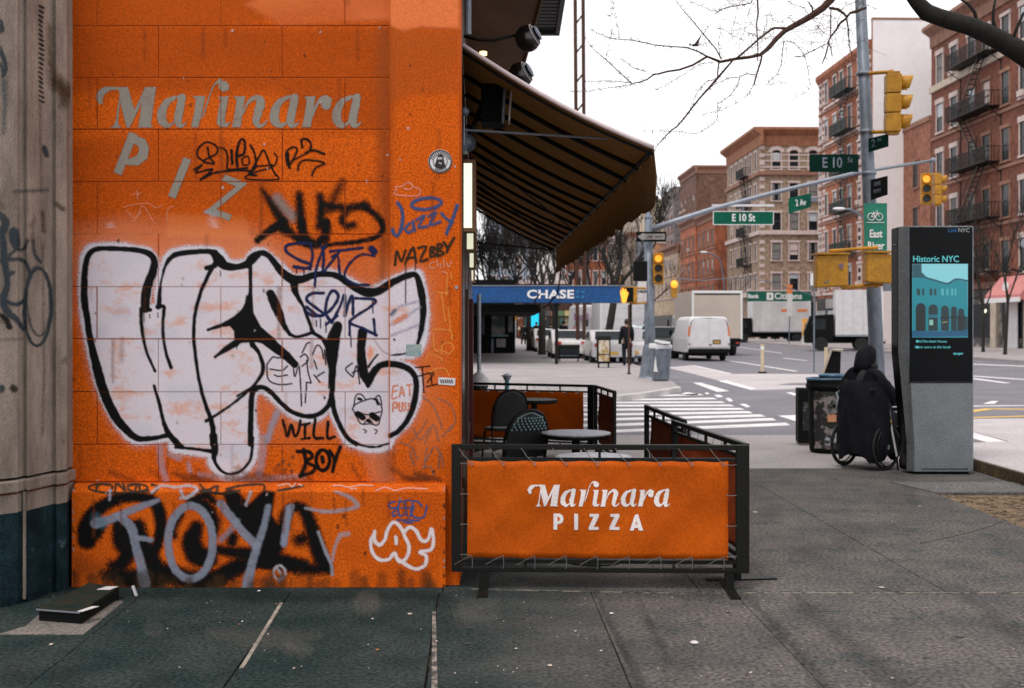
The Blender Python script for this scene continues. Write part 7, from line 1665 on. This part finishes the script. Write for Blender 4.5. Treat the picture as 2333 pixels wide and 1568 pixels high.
# --- low brown brick house behind it
t=building('brick_house','plain reddish brick side of a lower house beyond the tenement',X0(92.2,L1),92.2,10,5.9,18.2,brickm('plain_brown_brick',(.30,.12,.075),(.22,.09,.06)))
for zt_ in (15.4,11.5,7.6): window(t,'left',3.0,zt_-2.3,1.1,2.2,trim='trim_brown')
part('parapet', B().box(-.1,.2,0,5.9,18.2,18.6), M['trim_brown'], t)
# --- striped brick apartment block with the blank white party wall
L2=33.8; Ys=98.3
t=building('apartment_block','brick and white striped apartment block with a big blank white side wall',X0(Ys,L2),Ys,16,15.4,26.2,M['brick_orange'])
part('party_wall', B().box(-.02,16,-.30,-.003,0,27.9), M['stucco'], t); part('wall_coping', B().box(-.05,16,-.34,.1,27.9,28.1), M['trim_brown'], t); part('wall_end', B().box(-.05,-.02,-.30,.0,0,27.9), M['brick_orange'], t)
WD=15.4
for zt_ in [25.6,21.95,18.3,14.65,11.0,7.4]:
    for Y in (101.9-.6,104.0,106.4,108.4,110.7+.4,):
        window(t,'left',Y-Ys,zt_-2.35,.85,2.0,trim='trim',lint=.22)
    window(t,'left',112.9-Ys,zt_-2.35,.7,2.0,trim='trim',lint=.2)
    part('belt_course', B().box(-.12,0,3.2,13.6,zt_-2.9,zt_-2.65), M['trim'], t)
    part('belt_course', B().box(-.08,0,0,WD,zt_+.42,zt_+.60), M['trim_brown'], t)
qm=mesh('quoin_stone', B().box(-.06,0,-.42,.42,0,.32), M['trim'])
for z_ in np.arange(3.8,26,.72):
    for y_ in (.5,3.0,13.4+.2,14.9): 
        part('quoin_stone', qm, None, t, loc=(0,y_,float(z_)))
escape(t,'left',3.6,8.6,[8.2,12.0,15.6,19.3,22.9],.95,1.1,mat=pm('dark_green_ironwork',(.015,.03,.03),None,.6))
part('cornice', B().extr([(-.35,25.9),(-.35,26.3),(.1,26.3),(.1,25.5),(-.1,25.5)],'y',0,WD), M['brick_orange'], t)
part('ground_floor', B().box(-.2,0,0,WD,0,4.2), M['frame_dark'], t); part('ground_floor_sign', B().box(-.35,-.2,2,12,3.2,4.1), M['walk_light'], t)
for y0 in (1.2,5.2,9.2,12.6): part('shop_window', B().box(-.24,-.2,y0,y0+2.6,.6,3.0), M['glass_light'], t)
# --- buff corner building with the green bank shop
L3=31.95; Yc=130.0
t=building('corner_apartment_building','buff brick corner building with brown cornice and green bank shopfront',X0(Yc,L3),Yc,13,17.5,24.0,M['brick_buff'])
cx=lambda x: (x-CX)*Yc/FL-X0(Yc,L3)
for zi,zt_ in enumerate([21.8,18.2,14.8,11.4,7.85]):
    for x in (1769,1809,1853): window(t,'front',cx(x),zt_-2.35,1.0,2.0 if zi else 1.9,arch=(zi==0),trim='trim',lint=.24 if zi else .3)
    for Y in (132.0,134.4,136.8,139.4,142.0,144.6): window(t,'left',Y-Yc,zt_-2.35,.8,2.0,arch=(zi==0),trim='trim',lint=.2)
for z_ in (22.0,21.3,20.6,19.9): part('stone_band', B().box(-.05,13,-.05,0,z_-1.0,z_-.84), M['trim'], t)
for z_ in (18.75,11.95,4.9): 
    part('belt_course', B().box(-.3,13,-.3,0,z_,z_+.45), M['trim_brown'] if z_>15 else M['trim'], t); part('belt_course', B().box(-.3,0,0,17.5,z_,z_+.45), M['trim_brown'] if z_>15 else M['trim'], t)
for z_ in np.arange(5.5,22.5,.9): part('quoin_stone', B().box(-.07,.5,-.07,0,float(z_),float(z_)+.42), M['trim'], t)
cor=pm('brown_cornice_paint',(.36,.15,.08),(.22,.09,.045),.8,scale=1.5)
cornice(t,13,17.5,24.0,cor,.95,1.9,brackets=1.25); _fixbrk(t,cor)
escape(t,'left',4.2,7.8,[8.6,12.2,15.7,19.2],1.0,1.0)
gm=pm('bank_sign_green',(.0,.11,.075),(.0,.09,.06),.5)
z1_,z0_=ZZ(664,Yc-.4),ZZ(687,Yc-.4)
part('shop_sign_board', B().box(cx(1701),cx(1846),-.55,-.05,z0_-.1,z1_-.1), gm, t); part('shop_sign_edge', B().box(cx(1701),cx(1846),-.58,-.02,z1_-.1,z1_+.05), M['trim'], t)
part('shopfront', B().box(-.02,13,-.06,-.003,0,z0_-.15), M['glass'], t)
for x in (1724,1752,1780,1808,1836,1862): part('shop_pier', B().box(cx(x)-.18,cx(x)+.18,-.15,-.06,0,z0_-.15), M['trim'], t)
lw=M['letter']
def lt_local(s_,size,x,z,y,**kw):
    me=text_mesh(s_,size,lw,**kw); o=bpy.data.objects.new('lettering',me); sc.collection.objects.link(o); o.parent=t; o.location=(x,y,z); o.rotation_euler=(R(90),0,0); return o
zc=(z0_+z1_)/2-.1
lt_local('Citizens',.98,cx(1793),zc,-.58,bold=.02,extrude=.02); lt_local('Bank',.62,cx(1713),zc,-.58,bold=.02,extrude=.02)
part('sign_emblem', B().box(cx(1744),cx(1759),-.60,-.56,z0_+.05,z1_-.25), lw, t); part('sign_emblem_centre', B().box(cx(1749.5),cx(1753.5),-.62,-.60,zc-.18,zc+.18), gm, t)
# --- houses farther along the right side
def row(name,label,L,Y0,Y1,H,mat,zs,ncol,trim='trim_brown',corn=True,ov=.5,w_=1.0):
    D_=Y1-Y0; t=building(name,label,X0(Y0,L),Y0,12,D_,H,mat)
    for z_ in zs:
        for i in range(ncol): window(t,'left',D_*(i+.5)/ncol,z_,w_,2.0,trim=trim,lint=.25)
        part('belt_course', B().box(-.1,0,0,D_,z_-.6,z_-.4), M[trim], t)
    if corn: cornice(t,12,D_,H,M['trim_brown'],ov,1.1,front=True); 
    part('shopfront', B().box(-.25,0,0,D_,0,3.2), M['frame_dark'], t)
    _fixbrk(t,M['trim_brown']); return t
row('row_house','orange red brick row house with dark cornice down the avenue',30.6,148.4,160.5,16.6,M['brick_far'],[12.3,8.5,4.9],4)
row('row_house','second red row house, just beyond the orange red one',30.4,161,173,16.9,brickm('deep_orange_brick',(.45,.15,.07),(.33,.10,.05),1.5),[12.3,8.5,4.9],4)
t=row('tall_dark_house','tall dark brown house rising behind the red row houses',33.3,176,190,26.2,brickm('dark_brown_brick',(.16,.08,.055),(.10,.05,.035),1.5),[20,16,12],4)
row('grey_tower','plain grey block between the dark house and the cream one',32.6,192,203,25.0,brickm('grey_brick',(.24,.20,.20),(.18,.15,.15),1.5),[18,14],3,corn=False)
t=row('cream_building','cream plastered block standing behind the red row houses',31.0,206,222,24.5,pm('cream_plaster',(.62,.50,.36),(.55,.44,.31),.8,scale=.2),[],3,corn=False)
row('pale_tenement','pale buff tenement at the far end of the red row',30.2,174.5,199,14.0,brickm('pale_buff_brick',(.5,.38,.27),(.40,.29,.2),1.5),[10,6.4],6,trim='trim')
row('mixed_tenement','distant grey and tan houses closing the avenue',29.5,225,270,20.0,brickm('tan_brick',(.42,.32,.25),(.3,.24,.2),1.0),[15,11,7],8,trim='trim')
part('orange_hoarding', B().cbox((.0,0,0),.1,.1,.1), M['brick_far'], t) if False else None
# --- left side of the avenue, beyond the trees
def block(name,label,x0,x1,y,H,mat,nx_,zs,trim='trim',D_=10):
    W_=x1-x0; t=thing(name,label,'building',(x0,y,.1)); part('wall', B().box(0,W_,0,D_,0,H), mat, t); part('parapet', B().box(-.1,W_+.1,-.1,.3,H,H+.4), M[trim], t)
    for z_ in zs:
        for i in range(nx_): window(t,'front',W_*(i+.5)/nx_,z_,min(1.2,W_/nx_*.5),1.9,trim=trim,lint=.2)
    return t
blue=pm('blue_glass_tower',(.45,.52,.60),(.35,.42,.52),.35,scale=.2)
t=block('glass_tower','pale blue glazed tower seen under the awning behind bare trees',XX(1108,170),XX(1225,170),170,14.9+3,blue,4,[4,7,10,13])
block('white_building','plain white building beside the glass tower behind the trees',XX(1226,150),XX(1290,150),150,12.5,M['stucco'],3,[3.5,6.5])
block('brick_block','small red and tan brick block behind the far trees',XX(1290,165),XX(1385,165),165,16.0,M['brick_far'],5,[4,7.5,11])
block('tan_block','tan building across the far end of the avenue',XX(1385,230),XX(1480,230),230,27.0,brickm('tan_grey_brick',(.42,.34,.28),(.32,.27,.23),1.0),5,[6,10,14,18])
block('grey_gabled_block','blue grey block with a pointed roof at the end of the avenue',XX(1462,210),XX(1508,210),210,18.5,brickm('slate_grey_wall',(.20,.22,.26),(.15,.16,.19),1.0),3,[8,12])
block('orange_brown_block','orange brown building behind the far corner pole',XX(1490,200),XX(1550,200),200,16.0,brickm('orange_brown_brick',(.50,.24,.13),(.36,.2,.13),1.0),4,[5,8.5,12])
# --- bank on the far corner with the blue canopy
t=thing('bank_building','black fronted bank building with long blue canopy across the side street','building',(XX(1175,64),62.5,0),world=True)
x1_=XX(1174,63)
part('wall', B().box(-14,x1_,63,76,0,4.2), M['black_matte'], t); part('upper_wall', B().box(-14,-2.6,62.8,80,4.2,14), M['facade'], t)
for i,(a,c,y0,y1) in enumerate([(1078,1096,708,775),(1087,1104,708,770),(1120,1150,706,772),(1158,1168,708,765)]):
    if i==0: continue
    part('window', B().box(XX(a,63),XX(c,63),62.95,63,ZZ(y1-8,63),ZZ(y0,63)), pm('bank_window_%d'%i,(.03,.05,.055),(.20,.19,.17),.3,scale=1.6,contrast=(.45,.6)), t)
part('door_mat_sign', B().box(XX(1131,62.9),XX(1152,62.9),62.86,62.94,ZZ(800-15,62.9)-.15,ZZ(768,62.9)-.1), M['walk_light'], t); part('counter_ledge', B().box(XX(1120,62.8),XX(1158,62.8),62.6,62.95,ZZ(767,62.8),ZZ(763,62.8)), pm('teal_ledge',(.12,.25,.27),None,.5), t)
part('door_post', B().cyl((XX(1122,62.5),62.5,.1),(XX(1122,62.5),62.5,ZZ(772,62.5)),.06,8), M['pole'], t)
part('canopy_soffit', B().box(-6,XX(1226,50),45.9,63,ZZ(712,46),ZZ(694,46)), M['black_matte'], t)
cnv=pm('blue_canopy_vinyl',(.003,.07,.24),(.002,.05,.17),.5,scale=2,grain=.3,gscale=12)
cv_=thing('canopy','long bright blue canopy lettered CHASE in white on the far corner','canopy',(0,45,2.5),world=True)
part('fascia', B().box(-6,XX(1441,45),45,46,ZZ(690,45),ZZ(652,45)), cnv, cv_, bevel=.02); part('top_edge', B().box(-6,XX(1441,45),44.97,46.03,ZZ(652,45),ZZ(650,45)), M['steel'], cv_)
lettering('CHASE', .46, M['letter'], P(1254,671.5,44.98), cv_, extrude=.01, bold=.014, xs=1.28, spacing=1.06)
part('canopy_post', B().cyl((XX(1437,45.5),45.5,.1),(XX(1437,45.5),45.5,2.6),.05,8), M['black'], cv_); part('canopy_post', B().cyl((XX(1268,45.5),45.5,.1),(XX(1268,45.5),45.5,2.6),.07,8), M['black'], cv_)
ob=[(1329,675),(1322,666),(1336,664)]
b=B(); c0=P(1322,671,44.97); r=.20
for k in range(4):
    a=R(45+90*k); u=Vector((math.cos(a),0,math.sin(a))); v=Vector((-math.sin(a),0,math.cos(a))); 
    q=[c0+u*r*.45+v*r*.45, c0+u*r+v*r*.1, c0+u*r-v*r*.45, c0+u*r*.45-v*r*.2]; b.add(q+[w2+Vector((0,.01,0)) for w2 in q],[(0,1,2,3),(7,6,5,4),(0,4,5,1),(1,5,6,2),(2,6,7,3),(3,7,4,0)])
part('octagon_emblem', b, pm('emblem_blue',(.02,.16,.36),None,.5), cv_)
# blue lit screen down the side street, lattice mast
t=thing('blue_screen','bright cyan lit advertising screen in the distance under the canopy','screen',P(1219,718,112),world=True)
part('lit_panel', B().cbox(P(1219,728,112),1.15,.1,1.45), emat('cyan_screen',(.02,.50,.72),1.0), t); part('stand', B().box(XX(1207,112),XX(1231,112),111.95,112.05,0,ZZ(745,112)), M['black_matte'], t)
d_=52.8; bx=XX(1319,d_)
t=thing('lattice_mast','tall brown lattice mast of two bars rising behind the awning','mast',(bx,d_,.1),world=True)
for x in (1310.5,1328.5):
    part('mast_leg', B().tube([(XX(1317 if x<1320 else 1330,d_)-.0,d_,.1),P(x+4,640,d_),P(x,0,d_),P(x-2,-260,d_)],.085,8), M['bark_red'], t)
for i in range(26):
    z0=6+i*.86*1.6; 
    if z0>21: break
    part('cross_brace', B().cyl((XX(1311,d_),d_,z0),(XX(1328,d_),d_,z0+.45),.045,5), M['bark_red'], t)
# ------------------------------------------------------------------ trees
def tube_into(b,pts,rs,n=5): b.tube(pts,rs,n,cap=False)
def grow(b,p,d,L,r,depth,rg,curl=.25,up=.15,n=5,spread=.6,ratio=.72):
    k=4; pts=[Vector(p)]; dd=Vector(d).normalized()
    for i in range(k):
        dd=(dd+Vector((rg.uniform(-1,1),rg.uniform(-1,1),rg.uniform(-1,1)))*curl*.35+Vector((0,0,up*.3))).normalized(); pts.append(pts[-1]+dd*L/k)
    r1=max(r*.62,.013); tube_into(b,pts,[r+(r1-r)*i/k for i in range(k+1)],n if depth>1 else 3)
    if depth<=0: return
    m=rg.choice([2,3,3])
    for j in range(m):
        q=pts[k] if j==0 else pts[rg.choice([2,3,4])]
        ax=Vector((rg.uniform(-1,1),rg.uniform(-1,1),rg.uniform(-.4,.8))).normalized(); nd=(dd+ax*spread*(.5 if j==0 else 1)).normalized()
        grow(b,q,nd,L*ratio*rg.uniform(.8,1.15),r1*(.92 if j==0 else .68),depth-1,rg,curl,up,n,spread,ratio)
def tree(label,x,y,h,r,seed,lean=(0,0,1),depth=7,group='bare street trees beyond the bank canopy',mat=None,trunk=.35,z=.1,ratio=.74,spread=.62):
    rg=random.Random(seed); t=thing('bare_tree',label,'tree',(x,y,z),0,group); mat=mat or M['bark_far']
    d=Vector(lean).normalized(); th=h*trunk; top=d*th
    part('trunk', B().tube([(0,0,0),(0,0,.15),top*.5,top],[r*1.35,r*1.05,r*.95,r*.8],10), mat, t, smooth=True)
    b=B()
    for i in range(3 if seed%2 else 4):
        a=2*math.pi*(i/3.5)+rg.uniform(-.4,.4); grow(b,top*(.85+.15*(i%2)),(d+Vector((math.cos(a),math.sin(a),.3))*.6),h*.24,r*.6,depth-1,rg,.5,.25,5,spread,ratio)
    o=part('crown', b, mat, t); return t
tree('big bare leaning tree with dark trunk right of the canopy',XX(1378,56),56,8.8,.20,3,(.16,0,1),7,trunk=.42)
tree('bare tree behind the canopy lettering',XX(1268,62),62,7.6,.17,5,(-.05,0,1),7)
tree('dense bare tree filling the gap left of the big leaning one',XX(1345,72),72,8.0,.2,53,(.03,0,1),7)
tree('broad dark bare tree behind the bank roof',XX(1235,60),60,8.6,.2,61,(0,0,1),7)
tree('twisting bare tree behind the bank roof at the far left',XX(1125,66),66,8.8,.18,67,(.02,0,1),7)
tree('bare tree at the left under the awning',XX(1150,74),74,8.0,.16,8,(0.05,0,1),7)
tree('dense twiggy tree left of the bare tree behind the lettering',XX(1205,70),70,8.0,.16,12,(0,0,1),7)
tree('twiggy tree behind the lattice mast',XX(1322,82),82,8.6,.16,17,(0,0,1),7)
tree('bare tree behind the big leaning one',XX(1420,95),95,9.5,.18,21,(0,0,1),6)
tree('far bare tree by the distant corner houses',XX(1478,150),150,13,.2,25,(0,0,1),5)
tree('bare tree at the far left behind the bank',XX(1105,84),84,8.5,.16,29,(0,0,1),7)
tree('thin bare tree in front of the red tenement shops',XX(2240,66),66,8,.09,33,(0,0,1),5,group='bare street trees on the right sidewalk')
tree('second thin bare tree before the red tenement',XX(2290,60),60,9,.09,37,(0.05,0,1),5,group='bare street trees on the right sidewalk')
tree('small far tree before the red row houses',XX(1660,118),118,9,.12,41,(0,0,1),4,group='bare street trees on the right sidewalk')
# --- near tree at the kerb, trunk outside the frame
t=thing('street_tree','near bare street tree whose dark limbs and twigs hang across the sky','tree',(5.15,9.9,0),world=True)
r8=lambda x,y,d: P(x*.2385+1801, y*.2385, d)
r7=lambda x,y,d: P(x*.2969+1281.5, y*.2969, d)
fork=Vector((4.95,9.75,3.0))
part('trunk', B().tube([(5.15,9.9,-.02),(5.15,9.9,.2),(5.12,9.85,1.4),fork],[.27,.21,.19,.17],16), M['bark'], t, smooth=True)
lim=[fork,r8(2700,900,9.7),r8(2350,600,9.6),r8(2150,470,9.5),r8(2000,385,9.5),r8(1850,310,9.45),r8(1700,245,9.4),r8(1550,205,9.4),r8(1420,165,9.4),r8(1300,120,9.4),r8(1225,40,9.4),r8(1150,-60,9.4),r8(1040,-230,9.5),r8(900,-520,9.6)]
part('limb', B().tube(lim,[.16,.115,.095,.088,.082,.078,.073,.072,.068,.070,.060,.056,.05,.04],14), M['bark'], t, smooth=True)
L2_=[fork+Vector((-.05,.1,-.1)),Vector((5.3,10.2,4.7)),Vector((5.0,10.7,5.8)),Vector((4.2,11.0,6.0)),r7(2250,-260,11),r7(2120,-110,11),r7(2060,0,11)]
mainb=L2_+[r7(2000,62,11),r7(1900,130,11),r7(1800,185,10.95),r7(1710,235,10.9),r7(1650,290,10.9),r7(1570,380,10.85),r7(1520,420,10.8),r7(1430,440,10.7),r7(1340,450,10.7),r7(1210,475,10.6),r7(1110,435,10.5),r7(1000,500,10.5),r7(900,535,10.4),r7(800,550,10.4),r7(740,567,10.3)]
cr=lambda v: v*.2969*10.8/FL
part('limb', B().tube(mainb,[.12,.10,.09,.07,.055,.045]+[cr(a) for a in (30,28,25,23,20,19,17,14,12,12,11,9,8,7.5,7,6.5)],9), M['bark_red'], t, smooth=True)
subs=[([(740,567),(700,572),(650,610),(590,632),(530,640),(420,540),(330,455),(240,380),(170,290)],[6,5.5,5,4.5,4,3.5,3,2,1.4]),
([(530,640),(440,625),(330,620),(170,630)],[3,2.4,2,1.2]),([(640,550),(540,520),(480,470),(430,440)],[3,2.5,2,1.2]),([(560,645),(460,660),(290,685),(165,705),(60,700)],[2.5,2.2,1.6,1.1,.8]),
([(1710,217),(1620,215),(1530,280),(1440,360),(1340,445)],[9,8,7.5,7,7]),([(1110,435),(1040,395),(950,365),(820,357),(700,345),(640,330),(540,310),(440,302),(370,295),(270,255),(200,220)],[7,6,5,4.5,4,4,3.5,3,2.5,2,1.2]),
([(1220,455),(1180,380),(1080,260),(980,140),(910,60),(860,-10)],[5,4.5,4,3,2.2,1.5]),([(1310,460),(1250,530),(1190,600),(1130,670),(1060,745),(1000,820),(940,900),(880,970),(830,1005),(760,1080),(715,1130),(705,1170)],[6,7,8,8,6,6,6,5.5,5,3.5,2.5,1.5]),
([(1530,430),(1520,480),(1500,540),(1485,590),(1468,655)],[6.5,6.5,6,6,5]),([(1480,572),(1410,568),(1360,592),(1280,600),(1180,640),(1100,700)],[3.5,3,2.6,2.3,2,1.2]),([(1360,600),(1340,660),(1290,730),(1190,800),(1192,900),(1160,950),(1100,990),(1030,1025),(980,1022),(860,1010),(620,1000)],[3,2.6,2.4,2.2,2,2,1.8,1.6,1.5,1.4,1]),
([(1495,-20),(1502,100),(1490,180),(1492,250),(1500,380),(1497,470)],[6.5,6,5,4.5,4,3]),([(2050,62),(2110,72),(2160,105),(2180,130),(2210,100),(2250,90),(2330,60)],[10,10,9,9,9,12,10]),([(2180,140),(2130,180),(2100,230),(2060,280),(2040,320),(2060,370),(2068,430)],[8,8,7,6,5,4,2.5]),([(2180,150),(2195,230),(2200,350),(2225,450)],[5,5,4,2.5]),
([(2060,70),(2058,180),(2055,280),(2030,380),(2018,430),(1990,492)],[4,4,4,5,5,3]),([(2040,330),(1960,370),(1880,410),(1840,432),(1780,434)],[3,3,3,3,2.5]),([(1700,310),(1690,380),(1680,500),(1640,580),(1585,620),(1575,655)],[3,3,2.5,2,1.8,1.5]),([(1720,315),(1770,325),(1810,360),(1860,430),(1885,540),(1900,640)],[2.5,2.4,2.2,2,1.8,1.2]),
([(1460,-10),(1445,25),(1350,42),(1260,60),(1225,70),(1180,100),(1160,112)],[4.5,4,3.5,3.5,3.5,2.5,2]),([(1225,75),(1140,80),(1070,50),(980,10)],[2,1.8,1.5,1.2]),([(1950,190),(1990,240),(2035,270)],[2.5,2.5,2]),([(1200,480),(1190,560),(1195,600)],[5,5,4]),([(1160,480),(1060,490),(960,550),(930,575),(880,600),(800,660),(700,690)],[2,1.8,1.8,1.6,1.5,1.3,1]),
([(1190,600),(1100,630),(1040,700),(1000,770),(1010,810)],[2.2,2,2,2,1.6]),([(1210,440),(1195,340),(1215,240),(1220,150)],[2,1.7,1.4,1]),([(1130,330),(1060,330),(1000,350)],[1.6,1.4,1]),([(1080,260),(1110,220),(1150,180)],[1.8,1.5,1]),([(330,455),(350,380),(380,240),(372,100),(395,20),(300,-60)],[1.5,1.3,1.2,1,.9,.8]),([(440,300),(420,180),(395,90),(370,0)],[1.5,1.3,1.1,.9]),
([(1800,190),(1740,130),(1680,170),(1620,160),(1590,90)],[2,1.8,1.6,1.4,1]),([(1920,90),(1915,50),(1880,10)],[6,5,2.5]),([(1900,130),(1850,60),(1760,30),(1700,-10)],[2.5,2,1.8,1.2]),([(2120,90),(2180,40),(2260,10),(2330,40),(2420,70)],[2.2,2,1.8,1.6,1.2]),([(1900,640),(1880,700),(1790,750)],[1.4,1.2,.9]),([(1580,652),(1660,630),(1740,632)],[1.4,1.2,.9]),([(1440,700),(1380,770),(1230,840),(1050,890)],[1.2,1.2,1,.8]),([(1465,655),(1440,700),(1430,740)],[2,1.6,1.2]),([(1490,280),(1440,260),(1390,310),(1350,290),(1240,240)],[1.6,1.4,1.3,1.2,.9])]
rg=random.Random(5)
for pts,rs in subs:
    d0=10.8-.4*rg.random()
    q=[r7(x,y,d0+.05*math.sin(i*1.3)-.0*i) for i,(x,y) in enumerate(pts)]
    part('branch', B().tube(q,[cr(a)*1.05 for a in rs],6), M['bark_red'], t, smooth=True)
# short spur twigs and buds on the branches: far too many to part one by one
b=B()
for pts,rs in subs:
    for i in range(len(pts)-1):
        (x0_,y0_),(x1q,y1q)=pts[i],pts[i+1]; Ls=math.hypot(x1q-x0_,y1q-y0_)
        for k in range(int(Ls/17)):
            u=rg.random(); x=x0_+(x1q-x0_)*u; y=y0_+(y1q-y0_)*u; a=rg.uniform(0,6.28); l_=rg.uniform(8,34); p0=r7(x,y,10.65)
            p1=r7(x+l_*math.cos(a),y+l_*math.sin(a),10.65+rg.uniform(-.1,.1)); b.tube([p0,(p0+p1)/2+Vector((rg.uniform(-.01,.01),0,rg.uniform(-.01,.01))),p1],[cr(2.0),cr(1.7),cr(2.3)],3)
for k in range(85):   # finer drooping twigs
    x=rg.uniform(1300,2330); y=rg.uniform(-20,330); q=[r7(x,y,10.9)]; a=rg.uniform(1.2,3.6)
    for j in range(6):
        a+=rg.uniform(-.5,.5); x+=38*math.cos(a); y+=38*math.sin(a); q.append(r7(x,y,10.9))
    b.tube(q,[cr(1.9)]*3+[cr(1.5)]*2+[cr(1.1)]*2,3)
o=part('twigs', b, M['bark_red'], t); o['kind']='stuff'
# upper crown outside the frame
b=B(); grow(b,lim[-1],Vector((-.5,.2,1)),1.8,.035,4,rg,.5,.3); grow(b,fork,Vector((.3,-.2,1)),2.4,.11,5,rg,.4,.3); o=part('crown', b, M['bark'], t)
# thin upright shoots near the limb
for pts in ([(1995,380),(1935,200),(1940,90),(1960,-20)],[(2100,440),(2170,250),(2230,120)],[(1800,285),(1760,120),(1700,40),(1590,-30)]):
    part('branch', B().tube([r8(x,y,9.45) for x,y in pts],[.016,.014,.012,.008][:len(pts)],6), M['bark'], t, smooth=True)
# bird
bc=P(1584,103,13.0); bm_=pm('brown_bird',(.06,.035,.02),None,.8); t=thing('bird','small dark brown bird gliding with one wing raised before the upper twigs','bird',bc)
part('body', B().ball((0,0,0),.022,12,8,(2.2,.8,.7)).ball((-.06,0,.008),.013,8,6), bm_, t, smooth=True)
part('wing', B().add([(.015,-.01,.0),(-.01,-.01,.012),(.035,-.05,.07),(.062,-.08,.13),(.052,-.05,.07),(.03,-.02,.015)],[(0,1,2,3,4,5)]), bm_, t); part('wing', B().add([(.015,.01,.0),(-.01,.01,.012),(.03,.06,.055),(.055,.10,.10),(.045,.06,.05)],[(0,1,2,3,4)]), bm_, t)
part('tail', B().cbox((.055,0,.004),.045,.016,.004), bm_, t)
# shop row beyond the bank, glimpsed under the canopy
t=block('shop_row','row of dark low shops with small coloured signs beyond the bank',XX(1176,135),XX(1300,135),135,6.5,M['facade'],0,[])
cols_=[(.5,.12,.03),(.05,.22,.25),(.35,.3,.22),(.6,.55,.5),(.08,.08,.09),(.42,.18,.08),(.12,.2,.1),(.55,.45,.2)]
for i in range(8):
    x_=.2+i*.8; part('shop_window', B().box(x_,x_+.62,-.06,0,.4,2.5), pm('shop_glass_%d'%i,tuple(c*.25 for c in cols_[i]),cols_[(i+3)%8],.4,scale=1.3,contrast=(.5,.6)), t); part('shop_sign', B().box(x_-.05,x_+.68,-.12,0,2.7,3.3), pm('shop_sign_%d'%i,cols_[i],None,.6), t)
# ------------------------------------------------------------------ tidy
for o in sc.objects:
    if '_w' in o: del o['_w']
bpy.context.view_layer.update()
